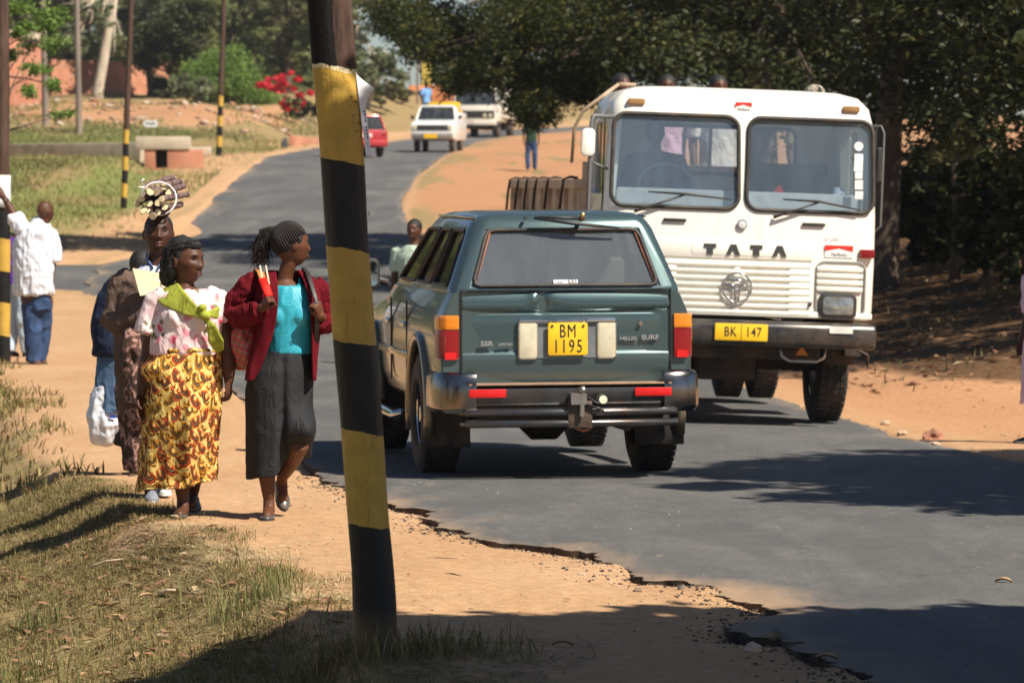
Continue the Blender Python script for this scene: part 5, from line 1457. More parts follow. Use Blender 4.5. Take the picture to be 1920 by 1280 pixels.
# ---------------- white truck
TGLASS = glassmat('truck_windscreen_glass', (.60, .68, .75), streak=False, film=(.34, .45, .60), film_amt=.20)  # bluish reflection is painted into the pane by its film
def truck():
    X0, D0 = 1.80, 37.74
    t = thing('truck', 'dusty white flat front truck coming towards the camera with passengers behind the cab', 'truck', (X0, D0, -.215), (0, R(2.0), R(5.0)))
    yf = -1.25
    # cab shell: stacked rounded rings
    def cabring(z, hw, y0, y1, r=.16, n=6):
        pts = []
        for cx, cy, a0 in ((hw - r, y1 - r, 0), (-hw + r, y1 - r, 90), (-hw + r, y0 + r, 180), (hw - r, y0 + r, 270)):
            for i in range(n + 1):
                a = R(a0 + 90 * i / n); pts.append((cx + r * math.cos(a), cy + r * math.sin(a), z))
        return pts
    zs = [(.93, 1.155, yf + .02, .45), (1.0, 1.175, yf, .45), (1.42, 1.18, yf, .45), (1.55, 1.18, yf + .004, .45), (1.80, 1.178, yf + .012, .45), (2.2, 1.165, yf + .06, .45), (2.62, 1.14, yf + .12, .45), (2.74, 1.11, yf + .15, .44), (2.83, 1.03, yf + .24, .38), (2.875, .88, yf + .38, .28), (2.888, .6, yf + .55, .1)]
    m = MB(); m.rings([cabring(z, hw, a, b, min(.17, hw * .3)) for z, hw, a, b in zs]); me = m.mesh('cab')
    # hollow the cabin, then open windscreens, side windows and rear windows
    c = MB(); c.hexa([(-1.08, yf + .10, 1.62), (1.08, yf + .10, 1.62), (1.08, .38, 1.62), (-1.08, .38, 1.62), (-1.02, yf + .2, 2.68), (1.02, yf + .2, 2.68), (1.02, .38, 2.68), (-1.02, .38, 2.68)])
    me = boolean_cut(me, c.mesh('cut'))
    c = MB()
    def wpoly(s):
        # outer side lower corner etc for one pane; s=-1 left
        w = rounded_rect(1.10, .79, .11)
        return [(s * .583 + a * (1 - .02 * (b > 0)), b + 2.238) for a, b in w]
    for s in (-1, 1): c.prism(wpoly(s), -1.5, -.9)
    for s in (-1, 1): c.prism([(a + -.42, b + 2.25) for a, b in rounded_rect(.95, .62, .06)], s * .9, s * 1.4, ax='x')
    c.prism([(a * 1.0 + .05, b + 2.36) for a, b in rounded_rect(1.25, .40, .08)], .2, .6)
    me = boolean_cut(me, c.mesh('cut'))
    cab = link_mesh('cab', me, WHITEP, t, smooth=True); me.set_sharp_from_angle(angle=R(35))
    def fy(z): return np.interp(z, [1.0, 1.55, 1.80, 2.2, 2.62, 2.74], [yf, yf + .004, yf + .012, yf + .06, yf + .12, yf + .15])
    for s in (-1, 1):
        w = wpoly(s); n = len(w)
        m = MB(); m.tube([(a, fy(b) - .006, b) for a, b in w] + [(w[0][0], fy(w[0][1]) - .006, w[0][1])], .020, 6, cap=False); m.build('window_seal', WINRUB, t, smooth=True)
        m = MB(); m.add([(a, fy(b) + .012, b) for a, b in w], [tuple(range(n))]); m.build('windscreen', TGLASS, t)
        m = MB(); m.prism([(a + -.42, b + 2.25) for a, b in rounded_rect(.94, .61, .06)], s * 1.13, s * 1.134, ax='x'); m.build('side_window', GLASS_S, t)
    m = MB(); w = [(a * 1.0 + .05, b + 2.36) for a, b in rounded_rect(1.27, .42, .08)]; m.tube([(a, .37, b) for a, b in w + [w[0]]], .02, 6, cap=False); m.box((-.08, .39, 2.36), (.03, .02, .4)); m.build('rear_window_frame', WINRUB, t, smooth=False)
    # door lines
    m = MB()
    for s in (-1, 1):
        for y in (-.98, .16): m.box((s * 1.18, y, 1.85), (.012, .012, 1.55))
        m.box((s * 1.181, -.41, 1.12), (.012, 1.15, .012))
    m.build('door_gap', BLACKP, t)
    for s in (-1, 1):
        m = MB(); m.box((s * 1.195, 0.02, 1.72), (.03, .14, .04)); m.build('door_handle', BLACKP, t, bevel=.008)
    # inside
    m = MB(); m.box((0, -1.03, 1.90), (2.12, .16, .20)); m.box((-.55, -.78, 1.90), (.5, .1, .12)); m.build('dashboard', pmat('dash_cream', (.62, .60, .54), .7), t, bevel=.02)
    for x in (-.58, .58):
        m = MB(); m.box((x, .12, 1.95), (.75 if x > 0 else .5, .14, .62)); m.box((x, -.12, 1.66), (.75 if x > 0 else .5, .5, .14)); m.build('seat', SEAT, t, bevel=.04)
    m = MB(); cc = Vector((-.58, -.62, 2.0)); pts = [cc + Vector((.25 * math.cos(a), .10 * math.sin(a), .22 * math.sin(a))) for a in np.linspace(0, 2 * math.pi, 25)]
    m.tube(pts, .015, 8, cap=False); m.tube([cc + Vector((-.24, 0, 0)), cc + Vector((.24, 0, 0))], .012, 6); m.tube([cc, cc + Vector((0, -.22, -.25))], .02, 6); m.build('steering_wheel', pmat('wheel_grey', (.25, .27, .28), .35), t, smooth=True)
    # dashboard things
    m = MB(); m.prism([(.16, 1.86), (.46, 1.86), (.34, 2.07)], -1.09, -1.075); wt = m.build('warning_triangle', REFL, t)
    m = MB(); m.prism([(.27, 1.885), (.41, 1.885), (.34, 1.975)], -1.096, -1.0905); m.build('triangle_centre', pmat('orange_fluorescent', (.85, .32, .02), .5), wt)
    m = MB()
    # round sticker and strips on the right edge of the windscreen
    yq = lambda z: fy(z) + .005
    m.disc((1.0, yq(2.42), 2.42), .040, 'y', .003, 20)
    for z0, hh, ww in ((2.28, .15, .075), (2.17, .06, .065), (2.09, .08, .07), (2.0, .07, .07)): m.box((1.0 + (z0 - 2.3) * -.03, yq(z0), z0), (ww, .003, hh))
    m.build('licence_sticker', pmat('sticker_white', (.8, .8, .78), .6), t)
    m = MB(); m.tube([(.86, -1.03, 1.87), (.87, -1.02, 2.06)], [.075, .05], 10); m.box((.78, -1.04, 1.93), (.10, .04, .14)); m.build('plastic_bottle', pmat('dash_items', (.62, .66, .7), .3), t, bevel=.01)
    # wipers
    for a, b, c_ in (((-.92, 1.80), (-.50, 1.955), (-.10, 1.925)), ((.28, 1.79), (.66, 1.93), (1.02, 1.87))):
        m = MB(); ya = fy(1.9) - .05
        m.tube([(a[0], fy(a[1]) - .02, a[1]), (a[0], ya, a[1]), (b[0], ya, b[1])], [.018, .012, .008], 6)
        m.tube([(b[0] - .32, ya - .004, b[1] + .012), (b[0], ya - .01, b[1] + .004), (c_[0], ya - .004, c_[1])], [.006, .012, .006], 6)
        m.build('windscreen_wiper', BLACKP, t, smooth=True)
    # marker lamps, vents, badge
    for s in (-1, 1):
        m = MB(); m.prism([(a + s * .93, b + 2.735) for a, b in rounded_rect(.15, .055, .018)], fy(2.73) - .028, fy(2.73) + .02); m.build('marker_lamp', pmat('marker_lens', (.30, .17, .07), .3), t, bevel=.008)
        m = MB(); m.prism([(a + (s * .60 + .02), b + 1.735) for a, b in rounded_rect(.20, .028, .013)], yf - .012, yf + .02); m.build('washer_vent', BLACKP, t, bevel=.004)
    m = MB(); m.disc((0, yf - .004, 1.715), .045, 'y', .02, 24); m.build('round_badge', CHROME, t, bevel=.004)
    m = MB(); m.disc((0, yf - .016, 1.715), .034, 'y', .006, 24); m.build('round_badge', pmat('badge_grey', (.6, .6, .6), .4), t, bevel=.002)
    # front panel (raised) with lettering
    m = MB(); m.prism([(-.78, 1.425), (.62, 1.425), (.62, 1.565), (-.78, 1.565)], yf - .014, yf + .01); pn = m.build('front_panel', WHITEP, t, bevel=.005)
    m = MB(); m.prism([(a - .03, b + 1.50) for a, b in rounded_rect(.80, .11, .03)], yf - .017, yf - .01); m.build('name_board', WHITEP, pn, bevel=.002)
    BL = MB()
    def stroke(p, w_=None):
        BL.prism(p, yf - .026, yf - .0135)
    for x in (-.27, .13):
        stroke([(x - .052, 1.545), (x - .052, 1.512), (x + .052, 1.512), (x + .052, 1.545)]); stroke([(x - .026, 1.512), (x - .026, 1.452), (x + .026, 1.452), (x + .026, 1.512)])
    for x in (-.07, .33):
        BL.prism([(x - .062, 1.452), (x - .024, 1.452), (x, 1.50), (x + .024, 1.452), (x + .062, 1.452), (x + .024, 1.545), (x - .024, 1.545)], yf - .026, yf - .0135)
    BL.build('lettering', pmat('letter_grey', (.05, .05, .048), .5), pn)
    # grille
    m = MB(); m.box((-.08, yf + .012, 1.17), (1.36, .02, .43)); m.build('grille_shade_panel', pmat('painted_shade_black', (.012, .012, .012), .8), t)  # near-black panel paints the shade behind the grille slats
    for i in range(8):
        z = 1.372 - i * .0575
        m = MB()
        for (x0, x1) in ((-.76, -.28), (-.46, .62)):
            pass
        m.box((-.08, yf - .012, z), (1.38, .028, .031)); m.build('grille_slat', WHITEP, t, bevel=.006)
    m = MB()
    for x in (-.655, -.03, .52): m.box((x, yf - .006, 1.17), (.05 if x == -.03 else .20, .028, .44))
    m.box((.0, yf - .008, .962), (2.30, .026, .05)); m.build('grille_frame', WHITEP, t, bevel=.006)
    # emblem
    m = MB(); pts = [(-.03 + .125 * math.cos(a), yf - .045, 1.175 + .125 * math.sin(a)) for a in np.linspace(0, 2 * math.pi, 33)]
    m.tube(pts, .0085, 8, cap=False)
    m.tube([(-.125, yf - .045, 1.235), (-.03, yf - .05, 1.238), (.065, yf - .045, 1.235)], [.008, .012, .008], 8)
    m.tube([(-.14, yf - .045, 1.195), (-.055, yf - .05, 1.195), (-.048, yf - .05, 1.11), (-.045, yf - .045, 1.06)], [.008, .012, .01, .008], 8)
    m.tube([(.08, yf - .045, 1.195), (-.005, yf - .05, 1.195), (-.012, yf - .05, 1.11), (-.015, yf - .045, 1.06)], [.008, .012, .01, .008], 8)
    m.build('emblem', CHROME, t, smooth=True)
    # headlamp panels
    for s in (-1, 1):
        m = MB(); w = rounded_rect(.42, .46, .07); m.tube([(a + s * .87, yf - .004, b + 1.19) for a, b in w + [w[0]]], .012, 6, cap=False); m.build('lamp_panel_edge', pmat('edge_grey', (.25, .24, .22), .6), t, smooth=True)
        m = MB(); m.prism([(a + s * .86, b + 1.275) for a, b in rounded_rect(.38, .235, .03)], yf + .004, yf + .008)
        m.build('vent_shade_panel', pmat('painted_shade_black', (.012, .012, .012), .8), t)  # flat near-black sheet, shade between the vent slats put in as colour
        for i in range(4):
            m = MB(); m.box((s * .86, yf - .010, 1.36 - i * .057), (.40, .024, .040)); m.build('vent_slat', WHITEP, t, bevel=.006)
        m = MB(); w = rounded_rect(.325, .215, .05); m.prism([(a + s * .85, b + 1.045) for a, b in w], yf - .035, yf + .01); hl = m.build('headlamp', BLACKP, t, bevel=.008)
        m = MB(); m.prism([(a + s * .85, b + 1.045) for a, b in rounded_rect(.265, .155, .035)], yf - .042, yf - .03); m.build('headlamp_lens', pmat('headlamp_glass', (.28, .29, .28), .08, .5, var=.3, scale=14, coat=.8), hl, bevel=.004)
        m = MB(); m.box((s * 1.09, yf + .02, 1.50), (.13, .10, .075)); m.build('side_indicator', REDL, t, bevel=.01)
    m = MB(); m.tube([(.60, yf - .01, 1.04), (.615, yf - .05, 1.07)], [.02, .012], 8); m.build('bonnet_catch', STEEL, t)
    # cigarette style sticker
    def sticker(x, z, w, h, y, txt):
        m = MB(); m.box((x, y, z), (w, .003, h)); s_ = m.build('sticker', pmat('sticker_white', (.8, .8, .78), .6), t)
        m = MB(); m.prism([(x - w / 2, z + h / 2), (x + w / 2, z + h / 2), (x + w / 2, z + h * .02), (x, z + h * .26), (x - w / 2, z + h * .02)], y - .004, y - .0018); m.build('sticker_band', pmat('sticker_red', (.68, .03, .02), .5), s_)
        text_obj(txt, h * .42, (x, y - .003, z - h * .26), INK, s_, 'lettering', sx=.78, ext=.0005)
    sticker(.845, 1.512, .245, .105, yf - .004, 'Marlboro')
    sticker(-.005, 2.72, .145, .085, fy(2.72) - .008, 'Marlboro')
    text_obj('Tel  6006', .038, (.78, yf - .006, 1.625), pmat('blue_ink', (.25, .28, .5), .6), t, 'lettering', ext=.0004, sx=.9)
    # bumper
    m = MB(); m.prism([(-1.42, .70), (-1.43, .84), (-1.40, .90), (-1.22, .90), (-1.22, .68), (-1.38, .68)], -1.17, 1.17, ax='x'); bp = m.build('bumper', pmat('black_bumper', (.028, .029, .03), .28, .3, var=.2, dirt=(.3, .22, .16), dirt_amt=.35, scale=6), t, bevel=.03)
    m = MB(); m.box((.86, -1.436, .845), (.20, .004, .06)); m.build('worn_paint', pmat('worn_white', (.7, .68, .62), .7), bp)
    m = MB(); m.prism([(a - .0, b + .80) for a, b in rounded_rect(.455, .145, .012)], -1.448, -1.438); pl = m.build('number_plate', YELP, bp, bevel=.003)
    text_obj('BK', .115, (-.095, -1.4492, .80), INK, pl, 'lettering', sx=.75, bold=.001, space=1.1)
    text_obj('147', .115, (.105, -1.4492, .80), INK, pl, 'lettering', sx=.75, bold=.001, space=1.1)
    m = MB(); m.box((.0, -1.449, .80), (.004, .002, .14)); m.build('plate_joint', INK, pl)
    # under
    m = MB()
    for s in (-1, 1): m.box((s * .42, 2.9, .78), (.09, 8.2, .22))
    m.tube([(-.95, 0, .5), (.95, 0, .5)], .07, 10); m.box((0, -.6, .66), (1.5, .9, .2)); m.box((0, -.2, .58), (.5, .9, .45)); m.box((0, 4.3, .60), (.55, .5, .5))
    m.tube([(-.95, 4.2, .5), (.95, 4.2, .5)], .09, 10); m.box((.95, 1.7, .6), (.45, .9, .4)); m.box((-.95, 1.7, .6), (.45, .9, .4))
    m.build('chassis', UNDER, t, bevel=.02)
    m = MB(); pts = [(.36, -1.28, .70), (.38, -1.30, .60), (.44, -1.30, .565), (.68, -1.30, .565), (.74, -1.30, .60), (.76, -1.28, .70)]
    m.tube(pts, .014, 8); m.build('tow_loop', pmat('worn_steel', (.45, .42, .38), .3, .9), t, smooth=True)
    m = MB(); m.prism([(.50, .615), (.61, .615), (.555, .69)], -1.27, -1.26); m.build('triangle_reflector', ORL, t)
    for s in (-1, 1):
        m = MB(); m.box((s * 1.08, -.62, .70), (.14, .3, .2)); m.tube([(s * 1.1, -.9, .66), (s * 1.19, -.9, .62), (s * 1.2, -.85, .52)], .015, 6); m.build('cab_step', UNDER, t, bevel=.01)
        m = MB(); pts = []
        for i in range(13):
            a = R(i * 15); pts.append((s * .98, .62 * math.cos(a), .52 + .62 * math.sin(a)))
        m.tube(pts, .14, 8, flat=.12, up=(1, 0, 0)); m.build('mudguard', UNDER, t, smooth=True)
        wheel(t, (s * .97, 0, .50), .50, .27, s, .28, rimmat=STEEL)
        for dx in (.0, -.33): wheel(t, (s * (1.02 + dx), 4.2, .50), .50, .25, s, .28, rimmat=STEEL)
    # mirrors
    m = MB(); m.tube([(-1.12, -1.05, 2.60), (-1.30, -1.18, 2.60), (-1.32, -1.2, 2.54), (-1.33, -1.2, 1.72), (-1.17, -1.1, 1.66)], .018, 8); m.tube([(-1.30, -1.19, 2.2), (-1.16, -1.12, 2.15)], .012, 6); m.build('mirror_arm', pmat('arm_grey', (.14, .14, .14), .5), t, smooth=True)
    m = MB(); m.prism([(a - 1.345, b + 2.37) for a, b in rounded_rect(.12, .24, .045)], -1.24, -1.19); mr = m.build('door_mirror', WHITEP, t, bevel=.02)
    m = MB(); m.tube([(1.12, -1.05, 2.60), (1.20, -1.10, 2.60), (1.225, -1.11, 2.54), (1.225, -1.11, 1.74), (1.165, -1.08, 1.68)], .009, 8); m.build('mirror_arm', pmat('arm_grey', (.14, .14, .14), .5), t, smooth=True)
    m = MB(); m.prism([(a + 1.20, b + 2.27) for a, b in rounded_rect(.06, .30, .025)], -1.06, -1.02); m.build('door_mirror', BLACKP, t, bevel=.02)
    # roof lashing bar and roof dirt line
    m = MB(); m.tube([(-1.0, -.35, 2.90), (-1.30, -.30, 2.66), (-1.37, -.25, 2.50), (-1.38, -.22, 2.2)], .015, 8); m.tube([(-1.0, -.35, 2.90), (-.85, -.3, 2.90)], .015, 8); m.build('tarpaulin_pole', pmat('pole_rust', (.42, .30, .2), .7, var=.3), t, smooth=True)
    # load bed
    BEDM = pmat('bed_cream', (.66, .48, .32), .75, var=.2, scale=4, dirt=(.33, .19, .1), dirt_amt=.7, bump=.2)
    m = MB(); m.box((0, 4.1, 1.22), (2.36, 6.7, .12)); m.build('bed_floor', BEDM, t, bevel=.01)
    for s in (-1, 1):
        m = MB(); m.box((s * 1.19, 4.1, 1.64), (.04, 6.7, .74)); m.build('bed_side', BEDM, t, bevel=.008)
        m = MB(); m.box((s * 1.20, 4.1, 2.02), (.11, 6.75, .09)); m.build('top_rail', BEDM, t, bevel=.012)
        for i in range(9):
            m = MB(); m.box((s * 1.225, .9 + i * .8, 1.64), (.05, .09, .72)); m.build('side_stake', BEDM, t, bevel=.008)
        for y in (1.6, 3.1, 4.3, 5.3, 6.3, 7.3):
            m = MB(); m.tube([(s * 1.13, y, 2.075), (s * 1.2, y, 2.085), (s * 1.262, y, 2.06), (s * 1.272, y + .08, 1.93), (s * 1.264, y + .25, 1.80), (s * 1.262, y + .35, 1.72)], .014, 6); m.build('lashing_rope', pmat('dark_rope', (.06, .04, .03), .9), t, smooth=True)
    m = MB(); m.box((0, 7.45, 1.65), (2.36, .05, .76)); m.build('bed_end', BEDM, t, bevel=.008)
    m = MB(); m.box((0, .76, 1.75), (2.36, .05, .95)); m.build('headboard', BEDM, t, bevel=.008)
    return t
TRUCK = truck()
bpy.context.view_layer.update()

# ---------------- distant vehicles
PW = carpaint('white_paint', (.78, .78, .76), 0, .35, .2)
PR = carpaint('red_paint', (.42, .02, .03), .1, .3, .1)
PCREAM = carpaint('cream_paint', (.74, .70, .60), 0, .4, .25)
GLASS_D = glassmat('dark_glass', (.25, .28, .3), film=(.3, .34, .38), film_amt=.15)
def car_body(t, W_, prof, mat, z_glass=None):
    """side profile [(y,z)] extruded across the width with tucked edges"""
    m = MB()
    h = W_ / 2
    n = len(prof)
    rg = []
    for x, k in ((-h, .93), (-h + .04, .985), (-h + .12, 1), (h - .12, 1), (h - .04, .985), (h, .93)):
        cy = sum(p[0] for p in prof) / n; cz = .6
        rg.append([(x, cy + (y - cy) * (.97 + .03 * k), cz + (z - cz) * k) for y, z in prof])
    m.rings(rg); return m.build('body', mat, t, bevel=.02)
def cabin(t, mat, zb, zt, wb, wt, yb0, yb1, yt0, yt1, name='cabin'):
    """roof on pillars with real glazing; front is -y"""
    B = [(-wb, yb0, zb), (wb, yb0, zb), (wb, yb1, zb), (-wb, yb1, zb)]; T = [(-wt, yt0, zt), (wt, yt0, zt), (wt, yt1, zt), (-wt, yt1, zt)]
    m = MB()
    for b, tt in zip(B, T): m.tube([b, tt], .035, 6)
    m.hexa([T[0], T[1], T[2], T[3]] + [(x * .93, y * .97 + (yt0 + yt1) / 2 * .03, z + .06) for x, y, z in T])
    for s in (-1, 1): m.tube([(s * wb, (yb0 + yb1) / 2 + .1, zb), (s * wt, (yt0 + yt1) / 2 + .1, zt)], .03, 6)
    m.build('roof', mat, t, bevel=.01)
    for nm, q in (('windscreen', (B[0], B[1], T[1], T[0])), ('side_window', (B[1], B[2], T[2], T[1])), ('rear_window', (B[2], B[3], T[3], T[2])), ('side_window', (B[3], B[0], T[0], T[3]))):
        m = MB(); m.add(q, [(0, 1, 2, 3)]); m.build(nm, GLASS_D, t)
    m = MB()
    for s in (-.35, .35): m.box((s * wb * 1.1, (yb0 + yb1) / 2 + .15, zb + .12), (.42, .12, .45))
    m.build('seat', SEAT, t, bevel=.03)
def small_wheel(t, x, y, r, w):
    m = MB(); m.tube([(x - w / 2, y, r), (x - w / 2 + .03, y, r), (x + w / 2 - .03, y, r), (x + w / 2, y, r)], [r - .03, r, r, r - .03], 22); o = m.build('wheel', RUBBER, t, smooth='auto')
    s = 1 if x > 0 else -1
    m = MB(); m.tube([(x + s * w * .45, y, r), (x + s * (w * .5 + .006), y, r)], [r * .6, r * .5], 16); m.build('rim', STEEL, o)
def pickup():
    q = P(815, 284, 160); g = rz(q.x, 160)
    t = thing('pickup', 'small white pickup with square grille, yellow load and yellow plate coming down the far road', 'pickup', (q.x, 160, g), (0, 0, R(-6))); t.scale = (1.0, 1.0, 1.2)
    yf = -.7
    car_body(t, 1.6, [(yf, .42), (yf, .82), (yf + .04, .92), (yf + 1.1, 1.02), (yf + 2.2, 1.02), (yf + 2.25, .98), (yf + 4.2, .98), (yf + 4.2, .5), (yf + 3.9, .4), (.3, .35)], PW)
    cabin(t, PW, 1.0, 1.42, .74, .63, yf + 1.05, yf + 2.25, yf + 1.5, yf + 2.2)
    m = MB(); m.box((0, yf - .012, .76), (1.18, .03, .16)); m.build('grille', BLACKP, t, bevel=.006)
    for s in (-1, 1):
        m = MB(); m.tube([(s * .66, yf - .0, .76), (s * .66, yf - .03, .76)], .085, 16); m.build('headlight', CLEARL, t, bevel=.004)
        m = MB(); m.tube([(s * .82, yf + 1.2, 1.0), (s * .9, yf + 1.18, 1.05)], .012, 6); m.box((s * .9, yf + 1.2, 1.1), (.14, .05, .11)); m.build('door_mirror', BLACKP, t, bevel=.01)
        for y in (0, 2.5): small_wheel(t, s * .66, y, .3, .18)
    m = MB(); m.box((0, yf - .07, .52), (1.56, .12, .13)); m.build('bumper', pmat('chrome_dull', (.45, .42, .38), .35, .6), t, bevel=.02)
    m = MB(); m.box((-.05, yf - .14, .50), (.5, .01, .14)); p = m.build('number_plate', YELP, t)
    m = MB(); m.box((-.05, yf + 1.27, 1.25), (.02, .02, .02)); 
    m = MB()
    for s in (-1, 1): m.box((s * .76, yf + 3.25, 1.12), (.04, 1.9, .28))
    m.box((0, yf + 2.32, 1.12), (1.5, .04, .28)); m.build('load_bed', PW, t, bevel=.008)
    # yellow load
    l = thing('yellow_crates', 'stack of yellow orange crates loaded behind the white pickup cab', 'crates', t.matrix_basis @ Vector((0.1, yf + 2.9, 1.0)), t.rotation_euler)
    m = MB(); m.box((.05, 0, .2), (1.2, .8, .4)); m.build('lower_crate', pmat('crate_orange', (.75, .30, .03), .5), l, bevel=.02)
    m = MB(); m.box((.0, -.05, .56), (1.15, .7, .3)); m.build('upper_crate', YELP, l, bevel=.02)
    return t
PICK = pickup()
def lorry():
    q = P(896, 262, 212); g = rz(q.x, 212)
    t = thing('lorry', 'white lorry with dark grille following the white pickup down the far road', 'lorry', (q.x, 212, g), (0, 0, R(-10)))
    m = MB(); m.hexa([(-1.1, -.8, .75), (1.1, -.8, .75), (1.1, .8, .75), (-1.1, .8, .75), (-1.1, -.75, 1.6), (1.1, -.75, 1.6), (1.1, .8, 1.6), (-1.1, .8, 1.6)]); m.build('cab', PCREAM, t, bevel=.06)
    cabin(t, PCREAM, 1.6, 2.4, 1.06, .98, -.75, .75, -.55, .7)
    m = MB(); m.box((0, -.815, 1.12), (1.95, .03, .36)); m.build('grille', BLACKP, t, bevel=.01)
    for s in (-1, 1):
        for x in (.78, .5):
            m = MB(); m.tube([(s * x, -.84, 1.06), (s * x, -.86, 1.06)], .10, 14); m.build('headlight', CLEARL, t, bevel=.01)
        m = MB(); m.tube([(s * 1.1, -.6, 1.8), (s * 1.3, -.7, 1.9)], .02, 6); m.box((s * 1.32, -.7, 2.0), (.16, .06, .36)); m.build('door_mirror', BLACKP, t, bevel=.01)
        for y in (.1, 4): small_wheel(t, s * .92, y, .48, .28)
    m = MB(); m.box((0, -.9, .70), (2.2, .2, .24)); m.build('bumper', PCREAM, t, bevel=.03)
    m = MB(); m.box((-.3, -1.01, .74), (.6, .02, .16)); m.build('number_plate', pmat('pale_plate', (.7, .55, .5), .6), t)
    m = MB(); m.box((0, 3.4, 1.75), (2.35, 4.6, 1.6)); m.build('load_body', PCREAM, t, bevel=.05)
    m = MB(); m.box((0, 2, .6), (1.2, 5.5, .4)); m.build('chassis', UNDER, t, bevel=.02)
    return t
lorry()
def redcar():
    q = P(676, 276, 150); g = rz(q.x, 150)
    t = thing('hatchback', 'red hatchback driving away, half hidden behind the near banded pole', 'car', (q.x, 150, g), (0, 0, R(14)))
    # rear is at -y (towards the camera)
    car_body(t, 1.62, [(-.75, .40), (-.80, .62), (-.76, .95), (-.2, 1.0), (1.9, .95), (2.9, .82), (2.98, .5), (2.8, .35), (-.6, .33)], PR)
    cabin(t, PR, .94, 1.42, .74, .60, -.74, 1.9, -.45, 1.15)
    m = MB(); m.box((0, -.83, .48), (1.6, .14, .2)); m.build('bumper', PR, t, bevel=.03)
    m = MB(); m.box((.0, -.795, .76), (.5, .02, .13)); m.build('number_plate', pmat('pale_plate', (.7, .55, .5), .6), t)
    for s in (-1, 1):
        m = MB(); m.box((s * .68, -.77, .84), (.16, .06, .2)); m.build('tail_lamp', REDL, t, bevel=.01)
        m = MB(); m.tube([(s * .78, 1.5, 1.0), (s * .88, 1.48, 1.02)], .015, 6); m.box((s * .92, 1.48, 1.06), (.17, .08, .12)); m.build('door_mirror', BLACKP, t, bevel=.01)
        for y in (-.05, 2.35): small_wheel(t, s * .68, y, .29, .18)
    return t
redcar()

# ------------------------------------------------------------------ air
m = MB(); m.box((0, 375, 23), (560, 920, 54))
hz = m.build('haze', None)
hm = bpy.data.materials.new('haze'); hm.use_nodes = True; hm.node_tree.nodes.clear()
ho = hm.node_tree.nodes.new('ShaderNodeOutputMaterial'); hv = hm.node_tree.nodes.new('ShaderNodeVolumePrincipled')
hv.inputs['Color'].default_value = (.86, .90, .95, 1); hv.inputs['Density'].default_value = .0002; hv.inputs['Anisotropy'].default_value = .3
hm.node_tree.links.new(hv.outputs[0], ho.inputs['Volume'])
hz.data.materials.append(hm); tag(hz, 'thin pale haze filling the air over the road', 'haze', kind='stuff')
# ------------------------------------------------------------------ people
def skinmat(name, c):
    k = NT(name)
    v = k.coord('Object'); n = k.noise(v, 7, 5, .6)
    k.col(k.ramp(n, [(.3, tuple(x * .82 for x in c)), (.7, tuple(x * 1.18 for x in c))]))
    k.set(Roughness=.52, Subsurface_Weight=.06, Subsurface_Scale=.01)
    k.b.inputs['Specular IOR Level'].default_value = .32
    k.b.inputs['Subsurface Radius'].default_value = (1, .35, .2)
    k.bump(k.math('ADD', k.noise(v, 160, 3), k.noise(v, 28, 3)), .22, .003)
    return k.mat
SKIN_A = skinmat('dark_skin', (.088, .033, .017))
SKIN_B = skinmat('brown_skin', (.105, .038, .018))
SKIN_C = skinmat('deep_skin', (.085, .036, .022))
HAIRM = pmat('black_hair', (.009, .008, .007), .62, var=.3, bump=.7, bscale=120, stretch=(1, 1, .35))
BRAIDM = pmat('brown_black_hair', (.014, .009, .008), .75, var=.5, scale=30, bump=.5, bscale=90)
EYEW = pmat('eye_white', (.34, .29, .25), .25, var=.03)
EYED = pmat('eye_dark', (.010, .007, .006), .12, var=.03)
LIPM = pmat('lips', (.095, .034, .026), .4, var=.1)
def wrinkle(mt, st=.55):
    """soft creases and weave as relief"""
    k = NT.__new__(NT); k.mat = mt; k.t = mt.node_tree; k.b = k.t.nodes['Principled BSDF']
    n = k.n('TexNoise'); n.inputs['Scale'].default_value = 13; n.inputs['Detail'].default_value = 5; n.inputs['Distortion'].default_value = 1.6
    k.l(k.coord('Object', (1, 1, .55)), n.inputs[0])
    w = k.noise(k.coord('Object'), 330, 2)
    k.bump(k.math('ADD', n.outputs['Fac'], k.math('MULTIPLY', w, .04)), st, .03)
def cloth(name, c, var=.14, scale=6, rough=.9, weave=350, bump=.15, **kw):
    mt = pmat(name, c, rough, var=var, scale=scale, spec=.2, **kw)
    wrinkle(mt); return mt

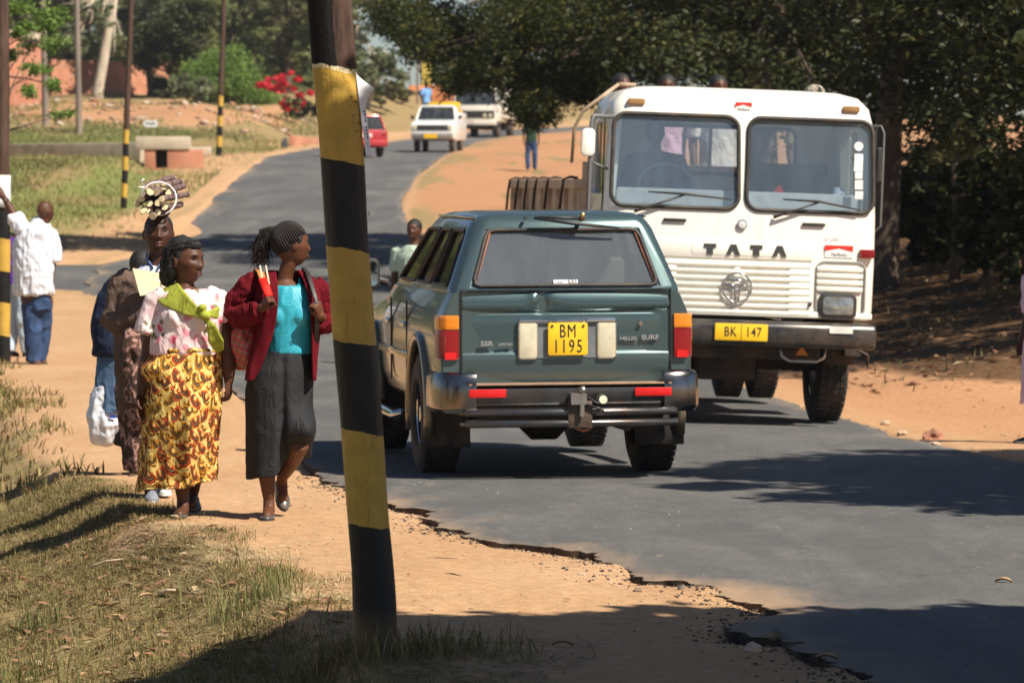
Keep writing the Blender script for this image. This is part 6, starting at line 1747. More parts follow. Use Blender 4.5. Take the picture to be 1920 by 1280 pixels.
def head_mesh(m, c, yaw, pitch=0, roll=0, s=1.0, ears=True, w=1.0):
    rot = Matrix.Rotation(R(yaw), 3, 'Z') @ Matrix.Rotation(R(pitch), 3, 'X') @ Matrix.Rotation(R(roll), 3, 'Y')
    c = Vector(c); nu, nv = 72, 56
    th = np.linspace(0, 2 * np.pi, nu, endpoint=False); ph = np.linspace(-np.pi / 2 + .03, np.pi / 2 - .03, nv)
    T, Ph = np.meshgrid(th, ph)
    nx, ny, nz = np.cos(Ph) * np.cos(T), np.cos(Ph) * np.sin(T), np.sin(Ph)
    x = nx * .076 * w; y = ny * .097; z = nz * .118
    t = sst(.0, 1.0, -nz)
    x = x * (1 - .26 * t + .10 * sst(.2, .7, -nz) * (ny < 0)); back = ny > 0
    y = np.where(back, y * (1 - .42 * t) + .006, y - .010 * t)
    x = x * (1 + .05 * sst(0, .8, nz) * (ny > 0))
    fr = sst(.0, -.35, ny); ax = np.abs(x)
    def G(cx, cz, sx, sz): return np.exp(-((ax - cx) / sx) ** 2 - ((z - cz) / sz) ** 2) * fr
    y = y + .0115 * G(.031, .016, .017, .013) - .006 * G(.026, .036, .026, .009)
    y = y - .0175 * G(0, -.019, .014, .015) - .008 * G(0, .004, .011, .024) - .010 * G(.015, -.023, .009, .010)
    y = y + .004 * G(0, -.040, .02, .006) - .012 * G(0, -.050, .024, .0075) + .008 * G(0, -.0575, .026, .003) - .013 * G(0, -.066, .021, .008)
    y = y + .004 * G(0, -.080, .02, .006) - .008 * G(0, -.098, .020, .014)
    y = y - .005 * G(.045, -.012, .02, .018); x = x + np.sign(x) * .004 * np.exp(-((ax - .06) / .03) ** 2 - ((z + .005) / .03) ** 2) * fr
    P_ = np.stack([x, y, z], -1) * s
    rs = []
    for i in range(nv): rs.append([c + rot @ Vector(P_[i, j]) for j in range(nu)])
    m.rings(rs)
    if ears:
        for sd_ in (-1, 1): m.ell(c + rot @ Vector((sd_ * .078 * s * w, .010 * s, -.004 * s)), (.010 * s, .017 * s, .030 * s), rot @ Matrix.Rotation(R(sd_ * 18), 3, 'Z'))
    return rot
def face(t, c, rot, s=1.0, brow=True, lips=True, eyes=True, body=None):
    c = Vector(c)
    def at(x, y, z): return c + rot @ Vector((x * s, y * s, z * s))
    for sd_ in (-1, 1):
        if eyes:
            m = MB(); m.ell(at(sd_ * .031, -.0775, .0155), (.0120 * s, .0070 * s, .0036 * s), rot @ Matrix.Rotation(R(sd_ * 12), 3, 'Z')); e = m.build('eye', EYEW, t, smooth=True)
            m = MB(); m.ell(at(sd_ * .0315 + .001, -.0815, .0155), (.0056 * s, .0042 * s, .0044 * s), rot); m.build('iris', EYED, e, smooth=True)
            m = MB(); m.tube([at(sd_ * .018, -.083, .0165), at(sd_ * .026, -.0855, .0195), at(sd_ * .036, -.083, .0195), at(sd_ * .045, -.075, .0155)], [.0014 * s, .0022 * s, .0022 * s, .0012 * s], 5); m.build('eyelashes', EYED, e, smooth=True)
        if brow:
            m = MB(); m.tube([at(sd_ * .014, -.093, .034), at(sd_ * .028, -.0935, .040), at(sd_ * .045, -.081, .037)], [.0018 * s, .0028 * s, .0012 * s], 6, flat=.5); m.build('eyebrow', HAIRM, t, smooth=True)
    if lips:
        m = MB()
        m.tube([at(-.024, -.090, -.0565), at(-.012, -.1005, -.0515), at(0, -.1030, -.0525), at(.012, -.1005, -.0515), at(.024, -.090, -.0565)], [.001 * s, .0042 * s, .0040 * s, .0042 * s, .001 * s], 8)
        m.tube([at(-.022, -.090, -.0585), at(-.010, -.1015, -.0655), at(.010, -.1015, -.0655), at(.022, -.090, -.0585)], [.001 * s, .0058 * s, .0058 * s, .001 * s], 8)
        m.build('lips', LIPM, t, smooth=True)
def hand(m, wr, fd, pn, s=1.0, curl=25, side=1, r0=.026):
    """wr wrist point, fd finger direction, pn palm normal, side=+1 thumb towards fd x pn"""
    wr = Vector(wr); fd = Vector(fd).normalized(); pn = Vector(pn); pn = (pn - fd * pn.dot(fd)).normalized()
    lat = fd.cross(pn) * side
    kn = wr + fd * .088 * s
    def fr_(r): return r * s
    rs = []
    for t_, w, h in ((-.005, .026, .020), (.02, .033, .017), (.06, .041, .015), (.088, .042, .013), (.096, .036, .009)):
        c = wr + fd * t_ * s
        rs.append([c + lat * math.cos(a) * w * s + pn * math.sin(a) * h * s for a in np.linspace(0, 2 * math.pi, 14, endpoint=False)])
    m.rings(rs)
    for i, (o, L_) in enumerate(((.030, .070), (.010, .080), (-.011, .075), (-.031, .060))):
        p = kn + lat * o * s - fd * .006 * s; d = (fd + lat * o * 2.2).normalized(); cu = curl * (.85 + .12 * i)
        pts = [p]; a = R(cu * (.6 if curl < 60 else .85))
        for L2, k_ in ((.44, 1), (.30, 1.15), (.26, .8)):
            dd = d * math.cos(a) + pn * math.sin(a); pts.append(pts[-1] + dd * L_ * L2 * s); a += R(cu) * k_
        m.tube(pts, [fr_(.0092), fr_(.0088), fr_(.0080), fr_(.0068)], 8, round_end=True)
    p = wr + lat * .026 * s + fd * .018 * s
    d1 = (fd * .72 + lat * .62 + pn * .35).normalized(); d2 = (fd * .9 + lat * .15 + pn * (.25 + curl / 120)).normalized()
    if curl > 60: d1 = (fd * .75 + pn * .55 + lat * .2).normalized(); d2 = (pn * .6 - lat * .75 + fd * .2).normalized()
    m.tube([p, p + d1 * .042 * s, p + d1 * .042 * s + d2 * .030 * s, p + d1 * .042 * s + (d2 * .8 + pn * .3).normalized() * .055 * s], [fr_(.013), fr_(.0115), fr_(.0098), fr_(.0075)], 8, round_end=True)
def erings(m, lst, seg=24, yaw=0):
    """lst of (centre, rx, ry); adds a closed loft of ellipses"""
    cy, sy = math.cos(R(yaw)), math.sin(R(yaw)); rs = []
    for c, rx, ry in lst:
        c = Vector(c)
        rs.append([c + Vector((cy * rx * math.cos(a) - sy * ry * math.sin(a), sy * rx * math.cos(a) + cy * ry * math.sin(a), 0)) for a in np.linspace(0, 2 * math.pi, seg, endpoint=False)])
    m.rings(rs)
def interp_rings(lst, n=40):
    cs = np.array([[*c, rx, ry] for c, rx, ry in lst]); t = np.arange(len(cs)); tt = np.linspace(0, len(cs) - 1, n)
    out = np.stack([np.interp(tt, t, cs[:, i]) for i in range(5)], -1)
    for _ in range(3): out[1:-1] = (out[:-2] + 2 * out[1:-1] + out[2:]) / 4
    return [((a, b, c), rx, ry) for a, b, c, rx, ry in out]
def fold(me, amp, sc, seed=0, zband=None, ridge=True):
    def f(co, no):
        n = len(co)
        v = np.empty(n)
        for i in range(n):
            p = Vector((co[i, 0] * sc[0] + seed, co[i, 1] * sc[1], co[i, 2] * sc[2] + seed * .3))
            q = mnoise.noise(p)
            v[i] = (1 - abs(q) * 2.4) if ridge else q
        return co + no * (v * amp)[:, None]
    displace(me, f)
def garment(name, mat, parent, build, vox=.009, smooth=3, folds=((.010, (9, 9, 4), 1),), label=None):
    m = MB(); build(m)
    me = remesh(m.mesh(name), vox, smooth)
    for a, s_, sd_ in folds: fold(me, a, s_, sd_)
    o = link_mesh(name, me, mat, parent)
    if label: o['label'] = label
    return o
def skirt(name, mat, parent, rows, nu=140, nv=70, fold_amp=.018, seed=1, tilt=0.0, hem=.006, extra=None, fk=7):
    """rows (centre, rx, ry) from the waist down; open at the hem, uv in metres"""
    rr = interp_rings(rows, nv); g = random.Random(seed); ph = [g.uniform(0, 6.28) for _ in range(4)]
    vs = []; uv = []; H = 0
    for j, (c, rx, ry) in enumerate(rr):
        f = j / (nv - 1)
        for i in range(nu + 1):
            a = 2 * math.pi * i / nu
            w = fold_amp * f ** .8 * (math.sin(fk * a + ph[0] + 1.5 * f) * .6 + math.sin((fk * 2 - 1) * a + ph[1] - 2 * f) * .3 + .5 * mnoise.noise(Vector((math.cos(a) * 2 + seed, math.sin(a) * 2, f * 2.5))) + .35 * mnoise.noise(Vector((math.cos(a) * 5 + seed, math.sin(a) * 5, f * 9))))
            w += fold_amp * .35 * mnoise.noise(Vector((a * 1.2, seed, f * 12)))
            x = c[0] + (rx + w) * math.cos(a); y = c[1] + (ry + w) * math.sin(a); z = c[2] + tilt * f * f * math.cos(a) + .01 * f * math.sin(3 * a + ph[2])
            p = Vector((x, y, z))
            if extra: p = extra(p, a, f)
            vs.append(p); uv.append((a * .24, -c[2]))
    fs = [(j * (nu + 1) + i, (j + 1) * (nu + 1) + i, (j + 1) * (nu + 1) + i + 1, j * (nu + 1) + i + 1) for j in range(nv - 1) for i in range(nu)]
    me = bpy.data.meshes.new(name); me.from_pydata([tuple(v) for v in vs], [], fs)
    l = me.uv_layers.new(name='UVMap'); idx = np.empty(len(me.loops), np.int32); me.loops.foreach_get('vertex_index', idx)
    l.data.foreach_set('uv', np.array(uv, np.float32)[idx].ravel())
    me = eval_mods(me, [('SOLIDIFY', dict(thickness=hem, offset=-1))])
    return link_mesh(name, me, mat, parent)
def shoe(t, heel, toe, mat, w=.040, h=.055, name='shoe', sole=None, bow=False, opening=None):
    heel, toe = Vector(heel), Vector(toe); d = toe - heel; L_ = d.length; d.normalize()
    lat = d.cross(Vector((0, 0, 1))).normalized(); up = lat.cross(d)
    m = MB(); rs = []
    for f, ww, hh in ((-.04, .35, .5), (.0, .68, .95), (.18, .80, 1.0), (.4, .82, .72), (.62, 1.0, .58), (.82, .92, .45), (.96, .55, .32), (1.02, .2, .2)):
        c = heel + d * f * L_
        rs.append([c + lat * math.cos(a) * w * ww + up * (max(0, math.sin(a)) * h * hh + min(0, math.sin(a)) * .008) for a in np.linspace(0, 2 * math.pi, 18, endpoint=False)])
    m.rings(rs); o = m.build(name, mat, t, smooth=True)
    m = MB(); rs = []
    for f, ww in ((-.05, .4), (.0, .75), (.3, .8), (.65, 1.05), (.85, .95), (1.0, .5), (1.04, .2)):
        c = heel + d * f * L_ - up * .008
        rs.append([c + lat * w * ww + up * .004, c - lat * w * ww + up * .004, c - lat * w * ww - up * .008, c + lat * w * ww - up * .008])
    m.rings(rs); m.build('sole', sole or BLACKP, o, bevel=.002)
    if bow:
        c = heel + d * L_ * .72 + up * h * .56
        m = MB(); m.ell(c + lat * .012, (.014, .006, .005)); m.ell(c - lat * .012, (.014, .006, .005)); m.ell(c, (.005, .005, .006)); m.build('bow', mat, o, smooth=True)
    return o
class Fig:
    def __init__(s, name, label, px, py, d, group=None, ground=True, cat='person'):
        s.b = P(px, py, d); s.d = d
        loc = s.b.copy()
        if ground: loc.z = max(gz(loc.x, d), rz(loc.x, d) if Lx(d) < loc.x < Rx(d) else -9)
        s.t = thing(name, label, cat, loc, group=group); s.m = MB()
    def J(s, px, py, dy=0.0): return P(px, py, s.d + dy) - s.b
    def limb(s, pts, m=None, seg=14, flat=1.0):
        (m or s.m).tube([s.J(*p[:3]) for p in pts], [p[3] for p in pts], seg, round_end=True, flat=flat)
    def torso(s, rows, m=None, yaw=0, add=0.0):
        rows = [(s.J(px, py, dy), rx + add, ry + add) for px, py, dy, rx, ry in rows]
        erings(m or s.m, interp_rings(rows, 26), yaw=yaw)
    def body(s, mat, vox, sm=2):
        me = remesh(s.m.mesh('body'), vox, sm)
        return link_mesh('body', me, mat, s.t)

def print_mat():
    """wax print cotton: yellow ground, brown black crescents with orange red halos"""
    k = NT('wax_print_cotton')
    uvn = k.n('UVMap'); mp = k.n('Mapping'); k.l(uvn.outputs[0], mp.inputs[0])
    mp.inputs['Rotation'].default_value = (0, 0, .42)
    nz = k.n('TexNoise'); nz.inputs['Scale'].default_value = 6; k.l(mp.outputs[0], nz.inputs[0])
    add = k.n('VectorMath'); add.operation = 'MULTIPLY_ADD'; k.l(nz.outputs['Color'], add.inputs[0]); add.inputs[1].default_value = (.10, .10, 0); k.l(mp.outputs[0], add.inputs[2])
    sp = k.n('SeparateXYZ'); k.l(add.outputs[0], sp.inputs[0])
    def layer(su, sv, offu, offv):
        v = k.math('ADD', k.math('MULTIPLY', sp.outputs[1], sv), offv)
        row = k.math('FLOOR', v); par = k.math('MODULO', k.math('ABSOLUTE', row), 2.0)
        u = k.math('ADD', k.math('ADD', k.math('MULTIPLY', sp.outputs[0], su), offu), k.math('MULTIPLY', par, .5))
        colid = k.math('FLOOR', u)
        fu = k.math('SUBTRACT', k.math('FRACT', u), .5); fv = k.math('SUBTRACT', k.math('FRACT', v), .5)
        wn = k.n('TexWhiteNoise'); wn.noise_dimensions = '2D'; cb = k.n('CombineXYZ'); k.l(row, cb.inputs[0]); k.l(colid, cb.inputs[1]); k.l(cb.outputs[0], wn.inputs['Vector'])
        jx = k.n('SeparateColor'); k.l(wn.outputs['Color'], jx.inputs[0])
        fu = k.math('ADD', fu, k.math('MULTIPLY', k.math('SUBTRACT', jx.outputs[0], .5), .36)); fv = k.math('ADD', fv, k.math('MULTIPLY', k.math('SUBTRACT', jx.outputs[1], .5), .36))
        d = k.math('SQRT', k.math('ADD', k.math('MULTIPLY', fu, fu), k.math('MULTIPLY', k.math('MULTIPLY', fv, fv), .62)))
        th = k.math('ADD', k.math('MULTIPLY', k.math('SUBTRACT', jx.outputs[2], .5), 1.9), .6)
        ang = k.math('SUBTRACT', k.math('MULTIPLY', fu, k.math('SINE', th)), k.math('MULTIPLY', fv, k.math('COSINE', th)))
        ang = k.math('MULTIPLY', ang, -1.0)
        return d, ang, wn.outputs['Value']
    d, ang, rv = layer(13, 10.5, 0, 0)
    up_ = k.math('GREATER_THAN', ang, -.06)
    def band(d, a, b): return k.math('MULTIPLY', k.math('GREATER_THAN', d, a), k.math('LESS_THAN', d, b))
    ground = k.ramp(k.noise(mp.outputs[0], 20, 3), [(.35, (.62, .40, .08)), (.6, (.78, .60, .22))])
    d2, ang2, rv2 = layer(19, 16, .37, .61)
    up2 = k.math('GREATER_THAN', ang2, -.02)
    ground = k.mix(k.math('MULTIPLY', band(d2, .16, .44), up2), ground, (.62, .27, .03))
    ground = k.mix(k.math('MULTIPLY', band(d2, .24, .36), up2), ground, (.07, .03, .015))
    halo = k.math('MULTIPLY', band(d, .12, .50), k.math('GREATER_THAN', ang, -.16))
    hal_c = k.mix(k.math('GREATER_THAN', rv, .45), (.60, .26, .02), (.56, .085, .02))
    c = k.mix(halo, ground, hal_c)
    c = k.mix(k.math('MULTIPLY', band(d, .41, .455), up_), c, (.05, .02, .01))
    c = k.mix(k.math('MULTIPLY', band(d, .17, .36), up_), c, (.045, .022, .012))
    c = k.mix(k.math('MULTIPLY', band(d, .24, .285), up_), c, (.22, .15, .07))
    w = k.n('TexWave'); w.inputs['Scale'].default_value = 5; w.inputs['Distortion'].default_value = 14; w.inputs['Detail Scale'].default_value = 2.5; k.l(mp.outputs[0], w.inputs[0])
    lines = k.ramp(w.outputs['Fac'], [(.0, 1.0), (.05, 0.0)])
    c = k.mix(k.math('MULTIPLY', lines, .75), c, (.05, .02, .01))
    k.col(c); k.set(Roughness=.85); k.b.inputs['Specular IOR Level'].default_value = .2
    wrinkle(k.mat, .5)
    return k.mat
def floral_mat():
    k = NT('pink_floral_cotton'); v = k.coord('Object')
    nz = k.n('TexNoise'); nz.inputs['Scale'].default_value = 16; k.l(v, nz.inputs[0])
    add = k.n('VectorMath'); add.operation = 'MULTIPLY_ADD'; k.l(nz.outputs['Color'], add.inputs[0]); add.inputs[1].default_value = (.05, .05, .05); k.l(v, add.inputs[2])
    def spots(scale, th, cut, off=0.0):
        vo = k.n('TexVoronoi'); vo.inputs['Scale'].default_value = scale
        a2 = k.n('VectorMath'); a2.operation = 'ADD'; k.l(add.outputs[0], a2.inputs[0]); a2.inputs[1].default_value = (off, off, off); k.l(a2.outputs[0], vo.inputs[0])
        s_ = k.n('SeparateColor'); k.l(vo.outputs['Color'], s_.inputs[0])
        return k.math('MULTIPLY', k.ramp(vo.outputs['Distance'], [(th - .06, 1.0), (th, 0.0)]), k.math('GREATER_THAN', s_.outputs[0], cut))
    c = k.mix(.5, (.78, .60, .60), k.ramp(k.noise(v, 9, 3), [(.35, (.70, .40, .44)), (.6, (.80, .70, .68))]))
    c = k.mix(k.math('MULTIPLY', spots(13, .40, .35), .75), c, (.70, .20, .27))
    c = k.mix(spots(13, .24, .35, .0), c, (.60, .05, .12))
    c = k.mix(k.math('MULTIPLY', spots(17, .30, .55, 3.3), .9), c, (.17, .15, .07))
    k.col(c); k.set(Roughness=.85); k.b.inputs['Specular IOR Level'].default_value = .2
    wrinkle(k.mat, .5); return k.mat
def knit_mat(name, c):
    k = NT(name); v = k.coord('Object')
    w = k.n('TexWave'); w.inputs['Scale'].default_value = 28; w.inputs['Distortion'].default_value = .8; w.bands_direction = 'X'; k.l(v, w.inputs[0])
    n = k.noise(v, 50, 4)
    k.col(k.ramp(n, [(.3, tuple(x * .7 for x in c)), (.7, tuple(x * 1.2 for x in c))])); k.set(Roughness=.95)
    k.b.inputs['Specular IOR Level'].default_value = .1
    k.bump(k.math('ADD', k.math('MULTIPLY', w.outputs['Fac'], .7), n), .6, .006); return k.mat
def plaid_mat():
    k = NT('red_plaid_plastic'); v = k.coord('Object', (1, 1, 1))
    sp = k.n('SeparateXYZ'); k.l(v, sp.inputs[0])
    def st(a, b, f, w): return k.math('LESS_THAN', k.math('FRACT', k.math('MULTIPLY', k.math('ADD', k.math('MULTIPLY', sp.outputs[0], a), k.math('MULTIPLY', sp.outputs[2], b)), f)), w)
    c = k.mix(k.math('MULTIPLY', st(.4, 1, 26, .35), .6), (.52, .06, .045), (.30, .20, .14))
    c = k.mix(k.math('MULTIPLY', st(1, -.35, 30, .3), .6), c, (.12, .06, .07))
    k.col(c); k.set(Roughness=.25, Coat_Weight=.4); k.bump(k.noise(v, 16, 5), .6, .02); return k.mat
def stripe_mat(name, base, line, f=38, w=.18, ax=0):
    k = NT(name); sp = k.n('SeparateXYZ'); k.l(k.coord('Object'), sp.inputs[0])
    s_ = k.math('LESS_THAN', k.math('FRACT', k.math('MULTIPLY', sp.outputs[ax], f)), w)
    k.col(k.mix(k.math('MULTIPLY', s_, .75), base, line)); k.set(Roughness=.9); k.b.inputs['Specular IOR Level'].default_value = .2
    return k.mat
TEAL = NT('teal_lace'); _v = TEAL.coord('Object')
_vo = TEAL.n('TexVoronoi'); _vo.inputs['Scale'].default_value = 80; _vo.feature = 'DISTANCE_TO_EDGE'; TEAL.l(_v, _vo.inputs[0])
TEAL.col(TEAL.ramp(_vo.outputs[0], [(.04, (.015, .26, .36)), (.16, (.03, .40, .52))])); TEAL.set(Roughness=.5); TEAL.bump(_vo.outputs[0], .4, .004); TEAL = TEAL.mat
MAROON = knit_mat('maroon_knit', (.125, .007, .013))
BLACKSK = cloth('black_skirt_cloth', (.020, .021, .023), rough=.75)
SHOEM = pmat('dark_grey_shoe_leather', (.055, .062, .07), .22, var=.15, coat=.5, dirt=(.3, .2, .12), dirt_amt=.3)

# ---------------- woman in wax print skirt
def woman_a():
    F = Fig('person', 'woman in pink floral blouse, lime green sash and yellow printed skirt, looking right', 345, 971, 23.6)
    J, t = F.J, F.t
    tor = [(338, 730, 0, .20, .16), (341, 700, 0, .21, .17), (346, 655, 0, .175, .145), (352, 615, -.01, .175, .145), (354, 585, -.01, .18, .145), (350, 562, 0, .165, .115), (347, 546, .0, .10, .08), (344, 536, .0, .06, .058)]
    F.torso(tor)
    for x in (335, 378): F.m.ell(J(x, 596, -.10), (.066, .066, .066))
    F.limb([(345, 545, .01, .056), (347, 525, 0, .050), (349, 507, .0, .050)])
    hc = J(349, 490); rot = head_mesh(F.m, hc, 52, 4, 0, 1.06)
    F.limb([(300, 562, 0, .060), (288, 612, .01, .062), (281, 662, .01, .052), (271, 700, -.02, .046), (264, 738, -.04, .029)])
    hand(F.m, J(264, 738, -.04), (-.12, -.1, -1), (.75, -.4, 0), 1.0, 22, 1)
    F.limb([(400, 560, 0, .058), (413, 612, .01, .058), (423, 655, .01, .048), (428, 685, -.01, .044), (428, 714, -.02, .028)])
    hand(F.m, J(428, 712, -.02), (0, .0, -1), (-.8, .3, 0), .95, 40, 1)
    F.limb([(330, 760, 0, .09), (333, 850, -.03, .060), (337, 880, 0, .054), (341, 935, .02, .034), (341, 957, .0, .036), (334, 967, -.1, .030)])
    F.limb([(360, 760, .0, .09), (368, 850, .10, .060), (364, 885, .2, .052), (360, 925, .32, .034), (359, 938, .26, .03), (358, 948, .18, .026)])
    F.body(SKIN_A, .0055)
    face(t, hc, rot, 1.06)
    # hair: short wavy bob sweeping back to the left
    m = MB()
    m.ell(hc + rot @ Vector((0, .036, .036)), (.091, .096, .103), rot); m.ell(J(322, 500, .03), (.066, .085, .080)); m.ell(J(330, 476, .02), (.072, .085, .065)); m.ell(J(344, 462, -.0), (.080, .075, .042)); m.ell(J(313, 518, .04), (.042, .06, .055)); m.ell(J(362, 461, -.03), (.045, .05, .026))
    me = remesh(m.mesh('hair'), .0065, 4); fold(me, .006, (30, 30, 7), 4); fold(me, .002, (110, 110, 14), 7); link_mesh('hair', me, HAIRM, t)
    m = MB(); g = random.Random(5)
    for i in range(170):
        a = J(g.uniform(335, 372), g.uniform(449, 464), g.uniform(-.09, .0)); e = J(g.uniform(298, 326), g.uniform(492, 538), g.uniform(-.06, .1)); mid = J(g.uniform(304, 326), g.uniform(464, 486), g.uniform(-.08, .05))
        m.tube([a, a.lerp(mid, .55) + Vector((0, 0, .012)), mid, e.lerp(mid, .4), e], [.0015, .003, .003, .0025, .001], 5)
    m.build('hair_strands', HAIRM, t, smooth=True)
    # blouse
    def bl(m):
        F.torso([(346, 664, 0, .178, .15), (349, 640, 0, .182, .155)] + tor[3:6] + [(349, 552, 0, .135, .095), (347, 545, .005, .10, .082)], m, add=.016)
        for x in (335, 378): m.ell(J(x, 598, -.10), (.082, .080, .082))
        m.tube([J(312, 560, 0), J(297, 568, 0), J(288, 600, .005), J(282, 626, .005)], [.07, .074, .082, .09], 18)
        m.tube([J(385, 556, 0), J(402, 564, 0), J(413, 585, .005), (J(419, 602, .005))], [.07, .072, .078, .084], 18)
    garment('blouse', floral_mat(), t, bl, .008, 3, ((.009, (10, 10, 6), 2), (.004, (24, 24, 14), 6)))
    # wax print skirt
    def ex(p, a, f):
        k_ = math.exp(-((p.x - J(285, 690).x) / .10) ** 2 - ((p.z - J(285, 692).z) / .05) ** 2)
        p.x -= .035 * k_; p.y -= .05 * k_ * (1 if math.sin(a) < 0 else 0)
        kn = math.exp(-((p.x - J(360, 800).x) / .10) ** 2 - ((p.z - J(360, 800).z) / .2) ** 2) * (1 if math.sin(a) < 0 else 0)
        p.y -= .05 * kn
        return p
    skirt('printed_skirt', print_mat(), t, [(J(350, 646, 0), .178, .15), (J(347, 662, 0), .192, .168), (J(343, 700, 0), .205, .19), (J(340, 740, 0), .21, .2), (J(337, 800, .02), .208, .2), (J(332, 860, .04), .210, .2), (J(329, 903, .06), .215, .2), (J(328, 911, .06), .216, .2)], fold_amp=.028, seed=3, tilt=.028, extra=ex, fk=6)
    # tied waist of the skirt
    m = MB()
    for k_ in range(2):
        m.tube([J(350, 652 + k_ * 9, 0) + Vector((math.cos(a) * (.184 + k_ * .005), math.sin(a) * (.16 + k_ * .008), (.010 + .01 * k_) * math.sin(a * 1.0 + 2 + k_ * .8))) for a in np.linspace(0, 2 * math.pi, 40)], .013 if k_ else .009, 8, cap=False, flat=.6)
    me = m.mesh('waist_wrap'); l = me.uv_layers.new(name='UVMap')
    for p_ in me.polygons:
        for li in p_.loop_indices:
            v = me.vertices[me.loops[li].vertex_index].co; l.data[li].uv = (math.atan2(v.y, v.x) * .24, -v.z)
    link_mesh('waist_wrap', me, bpy.data.materials['wax_print_cotton'], t)
    # sash
    LIME = cloth('lime_cloth', (.31, .34, .045), var=.25, scale=14)
    m = MB()
    for i in range(11):   # gathered band over the shoulder
        o = (i - 5) * 2.3
        m.tube([J(304 - o * 1.5, 546 + o * .7, .10), J(308 - o * 1.9, 543 + o * .95, .0), J(322 - o * 1.3, 556 + o * 1.3, -.13), J(350 - o * .4, 575 + o * 1.1, -.195), J(380, 592 + o * .35, -.21)], [.010, .011, .011, .009, .007], 8)
    for i in range(4):
        o = (i - 1.5) * 4
        m.tube([J(384, 590, -.20), J(402, 588 + o, -.13), J(414, 586 + o * 1.6, .0), J(400, 580 + o, .12)], [.010, .013, .014, .012], 8)
    m.ell(J(384, 592, -.215), (.034, .026, .028)); m.ell(J(379, 577, -.215), (.026, .02, .02))
    for i in range(9):
        o = (i - 4) * 2.9
        m.tube([J(386, 598, -.21), J(396 + o * .5, 612, -.205), J(404 + o, 636 + abs(o) * .3, -.17), J(409 + o * .7, 662 - abs(o) * .5, -.13)], [.008, .010, .011, .005], 8)
    me = remesh(m.mesh('sash'), .0045, 2); link_mesh('sash', me, LIME, t)
    shoe(t, J(342, 968, .05), J(331, 971, -.16), SHOEM, .042, .034, bow=True)
    shoe(t, J(361, 936, .33), J(361, 957, .17), SHOEM, .044, .034, bow=True)
woman_a()

